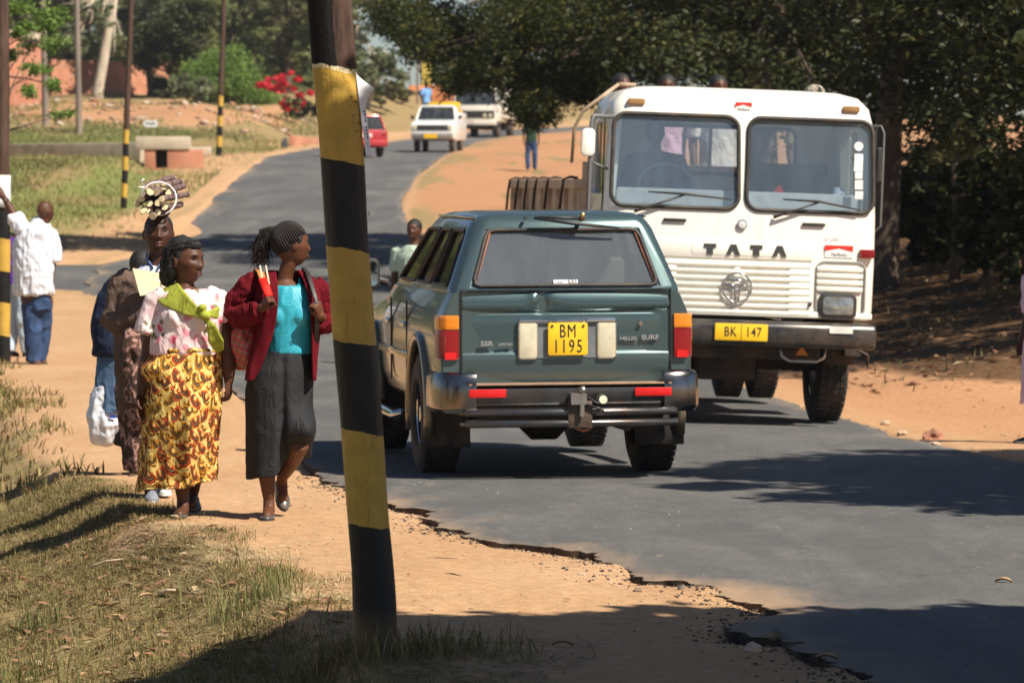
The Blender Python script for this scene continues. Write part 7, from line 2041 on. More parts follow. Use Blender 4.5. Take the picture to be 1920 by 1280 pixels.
# ---------------- woman in maroon cardigan
def woman_b():
    F = Fig('person', 'woman in maroon cardigan, turquoise top and black skirt, head turned away to the right', 500, 971, 23.55)
    J, t = F.J, F.t
    tor = [(523, 735, 0, .165, .14), (524, 700, 0, .172, .145), (535, 665, 0, .13, .115), (541, 645, 0, .118, .105), (542, 610, 0, .125, .11), (542, 580, 0, .142, .118), (538, 552, 0, .155, .09), (535, 534, .01, .10, .07), (534, 524, .015, .055, .052)]
    F.torso(tor)
    for x in (524, 562): F.m.ell(J(x, 590, -.055), (.050, .05, .056))
    F.limb([(531, 535, .02, .055), (535, 512, .01, .044), (543, 488, .0, .043)])
    hc = J(546, 457); rot = head_mesh(F.m, hc, 114, 3, 0, 1.0)
    F.limb([(468, 533, 0, .045), (450, 565, .03, .042), (438, 590, .03, .038), (470, 583, -.12, .034), (492, 574, -.22, .026)])
    hand(F.m, J(489, 577, -.21), (.35, -.35, .55), (.75, .35, -.25), .95, 78, -1)
    F.limb([(600, 536, 0, .043), (608, 575, .03, .04), (611, 606, .03, .036), (606, 598, -.08, .032), (600, 590, -.17, .025)])
    hand(F.m, J(602, 592, -.16), (-.18, -.35, .6), (-.7, .4, .1), .92, 78, 1)
    F.limb([(503, 770, 0, .085), (498, 850, -.05, .055), (499, 885, -.01, .050), (503, 935, .02, .032), (503, 956, .0, .034), (499, 966, -.1, .028)])
    F.limb([(545, 770, -.02, .085), (560, 838, -.10, .055), (548, 862, .05, .046), (528, 893, .22, .032), (527, 905, .26, .033), (529, 930, .22, .03)])
    F.body(SKIN_B, .0055)
    face(t, hc, rot, 1.0)
    # scalp hair, braids and pony tail
    m = MB(); m.ell(hc + rot @ Vector((0, .018, .026)), (.084, .097, .100), rot)
    me = remesh(m.mesh('hair'), .006, 2); fold(me, .003, (60, 60, 60), 4); link_mesh('hair', me, BRAIDM, t)
    tie = J(528, 424, -.02)
    m = MB()
    hcc = hc + rot @ Vector((0, .018, .026)); T = (rot.transposed() @ (tie - hcc)); rad = Vector((.0885, .1015, .1045))
    Tn = Vector((T.x / rad.x, T.y / rad.y, T.z / rad.z)).normalized(); A_ = Tn.cross(Vector((1, 0, 0))).normalized(); B_ = Tn.cross(A_)
    for i in range(44):
        az = 2 * math.pi * i / 44; pts = []
        for ang in range(6, 118, 7):
            q = Tn * math.cos(R(ang)) + (A_ * math.cos(az) + B_ * math.sin(az)) * math.sin(R(ang))
            p = Vector((q.x * rad.x, q.y * rad.y, q.z * rad.z))
            hl = .030 if p.y < -.035 else (-.02 if p.y < .02 else -.085)
            if p.z < hl: break
            pts.append(hcc + rot @ p)
        if len(pts) > 2: m.tube(pts, [.003] + [.0045] * (len(pts) - 2) + [.0025], 6)
    m.build('braids', BRAIDM, t, smooth=True)
    m = MB(); g = random.Random(9)
    for i in range(240):
        e = J(g.gauss(485, 11), g.uniform(462, 502), g.uniform(-.04, .1)); mid = J(g.uniform(486, 506), g.uniform(428, 450), g.uniform(-.03, .06))
        m.tube([tie, tie.lerp(mid, .6) + Vector((0, 0, .010)), mid, mid.lerp(e, .5) + Vector((g.uniform(-.008, .008), 0, .0)), e + Vector((g.uniform(-.02, .02), 0, 0))], [.004, .0045, .0038, .003, .001], 5)
    m.build('ponytail', BRAIDM, t, smooth=True)
    m = MB()
    for i in range(14):
        a = i * 6.28 / 14; m.ell(tie + Vector((.003, math.cos(a) * .018, math.sin(a) * .018)), (.012, .009, .009))
    m.build('hair_tie', cloth('brown_scrunchie', (.16, .055, .03), scale=40), t, smooth=True)
    m = MB(); m.tube([hc + rot @ Vector((.083, .012, -.034)), hc + rot @ Vector((.085, .012, -.046))], .0035, 6); m.build('earring', CHROME, t)
    # turquoise top
    def tp(m):
        F.torso([(541, 660, 0, .122, .108), (541, 645, 0, .12, .108), (542, 610, 0, .127, .113), (542, 580, 0, .138, .12), (540, 556, 0, .135, .105), (538, 543, -.0, .125, .092), (537, 534, -.0, .105, .08)], m, add=.011)
        for x in (524, 562): m.ell(J(x, 590, -.072), (.064, .062, .072))
        for x, x2 in ((514, 516), (566, 562)): m.tube([J(x, 560, -.075), J(x2, 540, -.06), J(x2, 524, .01), J(x, 545, .09)], [.03, .022, .02, .03], 10, flat=.5)
    garment('top', TEAL, t, tp, .007, 3, ((.005, (14, 14, 9), 3),))
    # black skirt
    def ex(p, a, f):
        kx, kz = J(565, 815).x, J(565, 815).z
        k_ = math.exp(-((p.x - kx) / .07) ** 2 - ((p.z - kz) / .11) ** 2)
        p.x += .05 * k_; p.y -= .09 * k_ * (1 if math.sin(a) < 0 else .2)
        s_ = 1 / (1 + math.exp(-(p.x - J(528, 0).x) / .012))     # the right side is gathered and lifted by the knee
        p.z += .105 * s_ * max(0, f - .5) * 2 * (1 if f > .5 else 0)
        p.y += .12 * s_ * max(0, f - .75) * 4
        cr = math.exp(-((p.x - J(532, 0).x) / .022) ** 2) * f
        p.y += .05 * cr * (1 if math.sin(a) < 0 else 0)
        return p
    skirt('skirt', BLACKSK, t, [(J(541, 648, 0), .122, .108), (J(538, 662, 0), .14, .125), (J(526, 695, 0), .180, .155), (J(523, 735, 0), .187, .165), (J(522, 800, 0), .182, .17), (J(521, 860, 0), .178, .17), (J(521, 893, 0), .178, .17)], fold_amp=.007, seed=8, extra=ex, fk=4)
    # cardigan: open C section from neck to hem
    rows = [  # y, left inner, left front, left side, back left, back right, right side, right front, right inner
        (505, 517, 508, 505, 518, 548, 562, 560, 557, -.01),
        (518, 519, 495, 483, 500, 566, 588, 580, 566, -.06),
        (533, 521, 490, 468, 488, 580, 602, 592, 572, -.11),
        (560, 522, 490, 470, 490, 585, 604, 598, 578, -.15),
        (590, 519, 492, 474, 492, 582, 603, 599, 583, -.155),
        (625, 512, 486, 474, 494, 576, 599, 597, 584, -.145),
        (660, 500, 476, 468, 490, 575, 594, 594, 584, -.14),
        (690, 487, 466, 461, 485, 575, 592, 592, 585, -.145),
        (712, 474, 463, 458, 482, 575, 591, 590, 586, -.145)]
    ctrl = []
    for y, a, b, c, d_, e, f_, g_, h, dy in rows:
        ctrl.append([J(a, y, dy), J(b, y, dy * .82), J(c, y, 0.01), J(d_, y, .135 if y > 520 else .06), J((d_ + e) / 2, y, .16 if y > 520 else .075), J(e, y, .135 if y > 520 else .06), J(f_, y, .01), J(g_, y, dy * .82), J(h, y, dy)])
    nU, nV = 60, 60; C_ = np.array([[list(p) for p in r] for r in ctrl]); vs = []
    uu = np.linspace(0, 8, nU); vv = np.linspace(0, len(rows) - 1, nV)
    G_ = np.stack([np.stack([np.interp(uu, range(9), C_[j, :, k]) for k in range(3)], -1) for j in range(len(rows))])
    G_ = np.stack([np.stack([np.interp(vv, range(len(rows)), G_[:, i, k]) for k in range(3)], -1) for i in range(nU)], 1)
    for _ in range(3):
        G_[:, 1:-1] = (G_[:, :-2] + 2 * G_[:, 1:-1] + G_[:, 2:]) / 4; G_[1:-1] = (G_[:-2] + 2 * G_[1:-1] + G_[2:]) / 4
    for j in range(nV):
        for i in range(nU):
            p = Vector(G_[j, i]); n_ = mnoise.noise(Vector((p.x * 14, p.y * 14, p.z * 5))) * .014
            vs.append((p.x, p.y - n_, p.z))
    fs = [(j * nU + i, (j + 1) * nU + i, (j + 1) * nU + i + 1, j * nU + i + 1) for j in range(nV - 1) for i in range(nU - 1)]
    me = bpy.data.meshes.new('cardigan'); me.from_pydata(vs, [], fs)
    me = eval_mods(me, [('SOLIDIFY', dict(thickness=.012, offset=0)), ('SUBSURF', dict(levels=1, render_levels=1))])
    cg = link_mesh('cardigan', me, MAROON, t)
    for nm, pts in (('sleeve', [(482, 526, .0, .060), (465, 538, .0, .066), (447, 562, .02, .066), (439, 586, .02, .067), (452, 592, -.05, .062), (472, 586, -.13, .056), (487, 579, -.20, .046)]), ('sleeve', [(586, 530, .0, .055), (600, 545, .0, .056), (609, 575, .02, .053), (612, 604, .02, .055), (608, 608, -.06, .052), (604, 599, -.13, .044)])):
        def sl(m, pts=pts): m.tube([J(*p[:3]) for p in pts], [p[3] for p in pts], 18)
        o = garment(nm, MAROON, t, sl, .007, 3, ((.010, (13, 13, 13), 5), (.004, (30, 30, 30), 2)))
    shoe(t, J(504, 968, .05), J(498, 971, -.16), SHOEM, .040, .034, bow=True)
    shoe(t, J(523, 902, .30), J(533, 953, .20), SHOEM, .040, .036, bow=True)
    # bags
    b = thing('shoulder_bag', 'shiny red plaid bag hanging behind the elbow of the woman in maroon', 'bag', t.location + J(465, 690, .08))
    o_ = J(465, 690, .08)
    m = MB(); rs = []
    for py, rx, ry in ((592, .055, .03), (600, .08, .05), (625, .10, .085), (655, .105, .09), (678, .09, .08), (690, .05, .05)):
        c = J(457 + (py - 592) * .05, py, .10) - o_; rs.append([c + Vector((rx * math.cos(a), ry * math.sin(a), 0)) for a in np.linspace(0, 6.283, 22, endpoint=False)])
    m.rings(rs); me = remesh(m.mesh('bag_body'), .008, 2); fold(me, .010, (14, 14, 14), 3); link_mesh('bag_body', me, plaid_mat(), b)
    def strap(par, pts, w, mat, nm='strap', th=.25):
        m = MB(); m.tube([J(*p) - (o_ if par is b else Vector()) for p in pts], w, 8, flat=th, up=(1, 0, 0)); m.build(nm, mat, par, smooth=True)
    strap(b, [(470, 600, .12), (474, 540, .10), (482, 503, .02), (488, 508, -.07), (497, 535, -.17), (503, 552, -.23)], .022, cloth('orange_leather', (.55, .20, .06), rough=.5))
    strap(b, [(491, 520, -.155), (498, 536, -.20), (504, 553, -.245)], .024, cloth('bright_red_strap', (.68, .02, .01), rough=.5), 'strap_cover')
    for dx in (0, 11):
        m = MB()
        for i in range(13):
            f = i / 12; p = Vector(J(487 + dx + f * 6, 497 + f * 33, -.03 - f * .14)) - o_; m.ell(p, (.006, .006, .006), nu=8, nv=6)
        m.build('bead_string', pmat('cream_beads', (.72, .64, .5), .4), b, smooth=True)
    m = MB(); m.tube([J(566, 520, .10), J(570, 500, .02), J(577, 510, -.07), (J(588, 545, -.16)), J(596, 572, -.20), J(592, 640, -.13)], .014, 8, flat=.3, up=(1, 0, 0)); m.build('bag_strap', BLACKP, t, smooth=True)
    m = MB(); pts = [J(592, 566, -.245) + Vector((.009 * math.cos(a), .003, .009 * math.sin(a))) for a in np.linspace(0, 6.283, 13)]; m.tube(pts, .0018, 6, cap=False); m.build('ring', CHROME, t)
woman_b()

# ---------------- bundle carrier in brown jacket
def carrier():
    SKIN_C = skinmat('deep_skin_warm', (.068, .026, .015))
    F = Fig('person', 'youth in brown jacket with a bundle of stalks on the head and a cream paper', 283, 938, 25.0)
    J, t = F.J, F.t
    tor = [(268, 760, 0, .14, .12), (272, 700, 0, .15, .12), (276, 620, 0, .145, .115), (280, 560, 0, .165, .12), (284, 525, 0, .16, .09), (288, 510, 0, .09, .07), (291, 500, 0, .055, .055)]
    F.torso(tor)
    F.limb([(289, 510, .01, .055), (294, 480, 0, .05), (297, 460, .0, .052)])
    hc = J(297, 440); rot = head_mesh(F.m, hc, 6, -4, 2, 1.08)
    F.limb([(236, 528, 0, .05), (222, 590, .0, .046), (262, 588, -.12, .040), (300, 568, -.20, .028)])
    hand(F.m, J(296, 570, -.19), (.75, -.1, .45), (.2, .6, -.5), 1.0, 35, 1)
    F.limb([(333, 530, 0, .05), (348, 590, .02, .044), (345, 650, -.02, .03)]); hand(F.m, J(345, 650, -.02), (0, 0, -1), (-1, 0, 0), 1, 30, 1)
    F.limb([(262, 740, 0, .08), (268, 830, 0, .055), (278, 900, .02, .036), (281, 930, .0, .036)]); F.limb([(288, 740, 0, .08), (300, 830, .1, .055), (304, 890, .2, .036), (304, 918, .2, .036)])
    F.body(SKIN_C, .006)
    face(t, hc, rot, 1.08)
    m = MB(); m.ell(hc + rot @ Vector((0, .016, .036)), (.086, .101, .096), rot); me = remesh(m.mesh('hair'), .007, 2); fold(me, .002, (90, 90, 90), 2); link_mesh('hair', me, HAIRM, t)
    WH = cloth('white_shirt_cloth', (.62, .68, .78))
    garment('shirt', WH, t, lambda m: F.torso([(275, 640, 0, .15, .12), (280, 560, 0, .165, .12), (284, 527, 0, .15, .09), (288, 511, 0, .09, .074), (290, 500, 0, .066, .064)], m, add=.012), .009, 2)
    m = MB()
    for s_, x in ((-1, 279), (1, 303)):
        m.tube([J(290 + s_ * 15, 478, .03), J(290 + s_ * 16, 486, -.04), J(291 + s_ * 5, 503, -.095)], [.014, .018, .012], 8, flat=.4)
    m.build('collar', cloth('blue_collar', (.14, .22, .42)), t, smooth=True)
    BR = cloth('brown_jacket_cloth', (.125, .082, .064), var=.2)
    def jk(m):
        F.torso([(262, 772, 0, .105, .11), (264, 700, 0, .125, .12), (267, 640, 0, .14, .13), (271, 595, 0, .16, .135), (278, 550, 0, .185, .13), (284, 522, 0, .165, .10), (287, 510, .015, .10, .075)], m, add=.022)
        m.tube([J(248, 518, 0), J(233, 535, 0), J(222, 570, .01), J(217, 598, .0), J(235, 606, -.06), J(262, 596, -.13), J(285, 580, -.18)], [.075, .08, .08, .085, .08, .066, .058], 18)
        m.tube([J(320, 520, 0), J(336, 540, 0), J(347, 585, .02), J(346, 640, .0)], [.072, .074, .07, .06], 18)
    garment('jacket', BR, t, jk, .009, 3, ((.014, (9, 9, 7), 3), (.006, (20, 20, 16), 8)))
    m = MB(); m.hexa([J(289, 512, -.155), J(296, 512, -.155), J(300, 640, -.19), J(262, 640, -.18), J(286, 500, -.09), J(297, 500, -.09), J(301, 640, -.175), J(262, 640, -.17)]); 
    # waist and legs
    PR_ = NT('brown_pink_wrap'); vv = PR_.coord('Object'); n = PR_.noise(vv, 16, 3)
    PR_.col(PR_.ramp(n, [(.42, (.05, .022, .016)), (.5, (.12, .06, .04)), (.56, (.5, .28, .25)), (.62, (.10, .05, .03))])); PR_.set(Roughness=.9)
    skirt('wrap', PR_.mat, t, [(J(268, 690, 0), .16, .13), (J(268, 740, 0), .165, .14), (J(272, 800, 0), .15, .14), (J(276, 850, 0), .14, .14), (J(278, 885, 0), .14, .13)], fold_amp=.018, seed=12, nu=80, nv=40)
    m = MB(); m.tube([J(246, 622, -.15), J(250, 650, -.17), J(256, 700, -.165), J(262, 765, -.15)], [.03, .055, .07, .08], 14, round_end=True); me = remesh(m.mesh('cloth_roll'), .01, 2); fold(me, .016, (16, 16, 9), 2); link_mesh('cloth_roll', me, PR_.mat, t)
    shoe(t, J(283, 935, .05), J(282, 939, -.2), cloth('grey_canvas', (.20, .22, .25)), .045, .06, sole=pmat('grey_sole', (.35, .38, .42), .6))
    shoe(t, J(304, 920, .25), J(306, 926, .02), cloth('white_canvas', (.6, .6, .6)), .045, .06, sole=pmat('white_sole', (.65, .65, .65), .6))
    # paper
    p = thing('folded_paper', 'cream folded paper held against the chest of the youth in brown', 'paper', t.location + J(285, 530, -.24))
    o_ = J(285, 530, -.24)
    m = MB(); A, B, C_, D_ = J(248, 503, -.225) - o_, J(322, 516, -.225) - o_, J(324, 545, -.26) - o_, J(262, 555, -.26) - o_
    off = Vector((0, .006, 0)); m.hexa([A, B, C_, D_, A + off, B + off, C_ + off, D_ + off]); m.build('sheet', pmat('cream_paper', (.72, .64, .42), .8, var=.04), p)
    # bundle
    b = thing('stalk_bundle', 'bundle of purple brown cut stalks tied with white string on the head of the youth', 'bundle', t.location + J(293, 402, 0))
    o_ = J(293, 402, 0)
    k = NT('purple_cane'); sp = k.n('SeparateXYZ'); k.l(k.coord('Object'), sp.inputs[0])
    kn = k.math('LESS_THAN', k.math('FRACT', k.math('MULTIPLY', sp.outputs[1], 9.0)), .14)
    k.col(k.mix(kn, k.ramp(k.noise(k.coord('Object'), 14, 4), [(.35, (.075, .035, .035)), (.6, (.20, .12, .12))]), (.30, .22, .15))); k.set(Roughness=.45)
    CUT = pmat('cut_stalk_end', (.78, .66, .40), .8, var=.25, scale=70, dirt=(.4, .25, .12), dirt_amt=.5)
    g = random.Random(3)
    front = [(282, 360), (292, 361), (265, 373), (280, 382), (304, 373), (308, 388), (269, 394), (282, 397), (257, 383), (286, 406), (296, 381), (296, 398)]
    back = [(272, 353), (284, 347), (296, 345), (308, 350), (316, 360), (319, 372), (300, 356), (277, 361)]
    for kk, (px, py) in enumerate(front + back):
        fr0 = kk < len(front)
        dy = g.uniform(-.27, -.17) if fr0 else g.uniform(-.10, .0)
        L_ = g.uniform(.42, .6) if fr0 else g.uniform(.42, .52)
        dr = Vector(((.10 if fr0 else .17) + g.uniform(-.05, .06), 1, .05 + g.uniform(-.03, .05))).normalized()
        a = J(px, py, dy) - o_
        m = MB(); r = g.uniform(.0185, .0225) if fr0 else g.uniform(.017, .021); e = a + dr * L_
        bend = Vector((g.uniform(-.012, .012), 0, g.uniform(-.004, .014)))
        m.tube([a + dr * .002, a.lerp(e, .3) + bend, a.lerp(e, .65) + bend, e - dr * .002], [r * g.uniform(.92, 1.0), r, r * .97, r * .9], 11, cap=False)
        s_ = m.build('stalk', k.mat, b, smooth=True)
        sl = Vector((g.uniform(-.35, .35), 1, g.uniform(-.35, .35))).normalized()
        m = MB(); u_ = sl.cross(Vector((0, 0, 1))).normalized(); w_ = sl.cross(u_)
        ring = [a + (u_ * math.cos(t_) + w_ * math.sin(t_)) * r * g.uniform(.93, 1.04) for t_ in np.linspace(0, 6.283, 12, endpoint=False)]
        m.rings([ring, [p + dr * .008 for p in ring]]); m.build('cut_end', CUT, s_)
        m = MB(); m.tube([e - dr * .006, e], [r * .9, r * .9], 11); m.build('cut_end', CUT, s_)
    m = MB()
    for yy, sc in ((-.10, .93),):
        pts = []
        for a in np.linspace(0, 6.283, 28):
            c = J(288 + (yy + .3) * 45, 373, yy) - o_
            pts.append(c + Vector((math.cos(a) * .112 * sc, .02 * math.sin(2 * a), math.sin(a) * .104 * sc)))
        m.tube(pts, .0055, 6, cap=False)
    c = J(274, 352, -.10) - o_; m.tube([c, c + Vector((-.03, -.02, .035)), c + Vector((-.01, -.02, .05))], .005, 6); m.tube([c, c + Vector((-.045, -.02, .0))], .005, 6)
    m.build('string', pmat('white_string', (.75, .73, .7), .8), b, smooth=True)
carrier()

# ---------------- figure half hidden behind the youth
def behind():
    F = Fig('person', 'figure in navy jacket and blue denim dress walking behind the bundle carrier', 250, 884, 27.6)
    J, t = F.J, F.t
    F.torso([(228, 720, 0, .13, .12), (232, 650, 0, .13, .11), (240, 590, 0, .16, .12), (248, 530, 0, .16, .10), (252, 510, 0, .08, .07)])
    F.limb([(254, 512, 0, .05), (258, 490, 0, .048)]); hc = J(266, 494); rot = head_mesh(F.m, hc, 165, -5, 0, .92)
    F.limb([(212, 545, 0, .045), (200, 610, .0, .042), (206, 690, -.05, .028)]); hand(F.m, J(206, 690, -.05), (0, 0, -1), (1, 0, 0), .95, 60, 1)
    F.limb([(240, 740, 0, .08), (246, 810, 0, .055), (252, 870, .02, .036)]); F.limb([(222, 740, 0, .08), (236, 810, .15, .055), (246, 860, .3, .036)])
    F.body(SKIN_C, .011)
    face(t, hc, rot, 1.0)
    m = MB(); m.ell(hc + Vector((0, -.01, .022)), (.085, .09, .096)); me = remesh(m.mesh('hair'), .01, 2); link_mesh('hair', me, HAIRM, t)
    NAVY = cloth('navy_jacket_cloth', (.018, .026, .055), var=.3)
    def jk(m):
        F.torso([(222, 660, 0, .15, .13), (226, 600, 0, .17, .14), (238, 550, 0, .17, .12), (248, 515, 0, .13, .09)], m, add=.02)
        m.tube([J(226, 525, 0), J(205, 560, 0), J(197, 610, .0), J(198, 640, 0)], [.08, .085, .085, .07], 16)
        m.ell(J(205, 600, .12), (.11, .10, .16))
    garment('jacket', NAVY, t, jk, .011, 3, ((.012, (9, 9, 7), 3),))
    skirt('denim_dress', cloth('denim', (.075, .13, .22), var=.25), t, [(J(226, 645, 0), .15, .13), (J(222, 700, 0), .155, .14), (J(220, 745, 0), .16, .15), (J(221, 764, 0), .165, .15)], fold_amp=.015, seed=14, nu=80, nv=30)
    skirt('dark_skirt', cloth('dark_cloth', (.02, .018, .02)), t, [(J(228, 740, 0), .12, .12), (J(236, 790, 0), .11, .11), (J(242, 828, 0), .10, .11)], fold_amp=.012, seed=15, nu=80, nv=30)
    m = MB()
    for x, dy in ((252, .02),): m.tube([J(x - 2, 822, 0), J(x, 868, dy)], [.052, .045], 12)
    m.build('sock', stripe_mat('blue_sock', (.03, .05, .16), (.35, .28, .08), 5, .3, 2), t, smooth=True)
    shoe(t, J(252, 880, .05), J(256, 886, -.18), cloth('tan_shoe', (.42, .30, .16)), .045, .06, sole=pmat('pale_sole', (.5, .42, .3), .7))
    shoe(t, J(246, 866, .32), J(248, 874, .12), cloth('tan_shoe', (.42, .30, .16)), .045, .06, sole=pmat('pale_sole', (.5, .42, .3), .7))
    b = thing('plastic_bag', 'crumpled white plastic bag hanging left of the bundle carrier', 'bag', t.location + J(200, 770, -.05)); o_ = J(200, 770, -.05)
    m = MB(); rs = []
    for py, cx, rx, ry in ((712, 202, .035, .03), (722, 200, .075, .05), (745, 198, .105, .075), (780, 197, .115, .085), (808, 196, .10, .075), (824, 192, .06, .05), (829, 191, .03, .03)):
        c = J(cx, py, -.05) - o_; rs.append([c + Vector((rx * math.cos(a), ry * math.sin(a), 0)) for a in np.linspace(0, 6.283, 22, endpoint=False)])
    m.rings(rs); me = remesh(m.mesh('bag_body'), .009, 1); fold(me, .016, (11, 11, 8), 3); fold(me, .006, (28, 28, 22), 5)
    link_mesh('bag_body', me, pmat('white_plastic', (.62, .64, .70), .3, var=.1, coat=.3), b)
    m = MB(); m.tube([J(196, 716, -.05) - o_, J(203, 700, -.05) - o_, J(208, 716, -.05) - o_], .006, 6); m.build('handle', bpy.data.materials['white_plastic'], b, smooth=True)
    m = MB(); m.box(J(210, 775, -.148) - o_, (.045, .004, .022)); m.build('printed_patch', pmat('blue_print', (.03, .06, .3), .4), b)
behind()

# ---------------- generic middle and far figures
def figure(label, px, py, d, h=1.7, yaw=0, shirt=None, legs=None, skin=SKIN_C, hair=True, vox=.014, ground=True, armL='down', armR='down', stance=.09, headyaw=None, sleeve=.6, name='person', group=None, skirtm=None, z=None):
    """legs/shirt are materials; built in local metres, facing yaw"""
    b = P(px, py, d)
    if z is not None: b.z = z
    elif ground: b.z = gz(b.x, d)
    t = thing(name, label, 'person', b, (0, 0, R(yaw)), group=group)
    k = h / 1.72; V = lambda x, y, z: Vector((x, y, z)) * k
    tor = [(V(0, 0, .92), .15 * k, .115 * k), (V(0, 0, 1.02), .145 * k, .11 * k), (V(0, 0, 1.15), .145 * k, .11 * k), (V(0, -.01, 1.30), .175 * k, .12 * k), (V(0, 0, 1.40), .175 * k, .085 * k), (V(0, 0, 1.455), .08 * k, .06 * k)]
    m = MB(); erings(m, interp_rings(tor, 16), 18)
    m.tube([V(0, .005, 1.42), V(0, 0, 1.52)], [.055 * k, .05 * k], 10)
    hc = V(0, -.01, 1.605); hy = headyaw or 0
    rot = head_mesh(m, hc, hy, 0, 0, k * .98)
    arms = {}
    for s, mode in ((-1, armL), (1, armR)):
        sh = V(s * .195, 0, 1.385)
        if mode == 'down': e, w, fd = V(s * .235, .02, 1.10), V(s * .23, -.06, .86), (0, -.2, -1)
        elif mode == 'pocket': e, w, fd = V(s * .27, .08, 1.10), V(s * .19, -.02, .92), (-s * .3, -.1, -1)
        elif mode == 'up': e, w, fd = V(s * .32, -.05, 1.55), V(s * .44, -.10, 1.76), (s * .3, 0, 1)
        else: e, w, fd = V(s * .27, -.02, 1.16), V(s * .12, -.30, 1.20), (-s * .3, -1, .2)
        m.tube([sh, e, w], [.047 * k, .040 * k, .028 * k], 10, round_end=True); hand(m, w, fd, (-s, 0, 0), k, 35, 1)
        arms[s] = (sh, e, w)
    for s in (-1, 1):
        m.tube([V(s * .08, 0, .90), V(s * stance, -.03 * s, .48), V(s * stance, .05 * s, .09)], [.085 * k, .055 * k, .038 * k], 12, round_end=True)
    link_mesh('body', remesh(m.mesh('body'), vox, 1), skin, t)
    if d < 60 and vox < .02: face(t, hc, rot, k * .98, lips=True)
    if hair:
        m = MB(); m.ell(hc + rot @ V(0, .014, .034), (.084 * k, .098 * k, .094 * k)); me = remesh(m.mesh('hair'), .012, 1); link_mesh('hair', me, HAIRM, t)
    if shirt:
        m = MB(); erings(m, [(c, rx + .018 * k, ry + .018 * k) for c, rx, ry in interp_rings([(V(0, 0, .88), .155 * k, .125 * k)] + tor[1:5] + [(V(0, 0, 1.44), .10 * k, .075 * k)], 16)], 20)
        for s in (-1, 1):
            sh, e, w = arms[s]; q = sh.lerp(e, sleeve / .6 * .75) if sleeve <= .8 else None
            pts = [sh - Vector((s * .05, 0, -.0)), sh, q] if q else [sh - Vector((s * .05, 0, 0)), sh, e, e.lerp(w, .9)]
            m.tube(pts, [.062 * k, .064 * k, .062 * k] if q else [.062 * k, .064 * k, .056 * k, .045 * k], 14)
        me = remesh(m.mesh('shirt'), vox, 2); fold(me, .010, (9, 9, 6), px * .1); link_mesh('shirt', me, shirt, t)
    if legs:
        m = MB(); erings(m, interp_rings([(V(0, 0, 1.0), .15 * k, .12 * k), (V(0, 0, .92), .168 * k, .13 * k), (V(0, 0, .82), .165 * k, .13 * k)], 6), 18)
        for s in (-1, 1): m.tube([V(s * .085, 0, .86), V(s * stance, -.03 * s, .48), V(s * stance, .05 * s, .06)], [.098 * k, .080 * k, .070 * k], 14)
        me = remesh(m.mesh('trousers'), vox, 2); fold(me, .010, (10, 10, 6), px * .2); link_mesh('trousers', me, legs, t)
    if skirtm: skirt('dress', skirtm, t, [(V(0, 0, 1.0), .15 * k, .12 * k), (V(0, 0, .85), .19 * k, .15 * k), (V(0, 0, .5), .2 * k, .17 * k), (V(0, 0, .35), .2 * k, .17 * k)], nu=60, nv=24, seed=5)
    for s in (-1, 1):
        if z is None or True: shoe(t, V(s * stance, .05 * s + .05, .012), V(s * stance * 1.15, .05 * s - .18, .012), BLACKP, .045, .075)
    return t
JEAN = cloth('blue_jeans', (.038, .070, .155), var=.35); PALEJ = cloth('pale_jeans', (.42, .52, .62), var=.15)

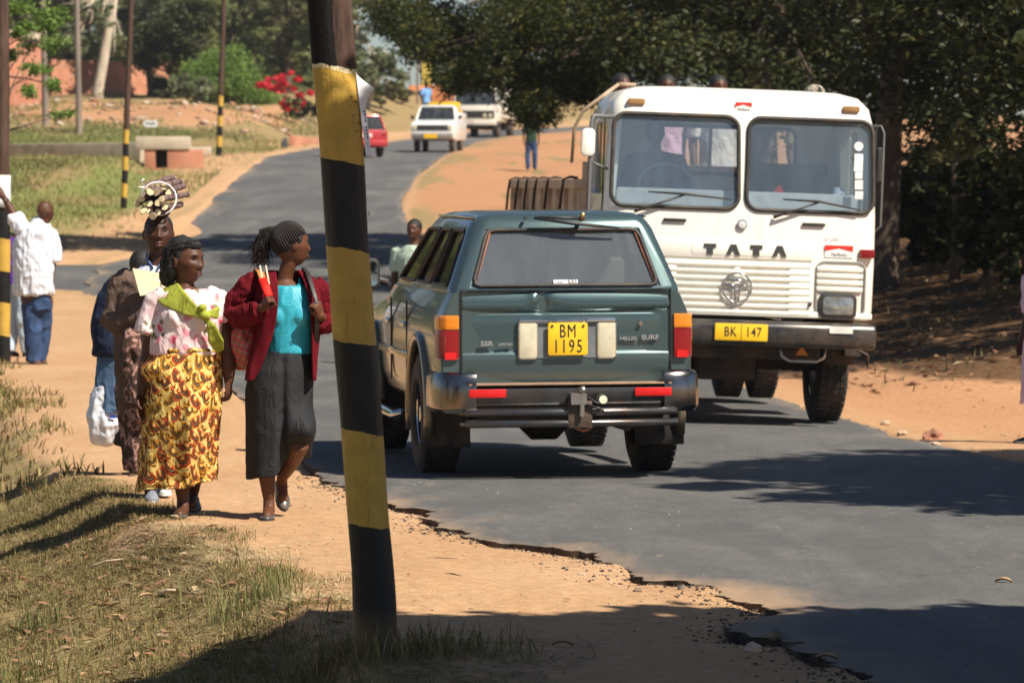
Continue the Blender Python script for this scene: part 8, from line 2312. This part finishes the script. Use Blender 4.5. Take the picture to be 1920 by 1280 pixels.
def man_e():
    F = Fig('person', 'bald man in white striped shirt leaning with raised arm on the left pole', 68, 707, 46.2)
    J, t = F.J, F.t
    tor = [(66, 590, 0, .17, .13), (64, 560, 0, .165, .125), (62, 520, 0, .17, .125), (64, 480, 0, .195, .13), (68, 458, 0, .185, .10), (76, 447, 0, .08, .07)]
    F.torso(tor, yaw=-20); F.limb([(78, 450, 0, .062), (83, 435, 0, .058)])
    hc = J(85, 422); rot = head_mesh(F.m, hc, 128, 4, 0, 1.0)
    F.limb([(42, 456, 0, .055), (24, 425, .05, .048), (8, 396, .1, .034)]); hand(F.m, J(8, 396, .1), (-.5, 0, .8), (-.4, .8, 0), 1.0, 25, 1)
    F.limb([(96, 470, 0, .052), (97, 520, .0, .045), (94, 558, -.02, .034)]); hand(F.m, J(94, 558, -.02), (-.1, 0, -1), (-1, 0, 0), 1.0, 30, 1)
    F.limb([(56, 590, 0, .10), (60, 640, -.02, .06), (62, 695, 0, .045)]); F.limb([(82, 590, 0, .10), (76, 645, .1, .06), (67, 695, .12, .045)])
    F.body(SKIN_A, .010)
    SH = stripe_mat('striped_shirt_cloth', (.74, .76, .82), (.38, .42, .55), 22, .2)
    def s_(m):
        F.torso([(63, 577, 0, .20, .15), (61, 540, 0, .205, .155), (61, 500, 0, .20, .145), (64, 470, 0, .20, .125), (70, 453, 0, .16, .10), (77, 444, 0, .085, .08)], m, yaw=-20, add=.02)
        m.tube([J(50, 462, 0), J(40, 452, .02), J(26, 428, .05)], [.085, .085, .08], 16); m.tube([J(90, 462, 0), J(97, 478, 0), J(98, 514, 0)], [.08, .085, .085], 16)
        m.tube([J(72, 448, 0), J(80, 438, -.01)], [.085, .07], 14)
    garment('shirt', SH, t, s_, .011, 3, ((.018, (7, 7, 5), 3), (.008, (16, 16, 12), 5)))
    def tr(m):
        F.torso([(67, 560, 0, .155, .12), (68, 590, 0, .165, .13), (69, 606, 0, .16, .13)], m, yaw=-20)
        m.tube([J(58, 595, 0), J(60, 640, -.02), J(61, 702, 0)], [.105, .092, .080], 16); m.tube([J(81, 595, 0), J(78, 645, .1), J(72, 700, .12)], [.105, .092, .080], 16)
    garment('trousers', JEAN, t, tr, .011, 3, ((.012, (8, 8, 6), 3),))
    shoe(t, J(60, 706, .05), J(72, 708, -.12), cloth('brown_shoe', (.10, .06, .04), rough=.5), .05, .08); shoe(t, J(66, 704, .2), J(84, 706, .06), cloth('brown_shoe', (.10, .06, .04), rough=.5), .05, .08)
    m = MB(); m.tube([J(11, 400, .05) + Vector((.032 * math.cos(a), .032 * math.sin(a), .012 * math.cos(a))) for a in np.linspace(0, 6.28, 16)], .006, 6, cap=False); m.build('wrist_watch', CHROME, t)
man_e()
figure('person in purple shirt and pale jeans half hidden behind the left pole', 33, 692, 48.3, 1.6, 150, cloth('purple_cloth', (.16, .05, .42)), PALEJ, armL='front', armR='front', vox=.013)
figure('boy with light green shirt seen over the car roof at left', 777, 700, 48, 1.80, -18, cloth('pale_green_cloth', (.42, .52, .42)), JEAN, vox=.012, skin=SKIN_A)
figure('distant man in dark green shirt and blue jeans on the dirt shoulder', 996, 302, 136, 1.75, 5, cloth('dark_green_cloth', (.02, .05, .03)), JEAN, vox=.02, stance=.11)
figure('man in light blue shirt standing behind the white pickup cab', 799, 280, 163.2, 1.7, 40, cloth('sky_blue_cloth', (.18, .36, .68)), cloth('grey_trousers', (.08, .08, .09)), vox=.022, z=rz(P(799, 280, 163.2).x, 163.2) + .95)
# passengers standing in the load bed, just behind the cab
TM = Matrix.Translation(TRUCK.location) @ TRUCK.rotation_euler.to_matrix().to_4x4()
def on_truck(label, lx, ly, h, yaw, shirt, **kw):
    w = TM @ Vector((lx, ly, 1.285)); zz = w.z
    t = figure(label, 0, 0, w.y, h, yaw, shirt, cloth('drab_trousers', (.07, .06, .05)), vox=.013, z=zz, **kw); t.location.x = w.x
    return t
on_truck('passenger whose dark hair shows over the left corner of the truck cab roof', -.73, 1.35, 1.755, 25, cloth('tan_cloth', (.38, .28, .18)))
on_truck('passenger whose forehead shows over the cab roof, left of the cab centre', -.29, 1.5, 1.765, 0, cloth('mauve_cloth', (.62, .38, .45)))
on_truck('passenger with visible face over the middle of the truck cab roof', .17, 1.4, 1.775, 15, cloth('pale_cloth', (.55, .5, .45)), skin=SKIN_A)
CAM_ = NT('camouflage_cloth'); CAM_.col(CAM_.ramp(CAM_.noise(CAM_.coord('Object'), 22, 2), [(.42, (.10, .13, .08)), (.5, (.45, .42, .36)), (.56, (.30, .14, .10)), (.6, (.20, .26, .18))], 'CONSTANT')); CAM_.set(Roughness=.9)
pp = on_truck('passenger in a camouflage cap at the right of the truck cab roof', 1.06, 1.4, 1.73, 20, cloth('khaki_cloth', (.3, .25, .15)), hair=False)
m = MB(); m.ell((0, .0, 1.655), (.098, .11, .075)); m.tube([(0, -.06, 1.655), (0, -.17, 1.635)], [.07, .05], 12, flat=.12); me = remesh(m.mesh('cap'), .008, 2)
link_mesh('cap', me, CAM_.mat, pp)
# driver behind the windscreen
w = TM @ Vector((-.60, -.22, 1.02))
dr = figure('truck driver in dark shirt behind the steering wheel', 0, 0, w.y, 1.76, 3, cloth('dark_teal_cloth', (.03, .05, .055)), cloth('grey_trousers', (.08, .08, .09)), vox=.012, z=w.z - .18, armL='front', armR='front', sleeve=.9)
dr.location.x = w.x
# sliver of a person at the right edge
pr = figure('person in pale pink dress just entering at the right picture edge', 1958, 800, 33.5, 1.62, -60, cloth('pale_pink_cloth', (.70, .52, .58)), None, vox=.013, skirtm=cloth('pale_pink_cloth', (.70, .52, .58)), sleeve=.8)
m = MB(); rs = []
for z, rx, ry in ((.62, .05, .03), (.58, .12, .05), (.42, .13, .06), (.34, .10, .05), (.32, .04, .03)): rs.append([Vector((-.23 + rx * math.cos(a), -.06 + ry * math.sin(a), z)) for a in np.linspace(0, 6.283, 18, endpoint=False)])
